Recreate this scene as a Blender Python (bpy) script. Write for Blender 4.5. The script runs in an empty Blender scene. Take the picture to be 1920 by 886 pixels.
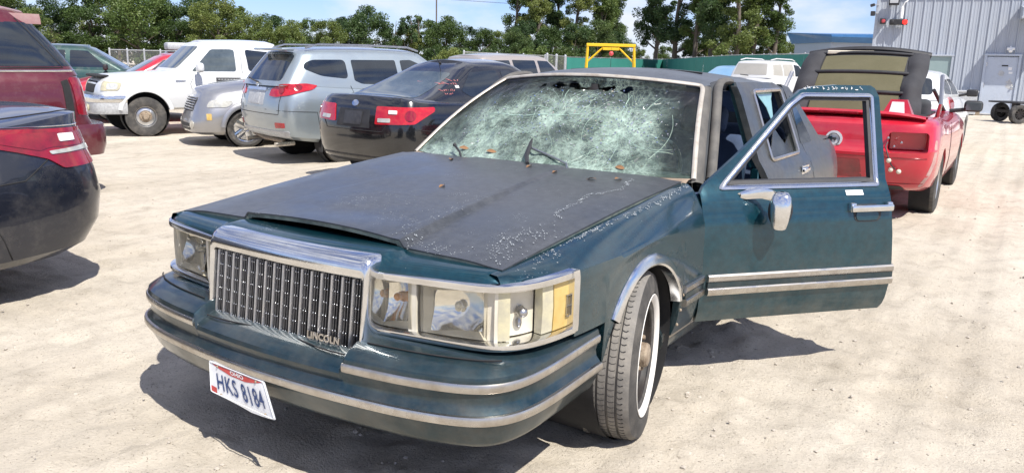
import bpy, bmesh, math, random
import numpy as np
from mathutils import Vector, Matrix, noise
from mathutils.bvhtree import BVHTree
from mathutils.geometry import delaunay_2d_cdt

random.seed(7)
rng = np.random.default_rng(7)
scene = bpy.context.scene
COL = scene.collection
R = math.radians

# ------------------------------------------------------------------ camera
cam_data = bpy.data.cameras.new("camera")
cam = bpy.data.objects.new("camera", cam_data)
COL.objects.link(cam)
CR = Vector((0.83748523, 0.54592298, 0.02421968))
CU = Vector((-0.13523323, 0.16410756, 0.9771288))
CF = Vector((-0.52946243, 0.82160624, -0.21126458))
CP = Vector((2.20108, -1.83493, 1.49048))
cam.matrix_world = Matrix(((CR.x, CU.x, -CF.x, CP.x), (CR.y, CU.y, -CF.y, CP.y),
                           (CR.z, CU.z, -CF.z, CP.z), (0, 0, 0, 1)))
cam_data.sensor_width = 36.0
cam_data.lens = 1516.6 / 1920 * 36.0
cam_data.clip_start = 0.05
cam_data.clip_end = 3000
scene.camera = cam

# ------------------------------------------------------------------ sky and sun
SUN = Vector((0.64, -0.28, 1.0)).normalized()
sun_el = math.asin(SUN.z)
world = bpy.data.worlds.new("World")
scene.world = world
world.use_nodes = True
wn = world.node_tree
wn.nodes.clear()
w_out = wn.nodes.new("ShaderNodeOutputWorld")
w_bg = wn.nodes.new("ShaderNodeBackground")
w_sky = wn.nodes.new("ShaderNodeTexSky")
w_sky.sky_type = 'NISHITA'
w_sky.sun_disc = False
w_sky.sun_elevation = sun_el
w_sky.sun_rotation = math.atan2(SUN.x, SUN.y)
w_sky.air_density = 1.0
w_sky.dust_density = 0.15
w_sky.ozone_density = 3.0
w_bg.inputs['Strength'].default_value = 0.11
# scattered fair-weather clouds over the whole dome
tc = wn.nodes.new("ShaderNodeTexCoord")
mp = wn.nodes.new("ShaderNodeMapping")
mp.inputs['Scale'].default_value = (1.0, 1.0, 2.6)
mp.inputs['Location'].default_value = (0.35, 0.1, 0.2)
nz = wn.nodes.new("ShaderNodeTexNoise")
nz.inputs['Scale'].default_value = 4.6
nz.inputs['Detail'].default_value = 9
nz.inputs['Roughness'].default_value = 0.56
cr = wn.nodes.new("ShaderNodeValToRGB")
cr.color_ramp.elements[0].position = 0.40
cr.color_ramp.elements[0].color = (0, 0, 0, 1)
cr.color_ramp.elements[1].position = 0.60
cr.color_ramp.elements[1].color = (0.9, 0.9, 0.9, 1)
mx = wn.nodes.new("ShaderNodeMixRGB")
mx.inputs['Color2'].default_value = (6.2, 6.35, 6.9, 1)
wn.links.new(tc.outputs['Generated'], mp.inputs['Vector'])
wn.links.new(mp.outputs['Vector'], nz.inputs['Vector'])
wn.links.new(nz.outputs['Fac'], cr.inputs['Fac'])
wn.links.new(cr.outputs['Color'], mx.inputs['Fac'])
tint = wn.nodes.new("ShaderNodeMixRGB")        # summer-noon blue
tint.blend_type = 'MULTIPLY'
tint.inputs['Fac'].default_value = 1.0
tint.inputs['Color2'].default_value = (0.60, 0.69, 1.04, 1)
wn.links.new(w_sky.outputs['Color'], tint.inputs['Color1'])
wn.links.new(tint.outputs['Color'], mx.inputs['Color1'])
wn.links.new(mx.outputs['Color'], w_bg.inputs['Color'])
wn.links.new(w_bg.outputs['Background'], w_out.inputs['Surface'])

sl = bpy.data.lights.new("sun", 'SUN')
sl.energy = 4.8
sl.angle = R(0.53)
sl.color = (1.0, 0.955, 0.88)
sun = bpy.data.objects.new("sun", sl)
COL.objects.link(sun)
sun.rotation_euler = SUN.to_track_quat('Z', 'Y').to_euler()
sun.location = (8, -4, 14)

scene.view_settings.view_transform = 'Standard'
scene.view_settings.look = 'None'
scene.view_settings.gamma = 1.0
scene.view_settings.exposure = 0.5
scene.render.engine = 'CYCLES'
scene.cycles.max_bounces = 8
scene.cycles.transparent_max_bounces = 12

# ------------------------------------------------------------------ materials
def _n(nt, t, **kw):
    n = nt.nodes.new(t)
    for k, v in kw.items():
        n.inputs[k].default_value = v
    return n

def pbr(name, col, rough=0.5, metal=0.0, coat=0.0, spec=0.5, var=0.0, vs=3.0, col2=None,
        bump=0.0, bs=60.0, rvar=0.0, dirt=None, trans=0.0, emit=None, mscale=(1, 1, 1), flake=0.0):
    """Principled material; var mixes col2 in by noise, dirt = (colour, amount, scale) patches, bump = fine relief."""
    m = bpy.data.materials.new(name)
    m.use_nodes = True
    nt = m.node_tree
    b = nt.nodes['Principled BSDF']
    b.inputs['Base Color'].default_value = (*col, 1)
    b.inputs['Roughness'].default_value = rough
    b.inputs['Metallic'].default_value = metal
    b.inputs['Coat Weight'].default_value = coat
    b.inputs['Coat Roughness'].default_value = 0.04
    b.inputs['Specular IOR Level'].default_value = spec
    if trans:
        b.inputs['Transmission Weight'].default_value = trans
    if emit:
        b.inputs['Emission Color'].default_value = (*emit[0], 1)
        b.inputs['Emission Strength'].default_value = emit[1]
    tcn = nt.nodes.new('ShaderNodeTexCoord')
    mpn = nt.nodes.new('ShaderNodeMapping')
    mpn.inputs['Scale'].default_value = mscale
    nt.links.new(tcn.outputs['Object'], mpn.inputs['Vector'])
    cur = None
    if var > 0:
        c2 = col2 or tuple(min(1, c * 1.6 + 0.02) for c in col)
        n1 = _n(nt, 'ShaderNodeTexNoise', Scale=vs, Detail=8.0, Roughness=0.65)
        nt.links.new(mpn.outputs[0], n1.inputs['Vector'])
        rp = nt.nodes.new('ShaderNodeMapRange')
        rp.inputs['From Min'].default_value = 0.35
        rp.inputs['From Max'].default_value = 0.7
        rp.inputs['To Max'].default_value = var
        nt.links.new(n1.outputs['Fac'], rp.inputs['Value'])
        mx_ = nt.nodes.new('ShaderNodeMixRGB')
        mx_.inputs['Color1'].default_value = (*col, 1)
        mx_.inputs['Color2'].default_value = (*c2, 1)
        nt.links.new(rp.outputs[0], mx_.inputs['Fac'])
        cur = mx_.outputs[0]
        if rvar:
            r2 = nt.nodes.new('ShaderNodeMapRange')
            r2.inputs['From Min'].default_value = 0.35
            r2.inputs['From Max'].default_value = 0.7
            r2.inputs['To Min'].default_value = rough
            r2.inputs['To Max'].default_value = min(1, rough + rvar)
            nt.links.new(n1.outputs['Fac'], r2.inputs['Value'])
            nt.links.new(r2.outputs[0], b.inputs['Roughness'])
    if dirt:
        n2 = _n(nt, 'ShaderNodeTexNoise', Scale=dirt[2], Detail=10.0, Roughness=0.75)
        nt.links.new(mpn.outputs[0], n2.inputs['Vector'])
        rp = nt.nodes.new('ShaderNodeMapRange')
        rp.inputs['From Min'].default_value = 0.48
        rp.inputs['From Max'].default_value = 0.72
        rp.inputs['To Max'].default_value = dirt[1]
        nt.links.new(n2.outputs['Fac'], rp.inputs['Value'])
        mx_ = nt.nodes.new('ShaderNodeMixRGB')
        mx_.inputs['Color1'].default_value = (*col, 1)
        mx_.inputs['Color2'].default_value = (*dirt[0], 1)
        nt.links.new(rp.outputs[0], mx_.inputs['Fac'])
        if cur is not None:
            nt.links.new(cur, mx_.inputs['Color1'])
        cur = mx_.outputs[0]
    if cur is not None:
        nt.links.new(cur, b.inputs['Base Color'])
    if bump > 0:
        n3 = _n(nt, 'ShaderNodeTexNoise', Scale=bs, Detail=6.0, Roughness=0.6)
        nt.links.new(mpn.outputs[0], n3.inputs['Vector'])
        bp = nt.nodes.new('ShaderNodeBump')
        bp.inputs['Strength'].default_value = bump
        bp.inputs['Distance'].default_value = 0.01
        nt.links.new(n3.outputs['Fac'], bp.inputs['Height'])
        nt.links.new(bp.outputs[0], b.inputs['Normal'])
    return m

MT = {}
MT['chrome'] = pbr('chrome', (0.78, 0.79, 0.80), 0.07, 1.0, var=0.5, vs=9, col2=(0.5, 0.48, 0.44), rvar=0.16)
MT['dull_chrome'] = pbr('dull_chrome', (0.62, 0.60, 0.57), 0.22, 1.0, var=0.8, vs=7, col2=(0.42, 0.38, 0.33), rvar=0.2, dirt=((0.35, 0.30, 0.24), 0.5, 14))
MT['grille_metal'] = pbr('grille_metal', (0.52, 0.52, 0.53), 0.24, 1.0, var=0.6, vs=14, col2=(0.32, 0.31, 0.30), rvar=0.18)
MT['black_plastic'] = pbr('black_plastic', (0.018, 0.018, 0.02), 0.55, var=0.5, vs=8, bump=0.05)
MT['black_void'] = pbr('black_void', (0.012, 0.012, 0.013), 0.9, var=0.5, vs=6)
MT['rubber'] = pbr('rubber', (0.032, 0.031, 0.030), 0.8, var=0.8, vs=9, col2=(0.085, 0.08, 0.074), bump=0.2, bs=90, dirt=((0.28, 0.25, 0.21), 0.4, 5))
MT['old_rubber'] = pbr('old_rubber', (0.13, 0.122, 0.112), 0.85, var=0.9, vs=10, col2=(0.22, 0.205, 0.185), bump=0.25, bs=90, dirt=((0.40, 0.36, 0.30), 0.55, 4))
MT['whitewall'] = pbr('whitewall', (0.74, 0.72, 0.68), 0.6, var=0.5, vs=14, col2=(0.55, 0.52, 0.47))
MT['steel_black'] = pbr('steel_black', (0.012, 0.012, 0.013), 0.5, 0.0, spec=.25, var=0.6, vs=12, col2=(0.055, 0.042, 0.034))
MT['alloy'] = pbr('alloy', (0.60, 0.61, 0.62), 0.28, 0.85, var=0.5, vs=10, col2=(0.42, 0.41, 0.39))
MT['rusty'] = pbr('rusty', (0.20, 0.145, 0.10), 0.75, 0.2, var=0.9, vs=26, col2=(0.44, 0.37, 0.28), bump=0.3, bs=120)
MT['tan_trim'] = pbr('tan_trim', (0.50, 0.46, 0.40), 0.42, 0.5, var=0.7, vs=8, col2=(0.36, 0.33, 0.28))
MT['weatherstrip'] = pbr('weatherstrip', (0.075, 0.072, 0.068), 0.75, var=0.8, vs=9, col2=(0.16, 0.148, 0.13), bump=0.12)
MT['cream_plastic'] = pbr('cream_plastic', (0.68, 0.63, 0.52), 0.4, var=0.7, vs=9, col2=(0.52, 0.47, 0.36))
MT['reflector'] = pbr('reflector', (0.90, 0.90, 0.90), 0.05, 1.0, var=0.4, vs=9, col2=(0.74, 0.72, 0.66), rvar=0.05)
MT['amber'] = pbr('amber', (0.50, 0.33, 0.09), 0.28, coat=0.4, var=0.8, vs=14, col2=(0.62, 0.48, 0.20))
MT['bulb'] = pbr('bulb_amber', (0.75, 0.26, 0.02), 0.15, coat=0.6)
MT['interior_blue'] = pbr('interior_blue', (0.032, 0.055, 0.115), 0.85, var=0.8, vs=6, col2=(0.06, 0.09, 0.15), bump=0.2, bs=80)
MT['interior_dark'] = pbr('interior_dark', (0.03, 0.034, 0.04), 0.8, var=0.7, vs=6, bump=0.1)
MT['headliner'] = pbr('headliner', (0.12, 0.125, 0.135), 0.95, var=0.6, vs=5)
MT['red_lens'] = pbr('red_lens', (0.50, 0.012, 0.022), 0.12, coat=0.8, var=0.7, vs=14, col2=(0.26, 0.006, 0.012))
MT['dark_red_lens'] = pbr('dark_red_lens', (0.16, 0.006, 0.012), 0.12, coat=0.8, var=0.8, vs=10, col2=(0.34, 0.01, 0.025))
MT['clear_lens'] = pbr('clear_lens', (0.66, 0.65, 0.58), 0.14, 0.35, coat=0.6, var=0.8, vs=16, col2=(0.38, 0.36, 0.30))
MT['yellow_lens'] = pbr('yellowed_lens', (0.58, 0.53, 0.34), 0.2, coat=0.6, var=0.9, vs=12, col2=(0.34, 0.32, 0.27))
MT['white_sticker'] = pbr('white_sticker', (0.78, 0.78, 0.77), 0.6)
MT['badge_silver'] = pbr('badge_silver', (0.62, 0.63, 0.65), 0.22, 0.2, coat=.6, var=.5, vs=25, col2=(.42, .43, .45))
MT['recess_red'] = pbr('recess_red', (0.20, 0.004, 0.012), 0.55, var=.8, vs=14, col2=(.09, .004, .008))
MT['plate_dark'] = pbr('plate_dark', (0.03, 0.03, 0.033), 0.4, var=0.6, vs=20)
MT['plate_grey'] = pbr('plate_grey', (0.36, 0.37, 0.38), 0.45, var=0.8, vs=25)
MT['auto_glass'] = pbr('auto_glass', (0.012, 0.016, 0.022), 0.035, spec=0.8, var=0.6, vs=1.2, col2=(0.035, 0.045, 0.055))
MT['auto_glass_light'] = pbr('auto_glass_light', (0.05, 0.065, 0.072), 0.04, spec=0.9, var=0.7, vs=1.6, col2=(0.15, 0.18, 0.19))
MT['dusty_glass'] = pbr('dusty_glass', (0.34, 0.33, 0.30), 0.5, spec=0.6, var=0.7, vs=2.0, col2=(0.44, 0.42, 0.38))
# ------------------------------------------------------------------ mesh helpers
def V3(*a):
    return np.array(a, float)

def cr_spline(pts, n, closed=False):
    """Catmull-Rom through pts, n samples per segment."""
    P = np.array(pts, float)
    m = len(P)
    out = []
    segs = m if closed else m - 1
    for i in range(segs):
        if closed:
            p0, p1, p2, p3 = P[(i - 1) % m], P[i], P[(i + 1) % m], P[(i + 2) % m]
        else:
            p1, p2 = P[i], P[i + 1]
            p0 = P[i - 1] if i > 0 else 2 * p1 - p2
            p3 = P[i + 2] if i + 2 < m else 2 * p2 - p1
        for k in range(n):
            t = k / n
            out.append(0.5 * ((2 * p1) + (-p0 + p2) * t + (2 * p0 - 5 * p1 + 4 * p2 - p3) * t * t + (-p0 + 3 * p1 - 3 * p2 + p3) * t ** 3))
    if not closed:
        out.append(P[-1])
    return np.array(out)

def lin(x, pts):
    return np.interp(x, [p[0] for p in pts], [p[1] for p in pts])

def smooth_lin(pts, n=8):
    """Smoothed piecewise curve (x ascending) returned as finely sampled table."""
    c = cr_spline(pts, n)
    return [tuple(p) for p in c]

def sstep(a, b, x):
    t = np.clip((np.asarray(x, float) - a) / (b - a), 0, 1)
    return t * t * (3 - 2 * t)

def roundpoly(pts, r, n=4):
    out = []
    m = len(pts)
    for i in range(m):
        p = np.array(pts[i][:2], float)
        rr = pts[i][2] if len(pts[i]) > 2 else r
        a = np.array(pts[i - 1][:2], float) - p
        b = np.array(pts[(i + 1) % m][:2], float) - p
        la, lb = np.linalg.norm(a), np.linalg.norm(b)
        d = min(rr, la * 0.45, lb * 0.45)
        if d < 1e-4:
            out.append(tuple(p))
            continue
        pa, pb = p + a / la * d, p + b / lb * d
        for k in range(n + 1):
            t = k / n
            out.append(tuple((1 - t) ** 2 * pa + 2 * t * (1 - t) * p + t * t * pb))
    return out

class MB:
    def __init__(self):
        self.v = []
        self.f = []

    def add(self, verts, faces):
        o = len(self.v)
        self.v.extend([tuple(map(float, p)) for p in verts])
        self.f.extend([tuple(i + o for i in f) for f in faces])
        return self

    def grid(self, P, cu=False, cv=False, flip=False):
        P = np.asarray(P, float)
        ni, nj = P.shape[:2]
        F = []
        for i in range(ni if cu else ni - 1):
            for j in range(nj if cv else nj - 1):
                a, b = i * nj + j, ((i + 1) % ni) * nj + j
                c, d = ((i + 1) % ni) * nj + (j + 1) % nj, i * nj + (j + 1) % nj
                F.append((a, d, c, b) if flip else (a, b, c, d))
        return self.add(P.reshape(-1, 3), F)

    def shell(self, P, th, flip=False, inward=True):
        """Grid sheet given thickness th along its normals, with rim."""
        P = np.asarray(P, float)
        du = np.gradient(P, axis=0)
        dv = np.gradient(P, axis=1)
        N = np.cross(du, dv)
        N /= np.linalg.norm(N, axis=2, keepdims=True) + 1e-12
        if flip:
            N = -N
        Q = P - N * th
        ni, nj = P.shape[:2]
        self.grid(P, flip=flip)
        self.grid(Q, flip=not flip)
        loop = [(i, 0) for i in range(ni)] + [(ni - 1, j) for j in range(1, nj)] + \
               [(i, nj - 1) for i in range(ni - 2, -1, -1)] + [(0, j) for j in range(nj - 2, 0, -1)]
        A = [P[i, j] for i, j in loop]
        B = [Q[i, j] for i, j in loop]
        n = len(loop)
        F = []
        for k in range(n):
            k2 = (k + 1) % n
            F.append((k, n + k, n + k2, k2) if not flip else (k, k2, n + k2, n + k))
        return self.add(A + B, F)

    def box(self, c, s, rz=0.0, bev=0.0, M=None, seg=1):
        bm = bmesh.new()
        bmesh.ops.create_cube(bm, size=1.0)
        bmesh.ops.scale(bm, vec=s, verts=bm.verts)
        if bev > 0:
            bmesh.ops.bevel(bm, geom=list(bm.edges), offset=min(bev, min(s) * 0.45), segments=seg, affect='EDGES', profile=0.5)
        T = M if M is not None else Matrix.Rotation(rz, 4, 'Z')
        bm.verts.ensure_lookup_table()
        vs = [(T @ v.co) + Vector(c) for v in bm.verts]
        for i, v in enumerate(bm.verts):
            v.index = i
        fs = [[v.index for v in f.verts] for f in bm.faces]
        bm.free()
        return self.add(vs, fs)

    def ball(self, c, r, sub=2, s=(1, 1, 1)):
        bm = bmesh.new()
        bmesh.ops.create_icosphere(bm, subdivisions=sub, radius=r)
        vs = [(v.co.x * s[0] + c[0], v.co.y * s[1] + c[1], v.co.z * s[2] + c[2]) for v in bm.verts]
        for i, v in enumerate(bm.verts):
            v.index = i
        fs = [[v.index for v in f.verts] for f in bm.faces]
        bm.free()
        return self.add(vs, fs)

    def tube(self, path, r, n=8, closed=False, cap=True, flat=1.0):
        P = np.array(path, float)
        m = len(P)
        rr = np.full(m, r, float) if np.isscalar(r) else np.array(r, float)
        if closed:
            T = np.roll(P, -1, 0) - np.roll(P, 1, 0)
        else:
            T = np.gradient(P, axis=0)
        T /= np.linalg.norm(T, axis=1, keepdims=True) + 1e-12
        up = V3(0, 0, 1) if abs(T[0][2]) < 0.9 else V3(1, 0, 0)
        rows = []
        N = up - T[0] * (up @ T[0])
        N /= np.linalg.norm(N)
        for i in range(m):
            N = N - T[i] * (N @ T[i])
            N /= np.linalg.norm(N) + 1e-12
            B = np.cross(T[i], N)
            rows.append([P[i] + rr[i] * (math.cos(a) * N * flat + math.sin(a) * B) for a in np.linspace(0, 2 * math.pi, n, endpoint=False)])
        o = len(self.v)
        self.grid(np.array(rows), cu=closed, cv=True)
        if cap and not closed:
            self.f.append(tuple(o + k for k in range(n)))
            self.f.append(tuple(o + (m - 1) * n + k for k in reversed(range(n))))
        return self

    def rail(self, path, prof, closed_prof=True, caps=True, side=1):
        """Sweep profile [(outward, z)] along plan path [(x, y)]; outward = right-hand normal * side."""
        P = np.array(path, float)
        T = np.gradient(P[:, :2], axis=0)
        T /= np.linalg.norm(T, axis=1, keepdims=True) + 1e-12
        N = np.stack([T[:, 1], -T[:, 0]], 1) * side
        z0 = P[:, 2] if P.shape[1] > 2 else np.zeros(len(P))
        rows = []
        for i in range(len(P)):
            rows.append([(P[i, 0] + N[i, 0] * o, P[i, 1] + N[i, 1] * o, z0[i] + z) for o, z in prof])
        o = len(self.v)
        k = len(prof)
        self.grid(np.array(rows), cv=closed_prof)
        if caps and closed_prof:
            self.f.append(tuple(o + j for j in range(k)))
            self.f.append(tuple(o + (len(P) - 1) * k + j for j in reversed(range(k))))
        return self

    def lathe(self, prof, c=(0, 0, 0), n=32, axis='X', arc=2 * math.pi, closed_prof=False):
        """prof [(radius, along axis)]."""
        full = abs(arc - 2 * math.pi) < 1e-6
        A = np.linspace(0, arc, n, endpoint=not full)
        rows = []
        for a in A:
            if axis == 'X':
                rows.append([(c[0] + h, c[1] + r * math.cos(a), c[2] + r * math.sin(a)) for r, h in prof])
            elif axis == 'Y':
                rows.append([(c[0] + r * math.cos(a), c[1] + h, c[2] + r * math.sin(a)) for r, h in prof])
            else:
                rows.append([(c[0] + r * math.cos(a), c[1] + r * math.sin(a), c[2] + h) for r, h in prof])
        return self.grid(np.array(rows), cu=full, cv=closed_prof)

    def prism(self, poly, vec):
        """poly: 3-D points; extruded by vec."""
        n = len(poly)
        A = [np.array(p, float) for p in poly]
        B = [p + np.array(vec, float) for p in A]
        F = [tuple(range(n)), tuple(range(2 * n - 1, n - 1, -1))]
        for k in range(n):
            k2 = (k + 1) % n
            F.append((k, n + k, n + k2, k2))
        return self.add(A + B, F)

    def mirror(self):
        o = MB()
        o.v = [(-x, y, z) for x, y, z in self.v]
        o.f = [tuple(reversed(f)) for f in self.f]
        return o

    def xf(self, M):
        self.v = [tuple(M @ Vector(p)) for p in self.v]
        return self

    def merge(self, other):
        return self.add(other.v, other.f)

OFFS = {}

def mesh_of(name, mb, mat, ang=35, weld=0.0, off=(0, 0, 0), fixn=True):
    me = bpy.data.meshes.new(name)
    o = off
    vs = [(x - o[0], y - o[1], z - o[2]) for x, y, z in mb.v]
    me.from_pydata(vs, [], mb.f)
    if weld > 0 or fixn:
        bm = bmesh.new()
        bm.from_mesh(me)
        if weld > 0:
            bmesh.ops.remove_doubles(bm, verts=bm.verts, dist=weld)
        if fixn:
            bmesh.ops.recalc_face_normals(bm, faces=bm.faces)
        bm.to_mesh(me)
        bm.free()
    if ang > 0:
        me.shade_smooth()
        me.set_sharp_from_angle(angle=R(ang))
    me.materials.append(mat)
    me.update()
    return me

def obj(name, mb, mat, parent=None, ang=35, weld=0.0, fixn=True, kind=None, label=None):
    if isinstance(mat, str):
        mat = MT[mat]
    off = OFFS.get(parent.name, (0, 0, 0)) if parent else (0, 0, 0)
    me = mesh_of(name, mb, mat, ang, weld, off, fixn)
    o = bpy.data.objects.new(name, me)
    COL.objects.link(o)
    if parent:
        o.parent = parent
        OFFS[o.name] = off
    if kind:
        o['kind'] = kind
    if label:
        o['label'] = label
    return o

def tag(o, label, cat, group=None):
    o['label'] = label
    o['category'] = cat
    if group:
        o['group'] = group
    return o

def thing(name, label, cat, loc=(0, 0, 0), rz=0.0, off=(0, 0, 0), group=None):
    o = bpy.data.objects.new(name, None)
    o.empty_display_size = 0.2
    COL.objects.link(o)
    o.location = loc
    o.rotation_euler = (0, 0, rz)
    OFFS[o.name] = off
    return tag(o, label, cat, group)

def copy_tree(o, parent=None):
    c = o.copy()
    COL.objects.link(c)
    c.parent = parent
    for ch in o.children:
        copy_tree(ch, c)
    return c

def text_mesh(txt, size, depth, M, bold=0.0, align='CENTER', sx=1.0, spacing=1.0):
    """Lettering as an MB, transformed by matrix M (local x right, y up, z out)."""
    cu = bpy.data.curves.new('lettering', 'FONT')
    cu.body = txt
    cu.size = size
    cu.extrude = depth
    cu.offset = bold
    cu.align_x = align
    cu.align_y = 'CENTER'
    cu.space_character = spacing
    cu.resolution_u = 3
    to = bpy.data.objects.new('lettering', cu)
    COL.objects.link(to)
    dg = bpy.context.evaluated_depsgraph_get()
    me = bpy.data.meshes.new_from_object(to.evaluated_get(dg))
    mb = MB()
    mb.add([M @ Vector((v.co.x * sx, v.co.y, v.co.z)) for v in me.vertices], [list(p.vertices) for p in me.polygons])
    bpy.data.objects.remove(to)
    bpy.data.meshes.remove(me)
    bpy.data.curves.remove(cu)
    return mb

def frame(o, ex, ey):
    """Matrix with origin o, x axis ex, y axis ey, z = ex x ey."""
    ex = Vector(ex).normalized()
    ey = Vector(ey).normalized()
    ez = ex.cross(ey).normalized()
    ey = ez.cross(ex)
    return Matrix(((ex.x, ey.x, ez.x, o[0]), (ex.y, ey.y, ez.y, o[1]), (ex.z, ey.z, ez.z, o[2]), (0, 0, 0, 1)))

def bvh_of(mb):
    return BVHTree.FromPolygons([Vector(p) for p in mb.v], mb.f)

class Proj:
    """Projects 2-D outlines onto a surface along d; 2-D axes ex, ey."""
    def __init__(self, bvh, ex, ey, d, o=(0, 0, 0), far=12):
        self.b, self.ex, self.ey, self.d, self.o, self.far = bvh, Vector(ex), Vector(ey), Vector(d).normalized(), Vector(o), far

    def hit(self, a, b):
        p = self.o + self.ex * a + self.ey * b - self.d * self.far
        l, n, i, q = self.b.ray_cast(p, self.d)
        if l is None:
            l, n, i, q = self.b.find_nearest(self.o + self.ex * a + self.ey * b - self.d * 0.5)
        if n.dot(self.d) > 0:
            n = -n
        return l, n

def patch(pr, poly, off=0.004, th=0.012, res=0.07):
    """Panel lying on a surface: outline poly in the projector's 2-D axes."""
    P = [Vector(p[:2]) for p in poly]
    # densify outline
    D = []
    for i in range(len(P)):
        a, b = P[i], P[(i + 1) % len(P)]
        n = max(1, int((b - a).length / res))
        for k in range(n):
            D.append(a.lerp(b, k / n))
    n0 = len(D)
    xs = [p.x for p in D]
    ys = [p.y for p in D]
    pts = list(D)
    gx = np.arange(min(xs) + res / 2, max(xs), res)
    gy = np.arange(min(ys) + res / 2, max(ys), res)
    for x in gx:
        for y in gy:
            ins = False
            j = n0 - 1
            dm = 1e9
            for i in range(n0):
                if (D[i].y > y) != (D[j].y > y) and x < (D[j].x - D[i].x) * (y - D[i].y) / (D[j].y - D[i].y) + D[i].x:
                    ins = not ins
                dm = min(dm, (D[i].x - x) ** 2 + (D[i].y - y) ** 2)
                j = i
            if ins and dm > (res * 0.3) ** 2:
                pts.append(Vector((x, y)))
    r = delaunay_2d_cdt(pts, [(i, (i + 1) % n0) for i in range(n0)], [], 1, 1e-5)
    vs, fs = r[0], r[2]
    top, bot = [], []
    for p in vs:
        l, n = pr.hit(p.x, p.y)
        top.append(l + n * off)
        bot.append(l - n * th)
    m = MB()
    m.add(top, fs)
    # rim: boundary edges
    cnt = {}
    for f in fs:
        for k in range(len(f)):
            e = (f[k], f[(k + 1) % len(f)])
            cnt[tuple(sorted(e))] = cnt.get(tuple(sorted(e)), 0) + 1
    rim = []
    o = len(top)
    for f in fs:
        for k in range(len(f)):
            a, b = f[k], f[(k + 1) % len(f)]
            if cnt[tuple(sorted((a, b)))] == 1:
                rim.append((a, b, b + o, a + o))
    mm = MB()
    mm.add(list(top) + list(bot), list(fs) + rim)
    return mm

def seam(pr, pts, r=0.004, off=0.001, step=0.05, n=5):
    P = []
    for i in range(len(pts) - 1):
        a, b = Vector(pts[i]), Vector(pts[i + 1])
        k = max(1, int((b - a).length / step))
        for j in range(k):
            P.append(a.lerp(b, j / k))
    P.append(Vector(pts[-1]))
    path = []
    for p in P:
        l, nn = pr.hit(p.x, p.y)
        path.append(l + nn * off)
    return MB().tube(path, r, n)
# ------------------------------------------------------------------ wheels and generic cars
_WH = {}

def wheel_meshes(Rt, W, rr, style, rim_mat, tyre_mat='rubber', nsp=5):
    key = (Rt, W, rr, style, rim_mat, tyre_mat, nsp)
    if key in _WH:
        return _WH[key]
    h = W / 2
    t = MB()
    prof = [(rr * 0.97, -h * 0.8), (rr + 0.01, -h * 0.86), (rr + (Rt - rr) * 0.5, -h * 1.04), (Rt * 0.975, -h * 0.9), (Rt, -h * 0.72)]
    for g in (-0.42, -0.14, 0.14, 0.42):
        prof += [(Rt, h * (g - 0.05)), (Rt - 0.008, h * (g - 0.03)), (Rt - 0.008, h * (g + 0.03)), (Rt, h * (g + 0.05))]
    prof += [(Rt, h * 0.72), (Rt * 0.975, h * 0.9), (rr + (Rt - rr) * 0.5, h * 1.04), (rr + 0.01, h * 0.86), (rr * 0.97, h * 0.8)]
    t.lathe(prof, n=44)
    r = MB()
    d = {'steel': 0.35, 'five': 0.75, 'multi': 0.7, 'cover': 0.8}[style]
    r.lathe([(rr, h * 0.86), (rr * 0.97, h * 0.80), (rr * 0.93, h * 0.72), (rr * 0.90, h * 0.2), (rr * 0.9, -h * 0.8)], n=36)
    if style == 'steel':
        r.lathe([(rr * 0.92, h * 0.3), (rr * 0.86, h * 0.5), (rr * 0.62, h * 0.62), (rr * 0.5, h * 0.42), (rr * 0.36, h * 0.3), (rr * 0.2, h * 0.45), (rr * 0.18, h * 0.85), (rr * 0.1, h * 0.9), (0.001, h * 0.9)], n=28)
        for k in range(8):
            a = 2 * math.pi * k / 8
            r.ball((h * 0.42, rr * 0.3 * math.cos(a), rr * 0.3 * math.sin(a)), 0.014, 1)
    elif style == 'cover':
        r.lathe([(rr * 0.95, h * 0.74), (rr * 0.85, h * 0.86), (rr * 0.55, h * 0.8), (rr * 0.25, h * 0.9), (0.001, h * 0.92)], n=28)
        for k in range(nsp):
            a = 2 * math.pi * k / nsp
            M = Matrix.Rotation(a, 4, 'X')
            r.merge(MB().box((0, 0, 0), (h * 0.1, 0.03, rr * 0.4), bev=0.004).xf(Matrix.Translation((h * 0.86, 0, 0)) @ M @ Matrix.Translation((0, 0, rr * 0.6))))
    else:
        r.lathe([(rr * 0.25, h * d * 0.9), (rr * 0.2, h * d), (rr * 0.1, h * d * 1.02), (0.001, h * d * 1.02)], n=20)
        r.lathe([(rr * 0.25, -h * 0.2), (rr * 0.25, h * d * 0.9)], n=20)
        w0, w1 = (0.05, 0.062) if style == 'five' else (0.022, 0.026)
        for k in range(nsp):
            a = 2 * math.pi * (k + 0.25) / nsp
            M = Matrix.Rotation(a, 4, 'X')
            sp = MB()
            x0, x1 = h * d, h * 0.8
            sp.add([(x0, -w0, rr * .16), (x0, w0, rr * .16), (x1, w1, rr * .93), (x1, -w1, rr * .93),
                    (x0 - .035, -w0, rr * .16), (x0 - .035, w0, rr * .16), (x1 - .03, w1, rr * .93), (x1 - .03, -w1, rr * .93),
                    (x0 + .006, 0, rr * .2), (x1 + .006, 0, rr * .9)],
                   [(0, 8, 9, 3), (8, 1, 2, 9), (0, 1, 8), (2, 3, 9), (4, 7, 6, 5), (0, 3, 7, 4), (1, 5, 6, 2)])
            r.merge(sp.xf(M))
        b = MB()
        r.lathe([(rr * 0.88, -h * 0.1), (rr * 0.3, -h * 0.15)], n=24)
    res = (mesh_of('wheel', r, MT[rim_mat], 30), mesh_of('tyre', t, MT[tyre_mat], 30))
    _WH[key] = res
    return res

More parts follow.
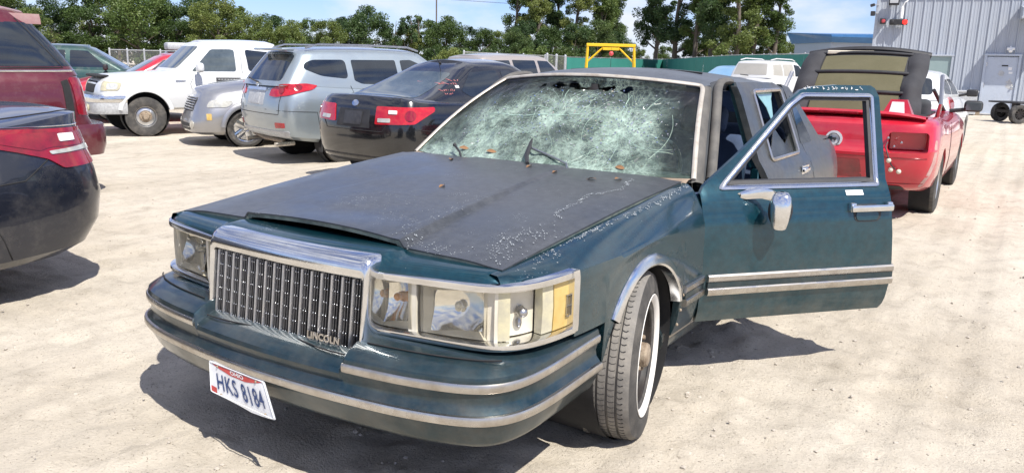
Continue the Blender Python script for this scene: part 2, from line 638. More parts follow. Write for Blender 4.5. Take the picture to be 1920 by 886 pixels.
def place_wheel(root, meshes, c, side=1, steer=0.0, camber=0.0):
    off = OFFS.get(root.name, (0, 0, 0))
    w = bpy.data.objects.new('wheel', meshes[0])
    COL.objects.link(w)
    w.parent = root
    w.location = (c[0] - off[0], c[1] - off[1], c[2] - off[2])
    w.rotation_euler = (random.uniform(0, 6), 0, (0 if side > 0 else math.pi) + steer)
    t = bpy.data.objects.new('tyre', meshes[1])
    COL.objects.link(t)
    t.parent = w
    return w

def outline(W, L, inset, foff, roff, fb, rb, n=7):
    w = W / 2 - inset
    yf, yr = foff, L - roff
    c = [(0, yf), (.45 * w, yf + .12 * fb), (.76 * w, yf + .5 * fb), (.93 * w, yf + 1.25 * fb), (w * .99, yf + 2.6 * fb), (w, yf + 4.2 * fb)]
    ym0, ym1 = yf + 4.2 * fb, yr - 4.2 * rb
    for k in range(1, 8):
        c.append((w, ym0 + (ym1 - ym0) * k / 8))
    c += [(w, yr - 4.2 * rb), (w * .99, yr - 2.6 * rb), (.93 * w, yr - 1.25 * rb), (.76 * w, yr - .5 * rb), (.45 * w, yr - .12 * rb), (0, yr)]
    return cr_spline(c, n)

def rings_to_mb(rings, cap_top, cap_bot, m=14, crown=0.03, crown_f=None):
    """rings: list of (N,3) left half outlines (x>=0). Builds a closed volume, mirrored."""
    mb = MB()
    full = []
    for r_ in rings:
        full.append(np.concatenate([r_, (r_ * V3(-1, 1, 1))[::-1][1:-1]]))
    mb.grid(np.array(full), cv=True)
    for on, r_, cr_ in ((cap_top, rings[-1], crown), (cap_bot, rings[0], 0)):
        if not on:
            continue
        G = []
        for p in r_:
            row = []
            for k in range(m + 1):
                s = 1 - 2 * k / m
                z = p[2] + (cr_ if crown_f is None or cr_ == 0 else crown_f(p[1])) * (1 - s * s) * min(1, p[0] / 0.3 if cr_ else 0)
                row.append((p[0] * s, p[1], z))
            G.append(row)
        mb.grid(np.array(G))
    return mb

class Car:
    def __init__(self, name, label, cat, sp, loc, rz, paint, group=None):
        L, W = sp['L'], sp['W']
        self.sp, self.L, self.W = sp, L, W
        self.root = thing(name, label, cat, (loc[0], loc[1], sp.get('z', 0)), rz, (0, L / 2, 0), group)
        zt = smooth_lin(sp['top'])
        zb = sp['bot']
        fb, rb = sp.get('fb', .16), sp.get('rb', .14)
        rings = []
        for t, ins, fo, ro in sp['prof']:
            o = outline(W, L, ins, fo, ro, fb, rb)
            zz = lin(o[:, 1], zb) + t * (lin(o[:, 1], zt) - lin(o[:, 1], zb))
            rings.append(np.column_stack([o[:, 0], o[:, 1], zz]))
        crown = sp.get('crown', [(0, .05), (L, .05)])
        body = rings_to_mb(rings, True, True, crown_f=lambda y: lin(y, crown))
        self.body_bvh = bvh_of(body)
        bo = obj('body', body, paint, self.root, 30, weld=0.0005)
        # wheel arches
        wf, wr, ar = sp['wf'], sp['wr'], sp['arch']
        hw = sp.get('wz', sp['wheel'][0] - 0.01)
        cut = MB()
        for y in (wf, wr):
            for s in (1, -1):
                cut.merge(MB().lathe([(0.001, 0), (ar, 0), (ar, 0.4), (0.001, 0.4)], (s * (W / 2 - 0.27) if s > 0 else -(W / 2 - 0.27) - 0.4, y, hw), 40))
        if sp.get('cuts'):
            cut.merge(sp['cuts'])
        cm = mesh_of('cut', cut, MT['black_void'], 0, 0.0005, (0, 0, 0))
        co = bpy.data.objects.new('cut', cm)
        COL.objects.link(co)
        co.parent = self.root
        co.location = (0, -L / 2, 0)
        md = bo.modifiers.new('b', 'BOOLEAN')
        md.operation = 'DIFFERENCE'
        md.object = co
        md.solver = 'EXACT'
        dg = bpy.context.evaluated_depsgraph_get()
        me = bpy.data.meshes.new_from_object(bo.evaluated_get(dg))
        if len(me.polygons) > 200:
            bo.modifiers.clear()
            old = bo.data
            bo.data = me
            me.name = 'body'
            bpy.data.meshes.remove(old)
            me.shade_smooth()
            me.set_sharp_from_angle(angle=R(30))
        else:
            bo.modifiers.clear()
            print('boolean failed', name)
        bpy.data.objects.remove(co)
        self.body = bo
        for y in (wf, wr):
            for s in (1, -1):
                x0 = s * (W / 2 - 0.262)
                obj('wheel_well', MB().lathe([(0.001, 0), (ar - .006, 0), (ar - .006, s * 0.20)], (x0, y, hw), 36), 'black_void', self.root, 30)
        # cabin
        cb = sp.get('cabin')
        if cb:
            N = []
            cfb, crb = cb.get('fb', .07), cb.get('rb', .06)
            for t in cb.get('lv', (0, .2, .45, .7, .9, 1.0)):
                yf = cb['f0'] + (cb['f1'] - cb['f0']) * t
                yr = cb['r0'] + (cb['r1'] - cb['r0']) * (t ** cb.get('rp', 1.0))
                b = cb.get('bulge', .03) * math.sin(math.pi * t)
                w = cb['w0'] + (cb['w1'] - cb['w0']) * t + b
                o = outline(2 * w, yr + 0.0, 0, yf, 0, cfb, crb)
                z0 = lin(o[:, 1], zt) - .03
                z1 = lin(o[:, 1], smooth_lin(cb['roof']))
                N.append(np.column_stack([o[:, 0], o[:, 1], z0 + (z1 - z0) * t]))
            o = N[-1].copy()
            e = cb.get('edge', .06)
            o2 = o.copy()
            cy = o[:, 1].mean()
            o2[:, 0] *= 1 - e / max(o[:, 0].max(), .1)
            o2[:, 1] = cy + (o[:, 1] - cy) * (1 - e * 1.3 / (o[:, 1].max() - cy))
            o2[:, 2] += e * 0.42
            N.append(o2)
            cab = rings_to_mb(N, True, False, crown=cb.get('crown', .035))
            self.cab_bvh = bvh_of(cab)
            both = MB().merge(body).merge(cab)
            obj('cabin', cab, sp.get('cabin_paint', paint), self.root, 40, weld=0.0005)
        else:
            both = body
            self.cab_bvh = self.body_bvh
        self.bvh = bvh_of(both)
        # projectors: side views use (y, z); front/rear use (x, z); top uses (x, y)
        def P(b, ex, ey, d):
            return Proj(b, ex, ey, d)
        self.left = P(self.bvh, (0, 1, 0), (0, 0, 1), (-1, 0, 0))
        self.right = P(self.bvh, (0, 1, 0), (0, 0, 1), (1, 0, 0))
        self.rear = P(self.bvh, (1, 0, 0), (0, 0, 1), (0, -1, 0))
        self.front = P(self.bvh, (1, 0, 0), (0, 0, 1), (0, 1, 0))
        self.topv = P(self.bvh, (1, 0, 0), (0, 1, 0), (0, 0, -1))
        # wheels
        Rt, Wt, rr = sp['wheel']
        ms = wheel_meshes(Rt, Wt, rr, sp.get('style', 'five'), sp.get('rim', 'alloy'), sp.get('tyre', 'rubber'), sp.get('nsp', 5))
        for y, st in ((wf, sp.get('steer', 0)), (wr, 0)):
            for s in (1, -1):
                place_wheel(self.root, ms, (s * (W / 2 - Wt / 2 - sp.get('winset', .015)), y, Rt - .012), s, st)

    def side(self, s):
        return self.left if s > 0 else self.right

    def diag(self, ang, z=True):
        """Projector looking at the body horizontally from angle ang (deg) from +Y (rear) towards +X (left); 2-D axes (across, z)."""
        a = R(ang)
        d = Vector((-math.sin(a), -math.cos(a), 0))
        ex = Vector((math.cos(a), -math.sin(a), 0))
        c = Vector((math.copysign(self.W / 2 * .95, ang), self.L - .06, 0))
        return Proj(self.bvh, ex, (0, 0, 1), d, c)

    def patch(self, name, pr, poly, mat, off=.004, th=.012, res=.07, r=.03, parent=None, label=None):
        m = patch(pr, roundpoly(poly, r), off, th, res)
        return obj(name, m, mat, parent or self.root, 40, label=label)

    def seam(self, pr, pts, r=.0035, mat='black_void', name='door_seam'):
        return obj(name, seam(pr, pts, r), mat, self.root, 60)

    def add(self, name, mb, mat, parent=None, ang=35, label=None):
        return obj(name, mb, mat, parent or self.root, ang, label=label)
# ------------------------------------------------------------------ numpy value noise
def vnoise(X, Y, scale, seed, octs=4, rough=.55):
    out = np.zeros_like(X)
    amp, tot = 1.0, 0
    for o in range(octs):
        g = np.random.default_rng(seed + o).random((257, 257))
        g[256] = g[0]
        g[:, 256] = g[:, 0]
        x, y = (X * scale) % 256, (Y * scale) % 256
        i, j = np.floor(x).astype(int), np.floor(y).astype(int)
        fx, fy_ = x - i, y - j
        fx, fy_ = fx * fx * (3 - 2 * fx), fy_ * fy_ * (3 - 2 * fy_)
        out += amp * ((g[i, j] * (1 - fx) + g[i + 1, j] * fx) * (1 - fy_) + (g[i, j + 1] * (1 - fx) + g[i + 1, j + 1] * fx) * fy_)
        tot += amp
        amp *= rough
        scale *= 2.03
    return out / tot

# ------------------------------------------------------------------ ground
def ground_height(X, Y):
    near = np.exp(-((X - .3) ** 2 + (Y - 2) ** 2) / 160.0)
    h = (vnoise(X, Y, 1.3, 1, 4) - .5) * .018 + (vnoise(X, Y, 7.0, 9, 3) - .5) * .036 * near
    # loose clods: sharpened noise
    c = vnoise(X, Y, 12.0, 21, 3, .6)
    h += np.clip(c - .58, 0, 1) * .14 * near
    # tyre ruts on the drive to the right, running away from the camera
    for x0, sl, cv, w, d in ((2.10, -.035, .0, .11, .013), (2.52, -.045, .002, .10, .012), (3.05, -.03, .001, .13, .014), (1.72, .02, .0, .10, .009), (3.6, -.05, .001, .12, .012), (2.8, .03, -.001, .09, .008), (4.4, -.04, 0, .13, .012)):
        xc = x0 + sl * Y + cv * Y * Y + (vnoise(X * 0, Y, .25, 33, 2) - .5) * .25
        q = (X - xc) / w
        m_ = ((Y > .2) & (Y < 34))
        tread = .5 + .5 * np.sin(Y * 42 + 9 * np.abs(q))
        h += m_ * (-d * 1.2 * np.exp(-q ** 4) * (.5 + .5 * tread) + d * .7 * np.exp(-((np.abs(q) - 1.35) / .35) ** 2))
    # faint tracks in front of the camera-left too
    for x0, sl in ((-2.4, .10), (-1.95, .12)):
        q = (X - x0 - sl * Y) / .10
        h += -.006 * np.exp(-q ** 4) * (Y < 6) * (Y > -3)
    # keep the contact patches at datum
    for wx, wy in ((.86, 1.09), (-.86, 1.09), (.86, 4.08), (-.86, 4.08)):
        h *= 1 - .9 * np.exp(-((X - wx) ** 2 + (Y - wy) ** 2) / .06)
    far = np.clip((np.hypot(X, Y) - 18) / 30, 0, 1)
    dip = -.10 * sstep(-5.2, -7.6, X) * sstep(2.5, 5.5, Y)      # the lot falls away to the far left
    return h * (1 - far) - .004 + dip

def sinh_axis(n, a, ext, c):
    k = math.asinh(ext / a)
    return c + a * np.sinh(k * np.linspace(-1, 1, n))
gx, gy = sinh_axis(500, 1.25, 1500, .6), sinh_axis(500, 1.25, 1500, 1.0)
GX, GY = np.meshgrid(gx, gy, indexing='ij')
GZ = ground_height(GX, GY)
gme = bpy.data.meshes.new('ground')
nn_ = len(gx)
idx = np.arange(nn_ * nn_).reshape(nn_, nn_)
quads = np.stack([idx[:-1, :-1], idx[1:, :-1], idx[1:, 1:], idx[:-1, 1:]], -1).reshape(-1, 4)
gme.vertices.add(nn_ * nn_)
gme.vertices.foreach_set('co', np.stack([GX, GY, GZ], -1).ravel())
gme.loops.add(quads.size)
gme.loops.foreach_set('vertex_index', quads.ravel())
gme.polygons.add(len(quads))
gme.polygons.foreach_set('loop_start', np.arange(0, quads.size, 4))
gme.update()
gme.validate()
gme.shade_smooth()

def ground_mat():
    m = bpy.data.materials.new('crushed_limestone_lot')
    m.use_nodes = True
    nt = m.node_tree
    b = nt.nodes['Principled BSDF']
    b.inputs['Roughness'].default_value = .95
    b.inputs['Specular IOR Level'].default_value = .2
    L = nt.links.new
    tc_ = nt.nodes.new('ShaderNodeTexCoord')
    def N_(scale, det=8, r=.65, ms=(1, 1, 1), rot=0):
        mp_ = nt.nodes.new('ShaderNodeMapping')
        mp_.inputs['Scale'].default_value = ms
        mp_.inputs['Rotation'].default_value = (0, 0, rot)
        L(tc_.outputs['Object'], mp_.inputs['Vector'])
        n = _n(nt, 'ShaderNodeTexNoise', Scale=scale, Detail=det, Roughness=r)
        L(mp_.outputs[0], n.inputs['Vector'])
        return n.outputs['Fac']
    def ramp(v, pts):
        r = nt.nodes.new('ShaderNodeValToRGB')
        e = r.color_ramp.elements
        while len(e) < len(pts):
            e.new(.5)
        for k, (p, c) in enumerate(pts):
            e[k].position = p
            e[k].color = (*c, 1)
        L(v, r.inputs['Fac'])
        return r.outputs['Color']
    def mix(a, c, f, mode='MIX'):
        n = nt.nodes.new('ShaderNodeMixRGB')
        n.blend_type = mode
        for k, v in (('Color1', a), ('Color2', c)):
            if isinstance(v, tuple):
                n.inputs[k].default_value = (*v, 1)
            else:
                L(v, n.inputs[k])
        if isinstance(f, float):
            n.inputs['Fac'].default_value = f
        else:
            L(f, n.inputs['Fac'])
        return n.outputs[0]
    base = ramp(N_(.55, 9, .62), [(.30, (.475, .418, .335)), (.5, (.53, .474, .39)), (.72, (.60, .545, .458))])
    mid = ramp(N_(5.0, 9, .7), [(.28, (.70, .69, .68)), (.5, (1, 1, 1)), (.75, (1.12, 1.11, 1.09))])
    c = mix(base, mid, .8, 'MULTIPLY')
    fine = ramp(N_(38.0, 8, .75), [(.26, (.55, .53, .50)), (.44, (1, 1, 1)), (.62, (1, 1, 1)), (.80, (1.22, 1.2, 1.18))])
    c = mix(c, fine, .75, 'MULTIPLY')
    streak = ramp(N_(1.1, 7, .68, (3.2, .16, 1), R(2)), [(.42, (1, 1, 1)), (.66, (.74, .735, .73))])
    c = mix(c, streak, .6, 'MULTIPLY')
    spk = ramp(N_(95.0, 3, .6), [(.29, (.32, .30, .28)), (.39, (1, 1, 1))])
    c = mix(c, spk, .85, 'MULTIPLY')
    sp2 = ramp(N_(34.0, 4, .6), [(.27, (.42, .40, .37)), (.34, (1, 1, 1))])
    c = mix(c, sp2, .8, 'MULTIPLY')
    L(c, b.inputs['Base Color'])
    bp = nt.nodes.new('ShaderNodeBump')
    bp.inputs['Strength'].default_value = .62
    bp.inputs['Distance'].default_value = .018
    ad = nt.nodes.new('ShaderNodeMath')
    ad.operation = 'ADD'
    L(N_(22.0, 8, .72), ad.inputs[0])
    L(N_(80.0, 5, .7), ad.inputs[1])
    L(ad.outputs[0], bp.inputs['Height'])
    L(bp.outputs[0], b.inputs['Normal'])
    return m
MT['ground'] = ground_mat()
gme.materials.append(MT['ground'])
ground = bpy.data.objects.new('ground', gme)
COL.objects.link(ground)
ground['kind'] = 'structure'

# loose stones
st = MB()
base_v, base_f = [], []
bm = bmesh.new()
bmesh.ops.create_icosphere(bm, subdivisions=1, radius=1.0)
for i, v in enumerate(bm.verts):
    v.index = i
base_v = np.array([v.co[:] for v in bm.verts])
base_f = np.array([[v.index for v in f.verts] for f in bm.faces])
bm.free()
NS = 7500
sr = np.random.default_rng(5)
ang = sr.random(NS) * 2 * math.pi
rad = .4 + 9.0 * sr.random(NS) ** .75
SXp, SYp = .6 + rad * np.cos(ang), 1.0 + rad * np.sin(ang)
SZ = ground_height(SXp, SYp)
sz = .0035 + .010 * sr.random(NS) ** 3.2
allv, allf = [], []
for i in range(NS):
    q = base_v * (1 + .35 * (sr.random((len(base_v), 1)) - .5)) * np.array([1, .6 + .6 * sr.random(), .5 + .3 * sr.random()]) * sz[i]
    a = sr.random() * 6.28
    ca, sa = math.cos(a), math.sin(a)
    q = np.column_stack([q[:, 0] * ca - q[:, 1] * sa, q[:, 0] * sa + q[:, 1] * ca, q[:, 2]])
    allv.append(q + np.array([SXp[i], SYp[i], SZ[i] + sz[i] * .15]))
    allf.append(base_f + i * len(base_v))
sm = bpy.data.meshes.new('loose_stones')
sm.from_pydata(np.concatenate(allv).tolist(), [], np.concatenate(allf).tolist())
MT['stone'] = pbr('stone', (.36, .32, .27), .9, var=.9, vs=3.0, col2=(.52, .47, .40))
sm.materials.append(MT['stone'])
so = bpy.data.objects.new('loose_stones', sm)
COL.objects.link(so)
so['kind'] = 'stuff'

def wp(px, D, py=None):
    """World point on the ground seen in photo column px at depth D along the view."""
    py = 90 + .025 * px if py is None else py
    d = CF + CR * ((px - 960) / 1516.6) - CU * ((py - 443) / 1516.6)
    p = CP + d * D
    return p.x, p.y

# ------------------------------------------------------------------ trees
def leaf_mat(name, c1, c2, c3):
    m = bpy.data.materials.new(name)
    m.use_nodes = True
    nt = m.node_tree
    L = nt.links.new
    nt.nodes.remove(nt.nodes['Principled BSDF'])
    out = nt.nodes['Material Output']
    oi = nt.nodes.new('ShaderNodeObjectInfo')
    tc_ = nt.nodes.new('ShaderNodeTexCoord')
    n1 = _n(nt, 'ShaderNodeTexNoise', Scale=.9, Detail=4.0)
    n2 = _n(nt, 'ShaderNodeTexNoise', Scale=7.0, Detail=3.0)
    L(tc_.outputs['Object'], n1.inputs['Vector'])
    L(tc_.outputs['Object'], n2.inputs['Vector'])
    ad = nt.nodes.new('ShaderNodeMath')
    ad.operation = 'ADD'
    L(n1.outputs['Fac'], ad.inputs[0])
    L(n2.outputs['Fac'], ad.inputs[1])
    ma = nt.nodes.new('ShaderNodeMath')
    ma.operation = 'MULTIPLY_ADD'
    ma.inputs[1].default_value = .32
    ma.inputs[2].default_value = -.22
    L(oi.outputs['Random'], ma.inputs[0])
    a2 = nt.nodes.new('ShaderNodeMath')
    a2.operation = 'MULTIPLY_ADD'
    a2.inputs[1].default_value = .5
    L(ad.outputs[0], a2.inputs[0])
    L(ma.outputs[0], a2.inputs[2])
    rp = nt.nodes.new('ShaderNodeValToRGB')
    e = rp.color_ramp.elements
    e.new(.5)
    for k, (p, c) in enumerate(((.28, c1), (.48, c2), (.70, c3))):
        e[k].position = p
        e[k].color = (*c, 1)
    L(a2.outputs[0], rp.inputs['Fac'])
    d = nt.nodes.new('ShaderNodeBsdfDiffuse')
    t = nt.nodes.new('ShaderNodeBsdfTranslucent')
    g = _n(nt, 'ShaderNodeBsdfGlossy', Roughness=.5)
    g.inputs['Color'].default_value = (.5, .5, .5, 1)
    L(rp.outputs[0], d.inputs['Color'])
    L(rp.outputs[0], t.inputs['Color'])
    m1, m2 = nt.nodes.new('ShaderNodeMixShader'), nt.nodes.new('ShaderNodeMixShader')
    m1.inputs[0].default_value = .34
    m2.inputs[0].default_value = .05
    L(d.outputs[0], m1.inputs[1])
    L(t.outputs[0], m1.inputs[2])
    L(m1.outputs[0], m2.inputs[1])
    L(g.outputs[0], m2.inputs[2])
    L(m2.outputs[0], out.inputs['Surface'])
    return m
MT['leaf'] = leaf_mat('broad_leaf', (.046, .084, .022), (.104, .160, .040), (.195, .235, .062))
MT['leaf_y'] = leaf_mat('pale_leaf', (.070, .108, .026), (.150, .195, .05), (.25, .27, .075))
MT['leaf_d'] = leaf_mat('dark_leaf', (.030, .062, .022), (.065, .115, .036), (.125, .17, .05))
MT['bark'] = pbr('bark', (.085, .068, .052), .95, var=.9, vs=4, col2=(.16, .135, .11), bump=.6, bs=20, mscale=(1, 1, .25))

def leaf_cloud(centres, radii, per, size, seed):
    g = np.random.default_rng(seed)
    C_ = np.repeat(np.array(centres), per, 0)
    Rr = np.repeat(np.array(radii), per, 0)
    n = len(C_)
    d = g.normal(size=(n, 3))
    d /= np.linalg.norm(d, axis=1, keepdims=True)
    r = g.random((n, 1)) ** .45
    P = C_ + d * r * Rr * np.array([1, 1, .78])
    s = size * (.55 + .9 * g.random((n, 1)))
    a = g.normal(size=(n, 3))
    a[:, 2] *= .7
    a /= np.linalg.norm(a, axis=1, keepdims=True)
    b = g.normal(size=(n, 3))
    b -= a * (a * b).sum(1, keepdims=True)
    b /= np.linalg.norm(b, axis=1, keepdims=True)
    v = np.stack([P - a * s * .62, P - b * s * .30, P + a * s * .62, P + b * s * .30], 1)
    return v.reshape(-1, 3), np.arange(n * 4).reshape(-1, 4)

def tree_mesh(kind, seed):
    """Unit trees (metres): crown leaves and a trunk with limbs."""
    g = random.Random(seed)
    tr = MB()
    cs, rs = [], []
    if kind == 'broad':
        H, W_ = 7.0, 3.0
        tr.tube([(0, 0, -.3), (.05, .03, 1.0), (.1, -.05, 2.4), (.0, .1, 4.2)], [.22, .18, .14, .07], 8)
        for k in range(11):
            a, el = g.uniform(0, 6.28), g.uniform(.3, 1.3)
            l = g.uniform(1.6, 3.0)
            z0 = g.uniform(1.2, 3.6)
            e = (l * math.cos(a) * math.cos(el), l * math.sin(a) * math.cos(el), z0 + l * math.sin(el))
            tr.tube([(0, 0, z0), (e[0] * .5, e[1] * .5, z0 + (e[2] - z0) * .6), e], [.09, .06, .02], 6)
        for k in range(60):
            a, z = g.uniform(0, 6.28), g.uniform(.4, H)
            w = W_ * (math.sin(math.pi * min(1, (z / H) * .82 + .12)) ** .6)
            r = w * math.sqrt(g.random())
            cs.append((r * math.cos(a), r * math.sin(a), z))
            rs.append([g.uniform(.45, 1.05)])
        per, size = 300, .17
    elif kind == 'tall':
        H = 14.5
        lean = g.uniform(-.5, .5)
        tr.tube([(0, 0, -.3), (lean * .2, 0, 2.5), (lean * .5, .2, 6), (lean, .1, 9.5), (lean * 1.2, 0, 13)], [.34, .28, .22, .13, .04], 8)
        for k in range(22):
            z0 = g.uniform(2.4, 11.5)
            a, el = g.uniform(0, 6.28), g.uniform(.35, 1.15)
            l = g.uniform(1.8, 4.2) * (1 - .035 * z0)
            x0 = lean * min(1, z0 / 9)
            e = (x0 + l * math.cos(a) * math.cos(el), l * math.sin(a) * math.cos(el), z0 + l * math.sin(el))
            tr.tube([(x0, 0, z0), (x0 + (e[0] - x0) * .5, e[1] * .5, z0 + (e[2] - z0) * .42), e], [.12, .07, .02], 6)
            for q in range(4):
                t = g.uniform(.45, 1.1)
                cs.append((x0 + (e[0] - x0) * t + g.gauss(0, .35), e[1] * t + g.gauss(0, .35), z0 + (e[2] - z0) * t + g.gauss(0, .4)))
                rs.append([g.uniform(.45, .95)])
        for k in range(10):
            cs.append((lean + g.gauss(0, .7), g.gauss(0, .7), g.uniform(10, 14.2)))
            rs.append([g.uniform(.5, .9)])
        per, size = 240, .185
    elif kind == 'slim':
        H = 6.5
        tr.tube([(0, 0, -.3), (.05, 0, 2), (.0, .1, 4.5), (.1, 0, 6.2)], [.12, .1, .06, .02], 7)
        for k in range(9):
            z0 = g.uniform(2.0, 5.6)
            a = g.uniform(0, 6.28)
            l = g.uniform(.5, 1.3)
            e = (l * math.cos(a), l * math.sin(a), z0 + l * .8)
            tr.tube([(0, 0, z0), e], [.04, .012], 5)
            for q in range(2):
                cs.append((e[0] + g.gauss(0, .2), e[1] + g.gauss(0, .2), e[2] + g.gauss(0, .25)))
                rs.append([g.uniform(.3, .6)])
        per, size = 90, .20
    else:   # bush
        tr.tube([(0, 0, -.2), (.1, 0, .6), (.2, .1, 1.3)], [.08, .05, .02], 6)
        for k in range(30):
            a, z = g.uniform(0, 6.28), g.uniform(.2, 2.4)
            r = 1.7 * math.sqrt(g.random()) * (1 - .25 * z / 2.4)
            cs.append((r * math.cos(a), r * math.sin(a), z))
            rs.append([g.uniform(.35, .75)])
        per, size = 190, .15
    v, f = leaf_cloud(cs, rs, per, size, seed)
    me = bpy.data.meshes.new('crown')
    me.from_pydata(v.tolist(), [], f.tolist())
    return me, mesh_of('trunk', tr, MT['bark'], 40)

_TV = {}
def tree(name, kind, var, mat, x, y, s, label, group, sz=1.0, rz=None, z=0):
    key = (kind, var, mat)
    if key not in _TV:
        b = _TV.get((kind, var))
        if b is None:
            b = tree_mesh(kind, 100 + var * 17 + len(kind))
            _TV[(kind, var)] = b
        cme = b[0].copy()
        cme.materials.clear()
        cme.materials.append(MT[mat])
        _TV[key] = (cme, b[1])
    cme, tme = _TV[key]
    t = thing(name, label, 'tree' if kind != 'bush' else 'bush', (x, y, z), random.uniform(0, 6.28) if rz is None else rz, group=group)
    t.scale = (s, s, s * sz)
    for nm, me in (('crown', cme), ('trunk', tme)):
        o = bpy.data.objects.new(nm, me)
        COL.objects.link(o)
        o.parent = t
    return t

LB1 = iter(['thin sparse sapling above the tree line, leftmost and apart from its two neighbours', 'thin sparse sapling above the tree line, in the middle of three', 'thin sparse sapling above the tree line, nearest the utility pole'])
LB2 = iter(['bright yellow green shrub left of the end post of the chain link fence', 'green shrub behind the black sedan, beside the bright yellow green one', 'green shrub behind the first post of the chain link fence', 'yellowish shrub above the rear window of the crossover roof', 'green shrub above the rear end of the crossover roof', 'green shrub above the front roof rail of the crossover', 'dark shrub behind the thick posts of the wire gate', 'yellow green shrub left of the yellow frame, behind the green screen', 'green shrub behind the middle bays of the chain link fence', 'green shrub left of the left leg of the yellow frame'])
LB3 = iter(['tall airy tree at the left end of the middle group, over the chain link fence', 'tall pale airy tree above the wire gate', 'tall dark airy tree just left of the yellow frame', 'tall pale airy tree above the left leg of the yellow frame', 'tall airy tree above the hanging red ball', 'tall dark airy tree above the right leg of the yellow frame'])
LB4 = iter(['dark bushy tree below the leftmost tall airy tree', 'bushy tree behind the wire gate, below the tall trees', 'dark bushy tree left of the yellow frame beam', 'dark bushy tree seen through the left half of the yellow frame', 'dark bushy tree seen through the right half of the yellow frame', 'small pale bushy tree just right of the yellow frame'])
LB5 = iter(['tall dark tree left of the bare brown trunk, over the green fence corner', 'tall dark tree with the bare brown trunk, behind the green fence corner', 'tall tree second right of the bare brown trunk', 'tall tree above the left end of the dusty white SUV', 'bright yellow green tall tree above the roof of the dusty white SUV', 'bright yellow green tall tree above the front of the dusty white SUV', 'tall tree at the right end of the group, next to open sky'])
LB6 = iter(['small pale tree right of the yellow frame, at the fence corner', 'small tree at the foot of the bare brown trunk', 'small dark tree behind the green fence, above the light blue car', 'small pale tree behind the green fence, left of the dusty white SUV', 'small tree behind the fence above the SUV rear window', 'small dark tree behind the fence above the SUV roof rails', 'small pale tree behind the fence above the SUV hood', 'small tree behind the fence, left of the open sky'])
LB7 = iter(['low distant tree farthest left of the blue roofed building', 'low distant tree just left of the blue roofed building', 'low distant tree touching the left edge of the blue roofed building'])
# far tree line behind the cars on the left: (column, depth, height in m, kind, leaf)
TL = [(-30, 95, 8.5, 0, 'leaf'), (20, 92, 7.6, 1, 'leaf_y'), (62, 84, 5.9, 2, 'leaf_y'), (98, 90, 7.2, 3, 'leaf_d'), (140, 100, 6.4, 0, 'leaf'), (178, 92, 8.6, 1, 'leaf'), (222, 98, 9.4, 2, 'leaf_y'), (262, 90, 8.9, 3, 'leaf'),
      (300, 98, 8.8, 0, 'leaf_d'), (335, 92, 7.0, 1, 'leaf'), (372, 96, 8.2, 2, 'leaf'), (410, 90, 8.0, 3, 'leaf_y'), (446, 98, 7.7, 0, 'leaf'), (482, 92, 6.0, 1, 'leaf'), (512, 100, 6.6, 2, 'leaf_d'), (548, 92, 5.6, 3, 'leaf'),
      (582, 98, 6.2, 0, 'leaf'), (616, 92, 5.7, 1, 'leaf_y'), (650, 98, 6.5, 2, 'leaf_d'), (688, 95, 7.6, 3, 'leaf_d'), (722, 100, 5.5, 0, 'leaf'), (762, 96, 5.2, 1, 'leaf_y'), (800, 100, 6.4, 2, 'leaf'), (838, 96, 6.7, 3, 'leaf'), (872, 102, 6.0, 0, 'leaf_d'),
      (905, 98, 5.4, 1, 'leaf'), (935, 104, 5.4, 2, 'leaf'), (965, 98, 5.6, 3, 'leaf_d')]
TLAB = ['leafy tree at the very left edge, behind the maroon SUV roof', 'yellowish leafy tree just right of the maroon SUV spoiler', 'small pale yellow green tree above the left end of the green wagon',
        'dark green tree above the roof of the green wagon', 'leafy tree above the windshield of the green wagon', 'taller leafy tree above the red sedan, nearest the green wagon', 'big pale green tree above the windshield of the red sedan',
        'tall mid green tree over the roof of the red sedan', 'dark tree behind the pale roof box of the dark red car', 'lower tree left of the pickup windshield, by a dip in the tree line', 'leafy tree right above the windshield of the white pickup',
        'pale green tree above the door window of the white pickup', 'leafy tree above the rear cab window of the white pickup', 'low tree above the rear edge of the pickup cab', 'dark low tree above the gap between pickup and crossover', 'low leafy tree above the rear spoiler of the crossover',
        'low tree above the left end of the crossover roof rails', 'yellow green tree above the middle of the crossover roof', 'dark tree above the crossover roof, left of the taller dark one', 'dark round tree standing tallest above the crossover roof', 'low tree right of the tall dark round one above the crossover',
        'pale tree below the sparse saplings, above the crossover windshield', 'leafy tree left of the utility pole base, above the black sedan', 'leafy tree just right of the utility pole, above the black sedan', 'dark tree above the left end of the chain link fence',
        'low tree above the second bay of the chain link fence', 'low tree above the third bay of the chain link fence', 'dark low tree where the tree line meets the tall airy trees']
for i, (px, D, H, v, mt) in enumerate(TL):
    x, y = wp(px, D)
    tree('broadleaf_tree', 'broad', v, mt, x, y, H / 7.6, TLAB[i], 'trees of the far tree line')
for px, D, H in ((742, 94, 6.4), (772, 95, 6.8), (785, 97, 6.9)):
    x, y = wp(px, D)
    tree('thin_tree', 'slim', int(px) % 3, 'leaf_d', x, y, H / 6.9, next(LB1), 'saplings above the far tree line')
for px, D, H in ((842, 70, 2.6), (820, 74, 2.9), (868, 76, 2.8), (700, 80, 3.0), (560, 80, 3.2), (600, 84, 3.0), (1000, 80, 3.2), (1050, 92, 3.4), (930, 84, 3.1), (1085, 95, 3.0)):
    x, y = wp(px, D)
    tree('shrub', 'bush', int(px) % 2, 'leaf_y' if px in (842, 700, 1050) else 'leaf', x, y, H / 2.9, next(LB2), 'shrubs behind the wire fence')
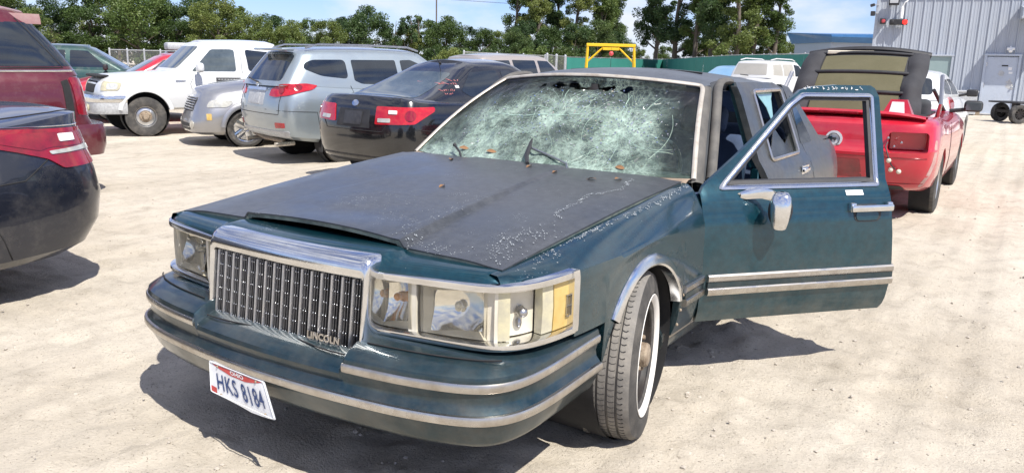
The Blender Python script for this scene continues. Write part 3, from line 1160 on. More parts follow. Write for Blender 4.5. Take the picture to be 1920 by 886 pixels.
# tall airy trees in the middle
for px, D, H, v, mt in ((968, 118, 15.5, 0, 'leaf'), (1005, 112, 14.0, 1, 'leaf_y'), (1040, 120, 15.5, 2, 'leaf_d'), (1078, 114, 14.5, 0, 'leaf_y'), (1120, 118, 15.5, 1, 'leaf'), (1150, 124, 13.0, 2, 'leaf_d')):
    x, y = wp(px, D)
    tree('tall_tree', 'tall', v, mt, x, y, H / 14.5, next(LB3), 'tall trees behind the yellow frame')
for px, D, H, v, mt in ((985, 104, 7.0, 0, 'leaf_d'), (1030, 106, 6.2, 1, 'leaf'), (1075, 104, 6.6, 2, 'leaf_d'), (1118, 106, 7.2, 3, 'leaf_d'), (1150, 110, 6.0, 0, 'leaf_d'), (1178, 112, 4.6, 1, 'leaf_y')):
    x, y = wp(px, D)
    tree('broadleaf_tree', 'broad', v, mt, x, y, H / 7.6, next(LB4), 'bushy trees below the tall trees')
for px, D, H, v, mt in ((1228, 98, 14.5, 2, 'leaf_d'), (1262, 92, 15.5, 0, 'leaf_d'), (1300, 88, 14.5, 1, 'leaf'), (1332, 84, 14.0, 2, 'leaf_d'), (1380, 78, 13.0, 0, 'leaf_y'), (1408, 80, 13.5, 1, 'leaf_y'), (1448, 80, 12.0, 2, 'leaf')):
    x, y = wp(px, D)
    tree('tall_tree', 'tall', v, mt, x, y, H / 14.5, next(LB5), 'tall trees behind the green fence')
for px, D, H, v, mt in ((1200, 104, 3.6, 0, 'leaf_y'), (1245, 100, 3.9, 1, 'leaf'), (1290, 94, 4.2, 2, 'leaf_d'), (1325, 90, 4.6, 3, 'leaf_y'), (1365, 86, 4.4, 0, 'leaf'), (1410, 84, 4.6, 1, 'leaf_d'), (1450, 82, 4.8, 2, 'leaf_y'), (1482, 84, 4.2, 3, 'leaf')):
    x, y = wp(px, D)
    tree('broadleaf_tree', 'broad', v, mt, x, y, H / 7.6, next(LB6), 'understorey trees behind the green fence')
for px, D, H in ((1512, 150, 6.4), (1540, 155, 6.0), (1575, 150, 6.0)):
    x, y = wp(px, D)
    tree('broadleaf_tree', 'broad', int(px) % 4, 'leaf_d', x, y, H / 7.6, next(LB7), 'distant trees by the blue roof')

# ------------------------------------------------------------------ fences
MT['screen'] = pbr('green_screen_cloth', (.020, .175, .145), .8, var=.6, vs=.8, col2=(.03, .21, .175), bump=.2, bs=30)
MT['galv'] = pbr('galvanised', (.48, .49, .50), .45, .7, var=.6, vs=5)
def wire_mat():
    m = bpy.data.materials.new('chain_link')
    m.use_nodes = True
    nt = m.node_tree
    nt.nodes.remove(nt.nodes['Principled BSDF'])
    out = nt.nodes['Material Output']
    tr = nt.nodes.new('ShaderNodeBsdfTransparent')
    df = _n(nt, 'ShaderNodeBsdfDiffuse', Color=(.38, .39, .40, 1))
    mx_ = nt.nodes.new('ShaderNodeMixShader')
    mx_.inputs[0].default_value = .17
    nt.links.new(tr.outputs[0], mx_.inputs[1])
    nt.links.new(df.outputs[0], mx_.inputs[2])
    nt.links.new(mx_.outputs[0], out.inputs['Surface'])
    return m
MT['mesh'] = wire_mat()

def fence(name, label, a, b, n, panel, panel_mat, post_r=.04, sag=0.0, rail=True):
    """a, b = (x, y, ztop); n bays."""
    a, b = Vector(a), Vector(b)
    t = thing(name, label, 'fence', ((a.x + b.x) / 2, (a.y + b.y) / 2, 0))
    OFFS[t.name] = ((a.x + b.x) / 2, (a.y + b.y) / 2, 0)
    P = [a.lerp(b, k / n) for k in range(n + 1)]
    d = (b - a).normalized()
    nrm_ = Vector((d.y, -d.x, 0))
    if nrm_.dot(Vector((a.x - CP.x, a.y - CP.y, 0))) < 0:
        nrm_ = -nrm_        # cloth hangs on the lot side of the posts
    for p in P:
        obj('fence_post', MB().tube([(p.x, p.y, -.2), (p.x, p.y, p.z + .04)], post_r, 8).ball((p.x, p.y, p.z + .05), post_r * 1.2, 1), 'galv', t, 40)
    for k in range(n):
        p, q = P[k], P[k + 1]
        rows = []
        for s in np.linspace(0, 1, 9):
            c = p.lerp(q, s)
            off = nrm_ * (-.05 - .03 * math.sin(s * math.pi) + .012 * math.sin(s * 19 + k))
            zt_ = c.z - .03 - sag * math.sin(s * math.pi)
            rows.append([(c.x + off.x * w, c.y + off.y * w, z) for z, w in ((.05, 1), (zt_ * .35, 1.3), (zt_ * .7, 1.2), (zt_, 1))])
        obj(panel, MB().grid(np.array(rows)), panel_mat, t, 60)
    if rail:
        obj('top_rail', MB().tube([(p.x, p.y, p.z) for p in P], .025, 6), 'galv', t, 40)
    return t
def P3(px, D, py):
    x, y = wp(px, D, py)
    d = CF + CR * ((px - 960) / 1516.6) - CU * ((py - 443) / 1516.6)
    return (x, y, (CP + d * D).z)
fence('privacy_fence', 'long green screened fence behind the dusty white SUV and the convertible', P3(1372, 64, 103.6), P3(1575, 45, 99.5), 8, 'screen_panel', 'screen', sag=.02)
fence('privacy_fence', 'green screened fence run between the fence corner and the light blue car', P3(1243, 98, 111.5), P3(1372, 64, 103.6), 10, 'screen_panel', 'screen', sag=.02)
fence('privacy_fence', 'green screened fence section behind the yellow lifting frame', P3(1062, 78, 107), P3(1243, 98, 111.5), 5, 'screen_panel', 'screen', sag=.03)
fence('wire_fence', 'grey chain link fence with pale posts, left of the green screen', P3(870, 50, 97.5), P3(1022, 69, 104.5), 3, 'wire_panel', 'mesh', post_r=.06)
fence('wire_gate', 'short chain link gate bay with thick pale posts, at the end of the green screen', P3(1026, 69.5, 103), P3(1060, 74, 106), 2, 'wire_panel', 'mesh', post_r=.11, rail=True)
fence('wire_fence', 'low far chain link fence seen between the green wagon and the white pickup', P3(205, 46, 93), P3(330, 50, 96), 4, 'wire_panel', 'mesh', post_r=.05)

# ------------------------------------------------------------------ yellow lifting frame
MT['yellow'] = pbr('yellow_paint', (.72, .47, .012), .45, var=.5, vs=4, col2=(.60, .36, .02))
gxx, gyy = wp(1145, 60, 100)
gan = thing('lifting_frame', 'yellow steel lifting frame with a red ball hanging from it, behind the sedan roof', 'frame', (gxx, gyy, 0), math.atan2(CR.y, CR.x))
wd = 1.72
obj('top_beam', MB().box((0, 0, 2.83), (2 * wd + .2, .22, .22), bev=.03), 'yellow', gan)
obj('lower_beam', MB().box((0, 0, 2.56), (1.2, .16, .20), bev=.02), 'yellow', gan)
for s in (-1, 1):
    for dy in (-.55, .55):
        m = MB().tube([(s * wd, 0, 2.75), (s * (wd + .10), dy, -.02)], .085, 4)
        obj('leg', m, 'yellow', gan, 20)
    obj('brace', MB().tube([(s * .55, 0, 2.68), (s * (wd - .02), 0, 1.62)], .065, 4), 'yellow', gan, 20)
MT['red_ball'] = pbr('red_ball', (.55, .06, .07), .5, var=.5, vs=6)
bx_, by_ = gxx - CF.x * .4, gyy - CF.y * .4
ball = thing('hanging_ball', 'red ball hanging under the yellow frame', 'ball', (bx_, by_, 0))
obj('ball', MB().ball((0, 0, 2.22), .17, 3), 'red_ball', ball)
obj('cable', MB().tube([(0, 0, 2.36), (0, 0, 2.62)], .012, 5).tube([(0, 0, 2.06), (0, 0, .9)], .015, 5), 'black_plastic', ball)

# ------------------------------------------------------------------ steel building
MT['steel_wall'] = pbr('pale_blue_steel', (.36, .395, .45), .5, .0, spec=.4, var=.5, vs=1.5, col2=(.42, .45, .50), dirt=((.30, .31, .33), .4, 3), mscale=(1, 1, .3))
MT['steel_door'] = pbr('door_steel', (.42, .47, .55), .5, var=.6, vs=3, col2=(.50, .54, .60), dirt=((.30, .31, .33), .4, 5))
MT['blue_metal'] = pbr('blue_metal', (.03, .12, .28), .4, var=.4, vs=2)
MT['frosted'] = pbr('frosted_pane', (.22, .30, .30), .35, coat=.4, var=.7, vs=1.2, col2=(.30, .38, .37))
B0 = Vector((.15, 32.4, 0))
BA = math.atan2(CR.y, CR.x) + R(-25)
bld = thing('steel_building', 'pale blue grey corrugated steel building with a door, right of the red convertible', 'building', (B0.x, B0.y, 0), BA)
BX0, BX1, BH_ = -3.67, 8.3, 4.42
def wall_panel(x0, w, z0, z1):
    """One sheet of ribbed siding: three high ribs, low ribs between; local y = 0, outward -y."""
    prof = []
    n = int(round(w / .305))
    for k in range(n):
        b = x0 + k * .305
        prof += [(b, 0), (b + .012, -.034), (b + .040, -.034), (b + .055, 0), (b + .115, 0), (b + .122, -.008), (b + .145, -.008), (b + .152, 0), (b + .212, 0), (b + .219, -.008), (b + .242, -.008), (b + .249, 0)]
    prof.append((x0 + w - .003, 0))
    return MB().grid(np.array([[(x, y, z) for z in (z0, z1)] for x, y in prof]))
DX = .58            # door centre along the wall
WX0, WX1 = -2.10, -1.0
x = BX0
while x < BX1 - .1:
    w = .915
    z0 = .06
    if x < DX + .56 and x + w > DX - .56:
        pass
    obj('wall_panel', wall_panel(x, w, z0, BH_), 'steel_wall', bld, 20)
    x += w
obj('wall_core', MB().box(((BX0 + BX1) / 2, 4.2, BH_ / 2), (BX1 - BX0 - .02, 8.3, BH_ - .02)), 'steel_wall', bld)
obj('corner_trim', MB().box((BX0 - .03, .02, BH_ / 2), (.10, .14, BH_), bev=.01), 'steel_wall', bld)
obj('eave_trim', MB().box(((BX0 + BX1) / 2, -.06, BH_ + .09), (BX1 - BX0 + .2, .22, .20), bev=.02), 'blue_metal', bld)
obj('roof', MB().add([(BX0 - .1, -.15, BH_ + .19), (BX1 + .1, -.15, BH_ + .19), (BX1 + .1, 4.2, BH_ + 1.0), (BX0 - .1, 4.2, BH_ + 1.0), (BX1 + .1, 8.5, BH_ + .19), (BX0 - .1, 8.5, BH_ + .19)], [(0, 1, 2, 3), (3, 2, 4, 5)]), 'blue_metal', bld)
obj('base_sill', MB().box(((BX0 + BX1) / 2, -.03, .03), (BX1 - BX0, .12, .06)), 'steel_wall', bld)
# door
fr = MB()
for dx in (-.53, .53):
    fr.box((DX + dx, -.05, 1.06), (.08, .12, 2.12), bev=.006)
fr.box((DX, -.055, 2.135), (1.16, .13, .07), bev=.006)
dfr = obj('door_frame', fr, 'steel_door', bld)
drp = obj('door', MB().box((DX, -.045, 1.045), (.975, .05, 2.03), bev=.004), 'steel_door', bld)
for z in (.35, 1.06, 1.80):
    obj('hinge', MB().box((DX - .475, -.078, z), (.035, .02, .13), bev=.004), 'grille_metal', drp)
obj('handle', MB().ball((DX + .40, -.10, 1.0), .035, 2).box((DX + .40, -.075, 1.03), (.06, .012, .18), bev=.003), 'chrome', drp)
obj('name_plate', MB().box((DX + .10, -.073, 1.76), (.20, .006, .05)), 'black_plastic', drp)
rb_ = obj('warning_sticker', MB().box((DX + .27, -.073, 1.66), (.11, .006, .11)), 'white_sticker', drp)
obj('sticker_print', MB().lathe([(.045, -.0045), (.045, .0), (.026, .0), (.026, -.0045)], (DX + .27, -.0725, 1.665), 16, axis='Y'), 'red_lens', rb_)
obj('notice', MB().box((DX + .30, -.073, 1.52), (.12, .004, .07)), 'white_sticker', drp)
MT['scuff'] = pbr('scuffed_paint', (.34, .345, .35), .7, var=.9, vs=16, col2=(.60, .61, .62))
obj('scuff_mark', MB().add([(DX + .02 + (.10 + .03 * math.sin(k * 2.4)) * math.cos(k * math.pi / 8), -.0718, 1.49 + (.10 + .03 * math.sin(k * 3.1)) * math.sin(k * math.pi / 8)) for k in range(16)], [tuple(range(16))]), 'scuff', drp, 0)
obj('scuff_mark', MB().add([(DX + .30 + (.13 + .05 * math.sin(k * 2.9)) * math.cos(k * math.pi / 8) * .7, -.0718, 1.12 + (.17 + .05 * math.sin(k * 2.1)) * math.sin(k * math.pi / 8)) for k in range(16)], [tuple(range(16))]), 'scuff', drp, 0)
obj('threshold', MB().box((DX, -.09, .045), (1.05, .16, .05), bev=.005), 'galv', bld)
# window
wf_ = MB()
for dx in (WX0, WX1):
    wf_.box((dx, -.05, 1.42), (.07, .10, 1.36), bev=.005)
for z in (.76, 2.08):
    wf_.box(((WX0 + WX1) / 2, -.052, z), (WX1 - WX0 + .10, .11, .06), bev=.005)
wfo = obj('window', wf_, 'steel_wall', bld)
obj('pane', MB().box(((WX0 + WX1) / 2, -.038, 1.42), (WX1 - WX0, .012, 1.30)), 'frosted', wfo)

def on_wall(x, y, z):
    return (B0.x + math.cos(BA) * x - math.sin(BA) * y, B0.y + math.sin(BA) * x + math.cos(BA) * y, z)
def wall_thing(name, label, cat, x, z, y=0):
    return thing(name, label, cat, on_wall(x, y, z), BA)
cn = wall_thing('wall_hood', 'pale metal box hood fixed to the steel wall above and right of the door', 'hood', 1.62, 3.36, -.04)
obj('hood_box', MB().add([(-.72, 0, .46), (.72, 0, .46), (.72, -.85, .34), (-.72, -.85, .34), (-.72, 0, 0), (.72, 0, 0), (.72, -.85, 0), (-.72, -.85, 0)], [(0, 1, 2, 3), (7, 6, 5, 4), (0, 3, 7, 4), (1, 5, 6, 2), (3, 2, 6, 7), (0, 4, 5, 1)]), 'steel_wall', cn, 20)
obj('hood_lip', MB().box((0, -.86, .03), (1.48, .03, .06)), 'galv', cn)
sc = wall_thing('security_camera', 'white security camera on the steel wall above the door', 'camera', .77, 2.35, -.04)
obj('housing', MB().lathe([(.05, -.12), (.055, 0), (.05, .12), (.001, .12)], (0, -.14, 0), 14, axis='X').ball((.0, -.16, -.07), .07, 2), 'white_sticker', sc)
obj('bracket', MB().box((0, -.05, .06), (.05, .12, .08), bev=.01), 'white_sticker', sc)
MT['red_glow'] = pbr('red_lamp', (.5, .01, .01), .3, emit=((1, .015, .01), 2.6))
MT['red_dim'] = pbr('red_lamp_dim', (.42, .05, .06), .3, coat=.5)
sg = wall_thing('signal_light', 'long black signal box with glowing red lamp, high on the steel wall', 'signal', -2.94, 3.25, -.10)
obj('box', MB().box((0, -.08, 0), (.60, .16, .20), bev=.015), 'black_plastic', sg)
obj('lamp', MB().lathe([(.085, 0), (.07, -.03), (.001, -.045)], (.22, -.16, 0), 20, axis='Y'), 'red_glow', sg)
obj('lamp', MB().lathe([(.075, 0), (.06, -.02), (.001, -.03)], (-.21, -.16, 0), 20, axis='Y'), 'black_plastic', sg)
obj('bracket', MB().box((0, .0, -.13), (.08, .12, .08)), 'galv', sg)
s2 = wall_thing('signal_light', 'small square signal with dull red lamp, at the left corner of the steel wall', 'signal', -3.47, 3.28, -.10)
obj('box', MB().box((0, -.08, 0), (.20, .16, .20), bev=.015), 'black_plastic', s2)
obj('lamp', MB().lathe([(.07, 0), (.055, -.03), (.001, -.04)], (0.02, -.16, 0), 20, axis='Y'), 'red_dim', s2)
fl = wall_thing('floodlight', 'dark square floodlight high on the steel wall above the red signals', 'floodlight', -3.16, 4.0, -.10)
obj('case', MB().box((0, -.14, 0), (.36, .18, .30), bev=.02), 'black_plastic', fl)
obj('lens', MB().box((0, -.235, .02), (.28, .012, .20)), 'plate_grey', fl)
obj('bracket', MB().box((0, -.03, .05), (.08, .10, .08)), 'galv', fl)
hp = wall_thing('wall_horn', 'white cylindrical horn on the steel wall beside the red signals', 'horn', -2.86, 3.60, -.10)
obj('body', MB().lathe([(.001, -.22), (.06, -.22), (.06, .10), (.04, .2), (.001, .2)], (0, -.08, 0), 14, axis='Z'), 'white_sticker', hp)
obj('arm', MB().tube([(0, -.08, .2), (.08, -.10, .36), (.16, -.02, .42)], .02, 6), 'white_sticker', hp)
for x_, z_, lab_ in ((-3.74, 3.56, 'small dark box lamp sticking out left of the building corner'), (-3.78, 3.86, 'dark angled floodlight sticking out left of the building corner, upper one')):
    b_ = wall_thing('corner_light', lab_, 'lamp', x_, z_, -.06)
    obj('case', MB().box((-.10, -.05, 0), (.16, .16, .17 if z_ < 3.7 else .10), M=Matrix.Rotation(0 if z_ < 3.7 else R(-18), 4, 'Y'), bev=.015), 'black_plastic', b_)
    obj('bracket', MB().box((.04, .0, .02), (.16, .04, .04)), 'galv', b_)
ub = wall_thing('utility_cabinet', 'grey utility cabinet standing against the steel wall beside the white hatchback', 'cabinet', -.40, 0, -.50)
obj('case', MB().box((0, 0, .42), (.62, .45, .78), bev=.012), 'plate_grey', ub)
obj('lid', MB().box((0, 0, .83), (.68, .50, .06), bev=.012), 'plate_grey', ub)
obj('foot', MB().box((0, 0, .02), (.5, .35, .05)), 'black_plastic', ub)
jb = wall_thing('junction_box', 'small rusty brown box on the ground at the foot of the steel wall', 'box', -.02, 0, -.30)
obj('case', MB().box((0, 0, .09), (.20, .16, .17), bev=.01), 'rusty', jb)
obj('lid', MB().box((0, 0, .185), (.22, .18, .02), bev=.004), 'rusty', jb)

# second building with the blue roof
x, y = wp(1592, 60)
b2 = thing('blue_roof_building', 'low pale building with a deep blue roof edge, left of the steel building', 'building', (x, y, 0), math.atan2(CR.y, CR.x) + R(6))
obj('wall', MB().box((1.6, 3, 1.75), (6.4, 6, 3.5)), 'steel_wall', b2)
obj('roof', MB().add([(-2.1, -.9, 3.95), (5.2, -.9, 4.1), (5.2, 6.6, 4.4), (-2.1, 6.6, 4.3), (-1.7, -.4, 3.42), (5.0, -.4, 3.42), (5.0, 6.4, 3.42), (-1.7, 6.4, 3.42), (-2.1, -.9, 3.78), (5.2, -.9, 3.92)],
                 [(0, 1, 2, 3), (0, 8, 9, 1), (8, 4, 5, 9), (4, 7, 6, 5), (3, 2, 6, 7), (0, 3, 7, 4, 8), (1, 9, 5, 6, 2)]), 'blue_metal', b2, 20)
obj('gutter', MB().box((1.55, -.93, 3.83), (7.3, .05, .08)), 'blue_metal', b2)

# ------------------------------------------------------------------ trailer wheels by the building
x, y = wp(1884, 25.3, 228)
tl = thing('trailer', 'small trailer with black tyres and white panel, at the right edge', 'trailer', (x, y, 0), math.atan2(CR.y, CR.x) + R(10), (0, 0, 0))
tms = wheel_meshes(.29, .17, .17, 'multi', 'steel_black', 'rubber', 10)
for dx, dy in ((-.05, -.55), (.30, .60)):
    w = place_wheel(tl, tms, (0, 0, 0), 1, 0)
    w.location = (dx, dy, .285)
    w.rotation_euler = (0, 0, -math.pi / 2 + (0 if dy < 0 else math.pi))
obj('deck', MB().box((.28, 0, .62), (.85, 1.3, .05), bev=.01), 'black_plastic', tl)
obj('frame', MB().box((.0, -.35, .47), (.14, .2, .30), bev=.01).box((.1, 0, .34), (.10, 1.2, .08)), 'steel_black', tl)
fe = MB()
fe.grid(np.array([[(.95 + .42 * math.cos(a), yy, .34 + .40 * math.sin(a)) for yy in (-.75, -.45)] for a in np.linspace(R(175), R(5), 16)]))
obj('mudguard', fe, 'black_plastic', tl, 40)
obj('side_panel', MB().box((.98, -.58, .32), (.62, .04, .52), bev=.015), 'white_sticker', tl)
obj('side_panel', MB().box((1.6, 0, .55), (.7, 1.2, .6), bev=.03), 'white_sticker', tl)

# ------------------------------------------------------------------ utility pole and wires far behind
x, y = wp(818, 150)
up = thing('utility_pole', 'thin utility pole rising above the far tree line', 'pole', (x, y, 0), math.atan2(CR.y, CR.x))
obj('pole', MB().tube([(0, 0, -.2), (0, 0, 14)], .13, 8), 'bark', up)
obj('crossarm', MB().box((0, 0, 12.2), (2.4, .12, .14)), 'bark', up)
for dx in (-1.1, 1.1):
    obj('wire', MB().tube([(dx, 0, 12.32), (dx + 14, 2, 11.9), (dx + 30, 4, 12.2)], .02, 4), 'black_plastic', up)
# ------------------------------------------------------------------ the teal sedan in front
def paint_mat(name, col, col2, fade, rough, frough, coat, scale=2.2, spots=0.0, dust=0.0, flake=(0.02, 0.13, 0.13)):
    """Aged metallic paint: sound clear-coated colour, a chalky faded colour in patches, pale lichen specks, dust low down."""
    m = bpy.data.materials.new(name)
    m.use_nodes = True
    nt = m.node_tree
    b = nt.nodes['Principled BSDF']
    L = nt.links.new
    tcn = nt.nodes.new('ShaderNodeTexCoord')
    n1 = _n(nt, 'ShaderNodeTexNoise', Scale=scale, Detail=9.0, Roughness=0.66)
    L(tcn.outputs['Object'], n1.inputs['Vector'])
    r1 = nt.nodes.new('ShaderNodeMapRange')
    r1.inputs['From Min'].default_value = 0.62 - fade * 0.5
    r1.inputs['From Max'].default_value = 0.80 - fade * 0.35
    L(n1.outputs['Fac'], r1.inputs['Value'])
    mx = nt.nodes.new('ShaderNodeMixRGB')
    mx.inputs['Color1'].default_value = (*col, 1)
    mx.inputs['Color2'].default_value = (*col2, 1)
    L(r1.outputs[0], mx.inputs['Fac'])
    cur = mx.outputs[0]
    # fine mottling
    n4 = _n(nt, 'ShaderNodeTexNoise', Scale=26.0, Detail=8.0, Roughness=0.7)
    L(tcn.outputs['Object'], n4.inputs['Vector'])
    r4 = nt.nodes.new('ShaderNodeMapRange')
    r4.inputs['From Min'].default_value = 0.35
    r4.inputs['From Max'].default_value = 0.72
    r4.inputs['To Min'].default_value = 0.72
    r4.inputs['To Max'].default_value = 1.35
    L(n4.outputs['Fac'], r4.inputs['Value'])
    mm = nt.nodes.new('ShaderNodeMixRGB')
    mm.blend_type = 'MULTIPLY'
    mm.inputs['Fac'].default_value = 0.8
    L(cur, mm.inputs['Color1'])
    L(r4.outputs[0], mm.inputs['Color2'])
    cur = mm.outputs[0]
    rr = nt.nodes.new('ShaderNodeMapRange')
    rr.inputs['To Min'].default_value = rough
    rr.inputs['To Max'].default_value = frough
    L(r1.outputs[0], rr.inputs['Value'])
    rough_out = rr.outputs[0]
    if spots:
        vo = _n(nt, 'ShaderNodeTexVoronoi', Scale=95.0)
        L(tcn.outputs['Object'], vo.inputs['Vector'])
        n2 = _n(nt, 'ShaderNodeTexNoise', Scale=4.2, Detail=7.0, Roughness=0.7)
        L(tcn.outputs['Object'], n2.inputs['Vector'])
        a = nt.nodes.new('ShaderNodeMapRange')
        a.inputs['From Min'].default_value = 0.53
        a.inputs['From Max'].default_value = 0.76
        a.inputs['To Max'].default_value = 0.46
        L(n2.outputs['Fac'], a.inputs['Value'])
        lt = nt.nodes.new('ShaderNodeMath')
        lt.operation = 'LESS_THAN'
        L(vo.outputs['Distance'], lt.inputs[0])
        L(a.outputs[0], lt.inputs[1])
        ml = nt.nodes.new('ShaderNodeMath')
        ml.operation = 'MULTIPLY'
        ml.inputs[1].default_value = spots
        L(lt.outputs[0], ml.inputs[0])
        ms = nt.nodes.new('ShaderNodeMixRGB')
        ms.inputs['Color2'].default_value = (0.48, 0.51, 0.52, 1)
        L(cur, ms.inputs['Color1'])
        L(ml.outputs[0], ms.inputs['Fac'])
        cur = ms.outputs[0]
    if dust:
        n3 = _n(nt, 'ShaderNodeTexNoise', Scale=5.5, Detail=9.0, Roughness=0.72)
        L(tcn.outputs['Object'], n3.inputs['Vector'])
        sx_ = nt.nodes.new('ShaderNodeSeparateXYZ')
        L(tcn.outputs['Object'], sx_.inputs[0])
        hz = nt.nodes.new('ShaderNodeMapRange')     # road dust thins with height
        hz.inputs['From Min'].default_value = 0.25
        hz.inputs['From Max'].default_value = 0.75
        hz.inputs['To Min'].default_value = 1.0
        hz.inputs['To Max'].default_value = 0.12
        L(sx_.outputs['Z'], hz.inputs['Value'])
        nr = nt.nodes.new('ShaderNodeMapRange')
        nr.inputs['From Min'].default_value = 0.38
        nr.inputs['From Max'].default_value = 0.75
        L(n3.outputs['Fac'], nr.inputs['Value'])
        mu = nt.nodes.new('ShaderNodeMath')
        mu.operation = 'MULTIPLY'
        L(hz.outputs[0], mu.inputs[0])
        L(nr.outputs[0], mu.inputs[1])
        mu2 = nt.nodes.new('ShaderNodeMath')
        mu2.operation = 'MULTIPLY'
        mu2.inputs[1].default_value = dust
        L(mu.outputs[0], mu2.inputs[0])
        ms = nt.nodes.new('ShaderNodeMixRGB')
        ms.inputs['Color2'].default_value = (0.30, 0.26, 0.20, 1)
        L(cur, ms.inputs['Color1'])
        L(mu2.outputs[0], ms.inputs['Fac'])
        cur = ms.outputs[0]
        ad = nt.nodes.new('ShaderNodeMath')
        ad.operation = 'MULTIPLY_ADD'
        ad.inputs[1].default_value = 0.5
        L(mu2.outputs[0], ad.inputs[0])
        L(rough_out, ad.inputs[2])
        rough_out = ad.outputs[0]
    L(cur, b.inputs['Base Color'])
    L(rough_out, b.inputs['Roughness'])
    b.inputs['Metallic'].default_value = 0.55 if coat > .7 else 0.35
    cw = nt.nodes.new('ShaderNodeMapRange')
    cw.inputs['To Min'].default_value = coat
    cw.inputs['To Max'].default_value = coat * 0.35
    L(r1.outputs[0], cw.inputs['Value'])
    L(cw.outputs[0], b.inputs['Coat Weight'])
    b.inputs['Coat Roughness'].default_value = 0.08 if coat > .7 else 0.2
    bp = nt.nodes.new('ShaderNodeBump')
    bp.inputs['Strength'].default_value = 0.045
    bp.inputs['Distance'].default_value = 0.004
    L(n4.outputs['Fac'], bp.inputs['Height'])
    L(bp.outputs[0], b.inputs['Normal'])
    return m

MT['teal'] = paint_mat('teal_paint', (0.003, 0.046, 0.066), (0.007, 0.040, 0.056), 0.18, 0.28, 0.42, 1.0, dust=0.34)
MT['teal_low'] = paint_mat('teal_bumper', (0.004, 0.029, 0.043), (0.011, 0.036, 0.048), 0.28, 0.34, 0.48, 0.8, dust=0.36)
MT['teal_top'] = paint_mat('teal_front_panel', (0.006, 0.052, 0.074), (0.014, 0.056, 0.078), 0.2, 0.3, 0.5, 0.75, spots=0.75, scale=3.0)
MT['teal_fender'] = paint_mat('teal_fender', (0.005, 0.042, 0.060), (0.012, 0.044, 0.058), 0.22, 0.26, 0.4, 1.0, spots=0.5, dust=0.22)
MT['faded'] = paint_mat('faded_hood_paint', (0.026, 0.032, 0.039), (0.080, 0.084, 0.090), 0.66, 0.30, 0.46, 0.6, spots=0.5, scale=1.8)
MT['faded_roof'] = paint_mat('faded_roof_paint', (0.044, 0.054, 0.068), (0.09, 0.10, 0.115), 0.65, 0.32, 0.48, 0.45, spots=0.35, scale=2.0)
MT['faded_reflect_side'] = paint_mat('faded_reflect_side_paint', (0.030, 0.042, 0.050), (0.085, 0.088, 0.088), 0.62, 0.30, 0.48, 0.5, dust=0.6, scale=2.6)  # dusty faded grey; its pale, low beige tint also paints in the ground's reflection
MT['primer_lip'] = pbr('primer_lip', (0.16, 0.20, 0.17), 0.6, var=0.8, vs=14, col2=(0.34, 0.36, 0.30), dirt=((0.05, 0.05, 0.045), 0.9, 9))

hero = thing('green_sedan', 'dark teal sedan with smashed windshield, popped hood and open front door, nearest the camera', 'car', (0, 2.65, 0), 0, (0, 2.65, 0))

SX = [(.22, .86), (.25, .885), (.30, .93), (.36, .955), (.46, .972), (.56, .978), (.70, .975), (.80, .965), (.86, .948), (.90, .93), (.935, .905), (.96, .885), (1.36, .735), (1.42, .69)]
FY = smooth_lin([(.10, .76), (.17, .822), (.208, .872), (.28, .925), (.36, .957), (.5, .985), (.75, 1.0), (1.2, 1.0), (3.0, 1.0), (4.25, 1.0), (4.55, .985), (4.8, .945), (4.98, .89), (5.08, .82)])
def sx(z): return lin(z, SX)
def fy(y): return lin(y, FY)

# ---- fenders
ZC = [(.1, .80), (.5, .803), (.9, .80), (1.3, .82), (1.72, .848)]
XH = [(.1, .795), (.25, .80), (1.0, .825), (1.72, .842)]
ZH = [(.1, .826), (.25, .834), (.5, .853), (1.0, .90), (1.6, .955), (1.72, .962)]
def arch_z(y, r, cy=1.09, cz=.35):
    d = r * r - (y - cy) ** 2
    return cz + math.sqrt(d) if d > 0 else None

def fender(side):
    ys = list(np.linspace(.212, .495, 12)) + [.4951] + list(np.linspace(.51, .70, 6)) + list(np.linspace(.715, 1.465, 40)) + [1.466] + list(np.linspace(1.50, 1.712, 7))
    rows = []
    for y in ys:
        zc, xh, zh = lin(y, ZC), lin(y, XH), lin(y, ZH)
        f = fy(y)
        if y < .4951:
            zl = .792
        elif y <= .705:
            zl = .578
        elif y <= 1.4655:
            zl = max(arch_z(y, .378) or .30, .30)
        else:
            zl = .305
        xc = sx(zc) * f
        xh = min(xh, xc - .03)
        r = [(xh, y, zh - .06), (xh, y, zh - .004), (xh + .006, y, zh), (xh + .03, y, zh - .003)]
        for t in (.3, .55, .78, .93):
            x = xh + .03 + (xc - xh - .03) * t
            r.append((x, y, zh - .003 + (zc - zh + .003) * (t ** 1.5)))
        r.append((xc, y, zc))
        zt2 = min(zc - .012, max(zl + .001, zc - .012))
        for k in range(1, 13):
            z = zc + (zl - zc) * (k / 12) ** 0.9
            r.append((sx(z) * f + (.003 if k < 3 else 0), y, z))
        x = sx(zl) * f
        r.append((x - .03, y, zl + .004))
        rows.append(r)
    m = MB().grid(np.array(rows))
    return m if side > 0 else m.mirror()
for s in (1, -1):
    obj('fender', fender(s), 'teal_fender', hero, 28)

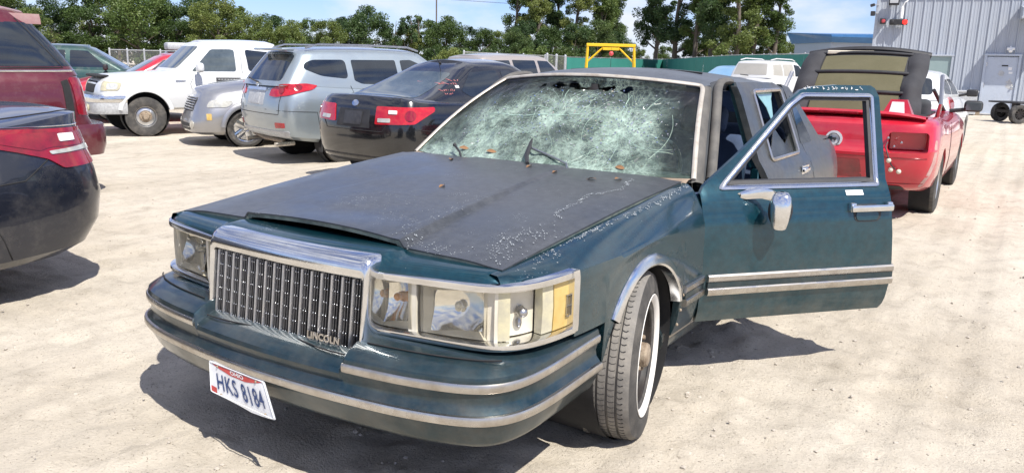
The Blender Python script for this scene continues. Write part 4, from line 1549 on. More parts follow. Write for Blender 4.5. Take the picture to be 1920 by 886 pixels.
# ---- header panel across the nose
def fx_y(x):
    return lin(abs(x), [(0, .088), (.2, .1), (.38, .125), (.55, .15), (.7, .172), (.80, .192), (.835, .209), (.862, .232), (.885, .262)])
rows = []
for x in np.concatenate([[-.885, -.875, -.86, -.845, -.82], np.linspace(-.80, .80, 81), [.82, .845, .86, .875, .885]]):
    y0 = fx_y(x)
    up = .016 * (1 - sstep(.40, .45, abs(x)))
    if abs(x) > .80:
        k = (abs(x) - .80) / .085
        rows.append([(x, y0 + .012, .797), (x, y0 + .004, .799), (x, y0 + .004, .806), (x, y0 + .018, .820 - .008 * k), (x, y0 + .04, .826 - .012 * k), (x, y0 + .06, .828 - .016 * k), (x, y0 + .09, .826 - .02 * k), (x, y0 + .12, .79)])
        continue
    rows.append([(x, y0 + .004, .775), (x, y0, .795), (x, y0 + .006, .812), (x, y0 + .022, .826 + up * .5), (x, y0 + .05, .834 + up), (x, y0 + .10, .838 + up), (x, max(.34, y0 + .15), .842 + up * .4), (x, .46, .80)])
obj('nose_panel', MB().grid(np.array(rows)), 'teal_top', hero, 40)

# dark cavity under the hood
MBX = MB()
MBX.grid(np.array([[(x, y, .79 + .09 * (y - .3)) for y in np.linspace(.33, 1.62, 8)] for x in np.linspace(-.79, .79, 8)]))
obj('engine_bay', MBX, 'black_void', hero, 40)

# ---- hood, popped open on its catch
def hood_pt(u, v):
    xe = .818 + (.842 - .818) * v
    x = u * xe
    yf = .246 - .03 * (1 - min(1, abs(x) / .38) ** 2) * 0 + .012 * (x / .8) ** 2
    yr = 1.60 + .11 * u * u
    y = yf + (yr - yf) * v
    z = .848 + .128 * v + .020 * math.sin(math.pi * min(1, v * 1.0) * .9) * .6
    z += .012 * (1 - u * u)
    w = .405 - .125 * v
    ins = 1 - sstep(w - .012, w + .014, abs(x))
    z += .024 * ins * (1 - v * .7)
    # front edge bows up in the middle, sheet slightly sprung
    z += .013 * (1 - min(1, abs(x) / .36) ** 2) * (1 - sstep(0, .16, v))
    z -= .012 * sstep(.75, 1.0, abs(u)) ** 2
    z += .0035 * noise.noise(Vector((x * 2.3, y * 2.3, .3)))
    return (x, y, z)
us = np.unique(np.concatenate([np.linspace(-1, 1, 61), np.linspace(.28, .54, 27), -np.linspace(.28, .54, 27)]))
vs_ = np.unique(np.concatenate([np.linspace(0, .2, 16), np.linspace(.2, 1, 26)]))
HG = np.array([[hood_pt(u, v) for v in vs_] for u in us])
hm = MB().shell(HG, .006)
hood = obj('hood', hm, 'faded', hero, 24)
# folded lip and inner frame below the edges
lip = MB()
rowsl = []
for u in us:
    p = V3(*hood_pt(u, 0))
    rowsl.append([p + V3(0, .003, -.004), p + V3(0, .006, -.020 - .006 * (abs(u) > .46)), p + V3(0, .05, -.028), p + V3(0, .11, -.022), p + V3(0, .13, -.008)])
lip.grid(np.array(rowsl))
for s in (1, -1):
    rr_ = []
    for v in np.linspace(0, 1, 30):
        p = V3(*hood_pt(s, v))
        rr_.append([p + V3(-.002 * s, 0, -.004), p + V3(-.006 * s, 0, -.024), p + V3(-.05 * s, 0, -.03), p + V3(-.09 * s, 0, -.01)])
    lip.grid(np.array(rr_), flip=s > 0)
obj('hood_lip', lip, 'primer_lip', hood, 40)

# ---- grille surround
def rrect(hw, z0, z1, r, n=5):
    P = roundpoly([(-hw, z0), (hw, z0), (hw, z1), (-hw, z1)], r, n)
    return P
def gring(hw, z0, z1, r, y, bow=.018):
    out = []
    P = rrect(hw, z0, z1, r)
    D = []
    for i in range(len(P)):
        a, b = np.array(P[i]), np.array(P[(i + 1) % len(P)])
        n = 6
        for k in range(n):
            D.append(a + (b - a) * k / n)
    for x, z in D:
        t = (z - z0) / (z1 - z0)
        out.append((x, y - bow * (1 - (x / hw) ** 2) + .030 * t, z))
    return out
G = [gring(.405, .482, .842, .03, .16), gring(.408, .480, .846, .032, .092), gring(.404, .482, .838, .032, .064), gring(.400, .486, .820, .03, .048),
     gring(.396, .490, .800, .026, .042), gring(.391, .493, .784, .022, .042), gring(.385, .496, .772, .018, .048), gring(.382, .498, .769, .016, .062), gring(.382, .498, .769, .016, .125)]
gs = obj('grille_surround', MB().grid(np.array(G), cv=True), 'chrome', hero, 40)
obj('grille_backing', MB().box((0, .165, .64), (.77, .012, .30)), 'black_void', gs)
MT['grille_dark'] = pbr('grille_dark', (0.20, 0.20, 0.21), 0.3, 1.0, var=.6, vs=18, col2=(.10, .10, .10))
bars = MB()
def bow_y(x, z):
    return .036 - .018 * (1 - (x / .39) ** 2) + .030 * (z - .52) / .25
fins, riv = MB(), MB()
def slat(m, x, w, dy, d):
    zs = [.494, .51, .764, .776]
    f = [d * .8, 0, 0, d * .9]
    rws = []
    for z, q in zip(zs, f):
        yb = bow_y(x, z) + dy + .02
        rws.append([(x - w, yb + d, z), (x - w, yb + q + w, z), (x, yb + q, z), (x + w, yb + q + w, z), (x + w, yb + d, z)])
    m.grid(np.array(rws))
NG = 16
for k in range(NG):
    x0 = -.374 + .748 * (k + .0) / NG + .0105
    b_ = MB()
    slat(b_, x0, .0056, -.003, .035)
    obj('grille_bar', b_, 'grille_metal', gs, 50)
    for j in range(1, 4):
        slat(fins, x0 + j * .0117, .0029, .007, .035)
    for zz in (.530, .575, .620, .665, .710, .750):
        for j in (1, 2):
            x = x0 + j * .0117 + .004
            riv.ball((x, bow_y(x, zz) + .0235, zz), .0030, 1)
fin = obj('grille_fins', fins, 'grille_dark', gs, 50, kind='stuff')
obj('grille_studs', riv, 'chrome', fin, 60, kind='stuff')
Mx = frame((.232, bow_y(.232, .545) + .012, .546), (1, .05, 0), (0, .1, 1))
obj('lettering', text_mesh('LINCOLN', .034, .003, Mx, .0012, sx=1.0, spacing=1.02), 'dull_chrome', gs, 0)

# ---- headlamps
LP = cr_spline([(.345, .130), (.45, .143), (.56, .157), (.68, .173), (.78, .191), (.835, .210), (.88, .25), (.912, .31), (.935, .39), (.952, .492)], 6)
def lp_z(i, n): return .022 * i / (n - 1)
def lamp(side):
    n = len(LP)
    P3 = [(x, y, lp_z(i, n)) for i, (x, y) in enumerate(LP)]
    arc = np.concatenate([[0], np.cumsum(np.linalg.norm(np.diff(LP, axis=0), axis=1))])
    def at(x_or_s):
        return np.array([np.interp(x_or_s, arc, LP[:, 0]), np.interp(x_or_s, arc, LP[:, 1])])
    def nrm(s):
        d = at(min(s + .004, arc[-1])) - at(max(s - .004, 0))
        d /= np.linalg.norm(d)
        return np.array([d[1], -d[0]])
    def z0(s): return .022 * s / arc[-1]
    def mk(m): return m if side > 0 else m.mirror()
    hl = obj('headlight', mk(MB().rail(P3, [(-.10, .575), (-.10, .775), (-.09, .775), (-.09, .575)])), 'cream_plastic', hero, 40)
    fr = MB()
    fr.rail(P3, [(.0, .768), (.012, .766), (.014, .772), (.012, .786), (.004, .792), (-.06, .792), (-.06, .768)])
    fr.rail(P3, [(-.06, .574), (.016, .572), (.020, .580), (.018, .592), (.008, .596), (-.06, .596)])
    e = LP[-1]
    fr.rail([(e[0] - .001, e[1] - .022, .022), (e[0], e[1], .022), (e[0] + .001, e[1] + .016, .022)], [(-.05, .576), (.016, .576), (.018, .6), (.018, .765), (.014, .79), (-.05, .79)])
    s0 = LP[0]
    fr.rail([(s0[0] - .012, s0[1], 0), (s0[0], s0[1] + .002, 0)], [(-.06, .576), (.012, .576), (.012, .79), (-.06, .79)])
    obj('bezel', mk(fr), 'chrome', hl, 40)
    # walls between the lamps
    sA, sB, sC = np.interp(.530, LP[:, 0], arc), np.interp(.832, LP[:, 0], arc), np.interp(.31, LP[:, 1], arc)
    sC = np.interp(.345, LP[40:, 1], arc[40:])
    for s_, wd in ((sA, .016), (sB, .006)):
        w = MB()
        pts = [tuple(at(s_ + d)) + (z0(s_),) for d in (-wd, 0, wd)]
        w.rail(pts, [(-.09, .594), (-.004, .594), (-.004, .772), (-.09, .772)])
        obj('divider', mk(w), 'cream_plastic', hl, 40)
    w = MB()
    pts = [tuple(at(sB - .045 + d)) + (z0(sB),) for d in (0, .045)]
    w.rail(pts, [(-.09, .594), (-.02, .594), (-.012, .772), (-.09, .772)])
    obj('divider', mk(w), 'cream_plastic', hl, 40)
    w = MB()
    pts = [tuple(at(d)) + (0,) for d in (0.0, .035)]
    w.rail(pts, [(-.09, .594), (-.02, .594), (-.02, .772), (-.09, .772)])
    obj('divider', mk(w), 'cream_plastic', hl, 40)
    # reflector bowls
    for a0, a1 in ((.03, sA - .014), (sA + .045, sB - .042)):
        g = []
        for u in np.linspace(-1, 1, 15):
            row = []
            s_ = (a0 + a1) / 2 + .006 + u * (a1 - a0) * .43
            p, nn = at(s_), nrm(s_)
            for v in np.linspace(-1, 1, 11):
                q = min(1, (u * u * .8 + v * v * .6))
                d = .030 + .026 * (1 - q) + .016 * v
                row.append((p[0] - nn[0] * d, p[1] - nn[1] * d, .682 + z0(s_) + v * .066 + .010 * u))
            g.append(row)
        rf = obj('reflector', mk(MB().grid(np.array(g))), 'reflector', hl, 70)
        cream = MB()
        for k0, k1 in ((0, .42), (.58, 1)):
            pass
        outer, inner = [], []
        for (u, v) in [(-1, -1), (-.5, -1), (0, -1), (.5, -1), (1, -1), (1, 0), (1, 1), (.5, 1), (0, 1), (-.5, 1), (-1, 1), (-1, 0)]:
            so_ = (a0 + a1) / 2 + u * ((a1 - a0) / 2 + .008)
            po, no = at(so_), nrm(so_)
            si_ = (a0 + a1) / 2 + .006 + u * (a1 - a0) * .44
            pi_, ni = at(si_), nrm(si_)
            outer.append((po[0] - no[0] * .014, po[1] - no[1] * .014, .684 + z0(so_) + v * .088))
            inner.append((pi_[0] - ni[0] * .034, pi_[1] - ni[1] * .034, .682 + z0(si_) + v * .067 + .010 * u))
        cream.grid(np.array([outer, inner]), cv=True)
        obj('lamp_surround', mk(cream), 'cream_plastic', hl, 40)
        s_ = (a0 + a1) / 2
        p, nn = at(s_), nrm(s_)
        bl = MB().ball((p[0] - nn[0] * .045, p[1] - nn[1] * .045, .695 + z0(s_)), .014, 2)
        bl.tube([(p[0] - nn[0] * .08, p[1] - nn[1] * .08, .695), (p[0] - nn[0] * .04, p[1] - nn[1] * .04, .695)], .012)
        obj('bulb', mk(bl), 'bulb' if a0 < .1 else 'clear_lens', hl, 40)
        pts = [tuple(at(q)) + (z0(q),) for q in np.linspace(a0 - .012, a1 + .012, 12)]
        obj('lens', mk(MB().rail(pts, [(-.010, .598), (-.004, .6), (-.001, .684), (-.004, .770), (-.010, .771)], closed_prof=False, caps=False)), 'lamp_glass', hl, 60)
    # corner lamp: milky housing with bulb, then amber section
    pts = [tuple(at(q)) + (z0(q),) for q in np.linspace(sB + .006, sB + .045, 5)]
    obj('side_lens', mk(MB().rail(pts, [(-.012, .598), (-.004, .6), (-.002, .684), (-.004, .768), (-.012, .770)])), 'yellow_lens', hl, 60)
    pts = [tuple(at(q)) + (z0(q),) for q in np.linspace(sB + .045, sC, 8)]
    sk = obj('lamp_socket', mk(MB().rail(pts, [(-.085, .6), (-.05, .6), (-.05, .77), (-.085, .77)])), 'cream_plastic', hl, 60)
    pm = at((sB + sC) / 2 + .015)
    nn = nrm((sB + sC) / 2 + .015)
    bl = MB().ball((pm[0] - nn[0] * .022, pm[1] - nn[1] * .022, .70), .018, 2)
    bl.lathe([(.016, 0), (.018, .012), (.001, .013)], (pm[0] - nn[0] * .05, pm[1] - nn[1] * .05, .70), 14)
    bl.ball((pm[0] - nn[0] * .046, pm[1] - nn[1] * .046, .658), .013, 1, (.8, .8, 1.5))
    obj('bulb', mk(bl), 'grille_metal', hl, 40)
    pts = [tuple(at(q)) + (z0(q),) for q in np.linspace(sC, sC + .05, 5)]
    obj('side_lens', mk(MB().rail(pts, [(-.04, .598), (-.006, .6), (-.002, .684), (-.006, .768), (-.04, .770)])), 'yellow_lens', hl, 60)
    pts = [tuple(at(q)) + (z0(q),) for q in np.linspace(sC + .052, arc[-1] - .012, 8)]
    am = obj('amber_lens', mk(MB().rail(pts, [(-.04, .598), (-.004, .6), (.001, .684), (-.004, .766), (-.04, .768)])), 'amber', hl, 60)
    # small upright emblem plate on the amber lens
    se = (sC + .052 + arc[-1]) / 2 + .02
    p, nn = at(se), nrm(se)
    tx = V3(-nn[1], nn[0], 0)
    em = MB()
    c0 = V3(p[0] + nn[0] * .003, p[1] + nn[1] * .003, .695)
    Mr = Matrix(((tx[0], nn[0], 0, 0), (tx[1], nn[1], 0, 0), (0, 0, 1, 0), (0, 0, 0, 1)))
    for dx, dz, sx_, sz_ in ((-.008, 0, .003, .074), (.008, 0, .003, .074), (0, .036, .019, .003), (0, -.036, .019, .003), (0, 0, .002, .06), (0, 0, .014, .003)):
        em.merge(MB().box((0, 0, 0), (sx_, .005, sz_), M=Matrix.Translation((c0[0] + tx[0] * dx, c0[1] + tx[1] * dx, c0[2] + dz)) @ Mr))
    obj('emblem', mk(em), 'grille_metal', am, 30)

def glass_sheet(name, tint, gl=0.10, haze=0.0, hcol=(.6, .6, .5), hs=8):
    m = bpy.data.materials.new(name)
    m.use_nodes = True
    nt = m.node_tree
    nt.nodes.remove(nt.nodes['Principled BSDF'])
    out = nt.nodes['Material Output']
    tr = _n(nt, 'ShaderNodeBsdfTransparent', Color=(*tint, 1))
    gs_ = _n(nt, 'ShaderNodeBsdfGlossy', Roughness=0.05)
    df = _n(nt, 'ShaderNodeBsdfDiffuse', Color=(*hcol, 1))
    nz_ = _n(nt, 'ShaderNodeTexNoise', Scale=hs, Detail=8.0, Roughness=.7)
    tc_ = nt.nodes.new('ShaderNodeTexCoord')
    nt.links.new(tc_.outputs['Object'], nz_.inputs['Vector'])
    r_ = nt.nodes.new('ShaderNodeMapRange')
    r_.inputs['From Min'].default_value = .3
    r_.inputs['From Max'].default_value = .75
    r_.inputs['To Max'].default_value = haze
    nt.links.new(nz_.outputs['Fac'], r_.inputs['Value'])
    m1, m2 = nt.nodes.new('ShaderNodeMixShader'), nt.nodes.new('ShaderNodeMixShader')
    fr = _n(nt, 'ShaderNodeFresnel', IOR=1.5)
    nt.links.new(r_.outputs[0], m1.inputs[0])
    nt.links.new(tr.outputs[0], m1.inputs[1])
    nt.links.new(df.outputs[0], m1.inputs[2])
    nt.links.new(fr.outputs[0], m2.inputs[0])
    nt.links.new(m1.outputs[0], m2.inputs[1])
    nt.links.new(gs_.outputs[0], m2.inputs[2])
    nt.links.new(m2.outputs[0], out.inputs['Surface'])
    return m
MT['lamp_glass'] = glass_sheet('lamp_glass', (.95, .93, .86), haze=.24, hcol=(.82, .77, .64), hs=7)
MT['clear_glass'] = glass_sheet('clear_glass', (.72, .80, .80), haze=.12, hcol=(.4, .42, .4))
for s in (1, -1):
    lamp(s)

# ---- front bumper
BH = cr_spline([(0, -.05), (.2, -.043), (.4, -.026), (.6, .002), (.75, .04), (.85, .085), (.91, .145), (.945, .23), (.962, .34), (.970, .48), (.972, .665)], 8)
BP = np.concatenate([(BH * V3(-1, 1)[None])[::-1][:-1], BH])
def bz(y): return .03 * float(sstep(.05, .66, y))
def bumper_prof(x):
    dip = (1 - sstep(.372, .392, abs(x))) * .042
    return [(-.22, .582 - dip * 1.2), (-.075, .565 - dip * .9), (-.03, .548 - dip), (-.004, .530 - dip), (.001, .515 - dip), (.0, .498 - dip * .6), (-.003, .478 - dip * .5),
            (-.010, .452 - dip * .25), (-.006, .43), (.008, .414), (.012, .404), (.012, .382), (.005, .366), (-.008, .34), (-.024, .305), (-.036, .288), (-.06, .276), (-.22, .272)]
rows = []
T = np.gradient(BP, axis=0)
T /= np.linalg.norm(T, axis=1, keepdims=True)
xs_extra = []
PP = []
for i in range(len(BP) - 1):      # refine around the step
    PP.append((BP[i], T[i]))
    a, b = BP[i], BP[i + 1]
    if .36 < (abs(a[0]) + abs(b[0])) / 2 < .42:
        for t in (.2, .4, .6, .8):
            PP.append((a + (b - a) * t, T[i]))
PP.append((BP[-1], T[-1]))
for p, t in PP:
    n = V3(t[1], -t[0])
    rows.append([(p[0] + n[0] * o * (.9 if o < -.1 else 1), p[1] + n[1] * o, z + bz(p[1])) for o, z in bumper_prof(p[0])])
bumper = obj('bumper', MB().grid(np.array(rows)), 'teal_low', hero, 32)
def trim(sel, prof):
    pts = [(p[0], p[1], bz(p[1])) for p in sel]
    return MB().rail(pts, prof)
upr = [p for p in BP if p[0] > .386]
upr = [np.array([.386, np.interp(.386, BP[len(BH) - 1:, 0], BP[len(BH) - 1:, 1])])] + [p for p in upr]
tp = [(-.006, .514), (.004, .512), (.0075, .506), (.0075, .489), (.004, .482), (-.006, .480)]
for s in (1, -1):
    m = trim(upr, tp)
    obj('bumper_strip', m if s > 0 else m.mirror(), 'dull_chrome', bumper, 40)
lw = [(.006, .412), (.018, .409), (.021, .402), (.021, .386), (.017, .379), (.004, .376)]
obj('bumper_strip', trim([p for p in BP], lw), 'dull_chrome', bumper, 40)
# styling groove on the shelf, dark valance below
for s in (1, -1):
    gp = [(s * x, y + .075, .5675 + bz(y)) for x, y in BH if .40 < x < .88]
    obj('groove', MB().tube(gp, .003, 5), 'black_void', bumper, 60)
gp = [(x, np.interp(abs(x), BH[:, 0], BH[:, 1]) + .062 + .02 * math.cos(x * 9), .523) for x in np.linspace(-.36, .36, 30)]
obj('groove', MB().tube(gp, .003, 5), 'black_void', bumper, 60)
va = [(p[0] * .90, p[1] + .16, 0) for p in BP if abs(p[0]) < .90]
obj('valance', MB().rail(va, [(0, .31), (.0, .27), (-.03, .225), (-.08, .215), (-.08, .31)]), 'black_plastic', hero, 40)

# ---- licence plate, bent
MT['plate_white'] = pbr('plate_white', (0.74, 0.76, 0.78), 0.45, var=0.5, vs=16, col2=(0.62, 0.63, 0.65), dirt=((0.42, 0.30, 0.22), 0.25, 18))
MT['plate_red'] = pbr('plate_red', (0.42, 0.05, 0.045), 0.5, var=0.6, vs=20)
MT['plate_blue'] = pbr('plate_blue', (0.02, 0.05, 0.16), 0.5)
def plate_map(a, b):
    """a 0..1 left to right, b 0..1 bottom to top."""
    TL, TR, BL, BR = V3(-.262, -.062, .386), V3(.045, -.066, .378), V3(-.250, -.072, .262), V3(.128, -.085, .262)
    p = (1 - a) * (1 - b) * BL + a * (1 - b) * BR + (1 - a) * b * TL + a * b * TR
    p = p + V3(0, .012 * math.sin(a * math.pi) * (1 - b) - .006 * sstep(.75, 1, a) * (1 - b), -.026 * (1 - b) * (a / .66 if a < .66 else (1 - a) / .34))
    return p
pn = V3(0, -1, .06)
pn /= np.linalg.norm(pn)
def plate_poly(pts, off, th, res=.06):
    flat = []
    for i in range(len(pts)):
        a, b = np.array(pts[i]), np.array(pts[(i + 1) % len(pts)])
        for k in range(5):
            flat.append(a + (b - a) * k / 5)
    ax_, bx_ = [p[0] for p in pts], [p[1] for p in pts]
    inner = [(x, y) for x in np.arange(.06, 1, .08) for y in np.arange(.08, 1, .12) if min(ax_) < x < max(ax_) and min(bx_) < y < max(bx_)]
    n0 = len(flat)
    P = [Vector(p) for p in flat] + [Vector(p) for p in inner]
    r_ = delaunay_2d_cdt(P, [(i, (i + 1) % n0) for i in range(n0)], [], 1, 1e-5)
    top = [plate_map(p.x, p.y) + pn * off for p in r_[0]]
    m = MB()
    m.add(top, r_[2])
    m.add([t - pn * th for t in top], [tuple(reversed(f)) for f in r_[2]])
    return m
pts = roundpoly([(0, .04), (1, 0), (1, 1), (0, 1)], .05, 3)
lp = obj('licence_plate', plate_poly(pts, 0, .0015), 'plate_white', hero, 40)
rim = [plate_map(x * .97 + .015, y * .94 + .03) + pn * .0015 for x, y in pts]
obj('plate_rim', MB().tube(rim, .002, 5, closed=True), 'plate_white', lp, 60)
obj('state_band', plate_poly([(.05, .93), (.95, .93), (.80, .84), (.62, .78), (.36, .78), (.18, .85)], .0012, .0008), 'plate_red', lp, 40)
def plate_text(t, size, cx, cy, sx_, bold, mat, lift, spacing=1.0):
    m = text_mesh(t, size, .0, Matrix.Identity(4), bold, sx=sx_, spacing=spacing)
    m.v = [tuple(plate_map(cx + v[0] / .305, cy + v[1] / .152) + pn * lift) for v in m.v]
    obj('lettering', m, mat, lp, 0, fixn=False)
plate_text('OHIO', .022, .5, .87, 1.25, .0006, 'plate_white', .0026)
plate_text('HKS 8184', .098, .50, .44, .54, .0010, 'plate_blue', .0024, 1.1)
for a, b in ((.16, .9), (.84, .9), (.16, .1), (.84, .1)):
    p = plate_map(a, b) + pn * .002
    obj('bolt', MB().ball(p, .005, 1), 'rusty', lp, 40)
obj('corner_sticker', plate_poly([(.02, .10), (.10, .08), (.10, .24), (.02, .26)], .0012, .0008), 'plate_red', lp, 40)
# ---- wheel arch trims, side mouldings, rocker
for s in (1, -1):
    rws = []
    for a in np.linspace(R(146), R(22), 44):
        r0 = []
        for rad, out in ((.352, -.03), (.358, .010), (.366, .016), (.388, .012), (.402, .006), (.406, -.004)):
            y, z = 1.09 - rad * math.cos(math.pi - a) * -1 * -1, .35 + rad * math.sin(a)
            y = 1.09 + rad * math.cos(a)
            r0.append((sx(z) * fy(y) + out, y, z))
        rws.append(r0)
    m = MB().grid(np.array(rws))
    obj('arch_trim', m if s > 0 else m.mirror(), 'chrome', hero, 40)
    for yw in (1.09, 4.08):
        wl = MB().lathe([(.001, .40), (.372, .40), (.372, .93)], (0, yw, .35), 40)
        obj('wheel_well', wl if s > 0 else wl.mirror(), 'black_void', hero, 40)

def side_rail(y0, y1, prof, n=12, drop=0.0):
    pts = [(sx(.47) * fy(y), y, 0) for y in np.linspace(y0, y1, n)]
    return MB().rail(pts, prof)
MOULD = [(-.005, .545), (.010, .543), (.018, .534), (.018, .512), (.010, .507), (.012, .500), (.012, .482), (.010, .478), (.020, .472), (.020, .452), (.012, .444), (-.005, .442)]
def moulding(mk, parent):
    a = MB().rail(mk, [(-.004, .546), (.012, .544), (.019, .536), (.019, .516), (.012, .508), (-.004, .508)])
    b = MB().rail(mk, [(-.004, .508), (.013, .507), (.013, .481), (-.004, .480)])
    c = MB().rail(mk, [(-.004, .480), (.014, .480), (.020, .474), (.020, .454), (.013, .445), (-.004, .444)])
    o = obj('side_moulding', b, 'teal_low', parent, 40)
    obj('moulding_strip', a, 'dull_chrome', o, 40)
    obj('moulding_strip', c, 'dull_chrome', o, 40)
mk = [(sx(.49) * fy(y), y, 0) for y in np.linspace(1.478, 1.705, 6)]
moulding(mk, hero)
mk = [(sx(.49) * fy(y), y, 0) for y in np.linspace(2.80, 3.66, 8)]
moulding(mk, hero)
for s in (1, -1):
    rp = [(.885 + .0, y, 0) for y in np.linspace(1.44, 3.72, 14)]
    m = MB().rail(rp, [(0, .325), (.018, .30), (.02, .25), (.0, .215), (-.12, .21), (-.14, .36), (-.02, .36)])
    obj('rocker_panel', m if s > 0 else m.mirror(), 'teal_low', hero, 40)
obj('rocker_trim', MB().rail([(.885, y, 0) for y in np.linspace(1.45, 3.7, 10)], [(.016, .312), (.024, .308), (.024, .275), (.018, .27)]), 'dull_chrome', hero, 40)
# splash guard edge behind the front wheel with bolts
for z in (.36, .43, .50):
    obj('bolt', MB().ball((sx(z) + .001, 1.475, z), .008, 1), 'rusty', hero, 40)

# ---- windshield
def ws_pt(u, t):
    xb, xt = .838, .636
    x = u * (xb + (xt - xb) * t)
    yb = 1.60 + .25 * u * u
    yt = 2.315 + .14 * u * u
    zb_, zt_ = .972 - .006 * u * u, 1.412 - .038 * u * u
    y = yb + (yt - yb) * t
    z = zb_ + (zt_ - zb_) * t
    k = .030 * math.sin(math.pi * t)
    return V3(x, y - k * .55, z + k * .83)
IMP = [(.50, .46), (-.02, .60), (-.42, .40), (.18, .92)]
def sag(u, t):
    d = 0
    for (a, b), k in zip(IMP, (.05, .035, .02, .03)):
        r2 = ((u - a) * .75) ** 2 + ((t - b) * .6) ** 2
        d += k * math.exp(-r2 / .035)
    cr_ = abs(noise.noise(Vector((u * 4.2, t * 3.4, 1.7)))) * .030 + abs(noise.noise(Vector((u * 12, t * 9, 4.1)))) * .010
    edge = sstep(0, .10, 1 - abs(u)) * sstep(0, .1, t) * sstep(0, .06, 1 - t)
    return (d + cr_) * edge
NU, NT = 150, 84
WP = np.zeros((NU, NT, 3))
UV = np.zeros((NU, NT, 2))
for i, u in enumerate(np.linspace(-1, 1, NU)):
    for j, t in enumerate(np.linspace(0, 1, NT)):
        p = ws_pt(u, t)
        d = sag(u, t)
        WP[i, j] = p + V3(0, .80, -.60) * d
        UV[i, j] = (u, t)
def ws_hole(u, t):
    c = .905 - .05 * abs(u - .1)
    n_ = noise.noise(Vector((u * 11, t * 9, 8.0)))
    return -.40 < u < .50 and abs(t - c) < .014 + .085 * max(0, n_) and n_ > -.18
wm = bpy.data.meshes.new('windshield')
F = []
for i in range(NU - 1):
    for j in range(NT - 1):
        u, t = UV[i, j]
        if ws_hole(u, t):
            continue
        F.append((i * NT + j, (i + 1) * NT + j, (i + 1) * NT + j + 1, i * NT + j + 1))
wm.from_pydata([(p[0], p[1] - 2.65, p[2]) for p in WP.reshape(-1, 3)], [], F)
uvl = wm.uv_layers.new(name='UVMap')
fl = UV.reshape(-1, 2)
li = np.empty(len(wm.loops), int)
wm.loops.foreach_get('vertex_index', li)
uvl.data.foreach_set('uv', fl[li].ravel())
wm.shade_smooth()

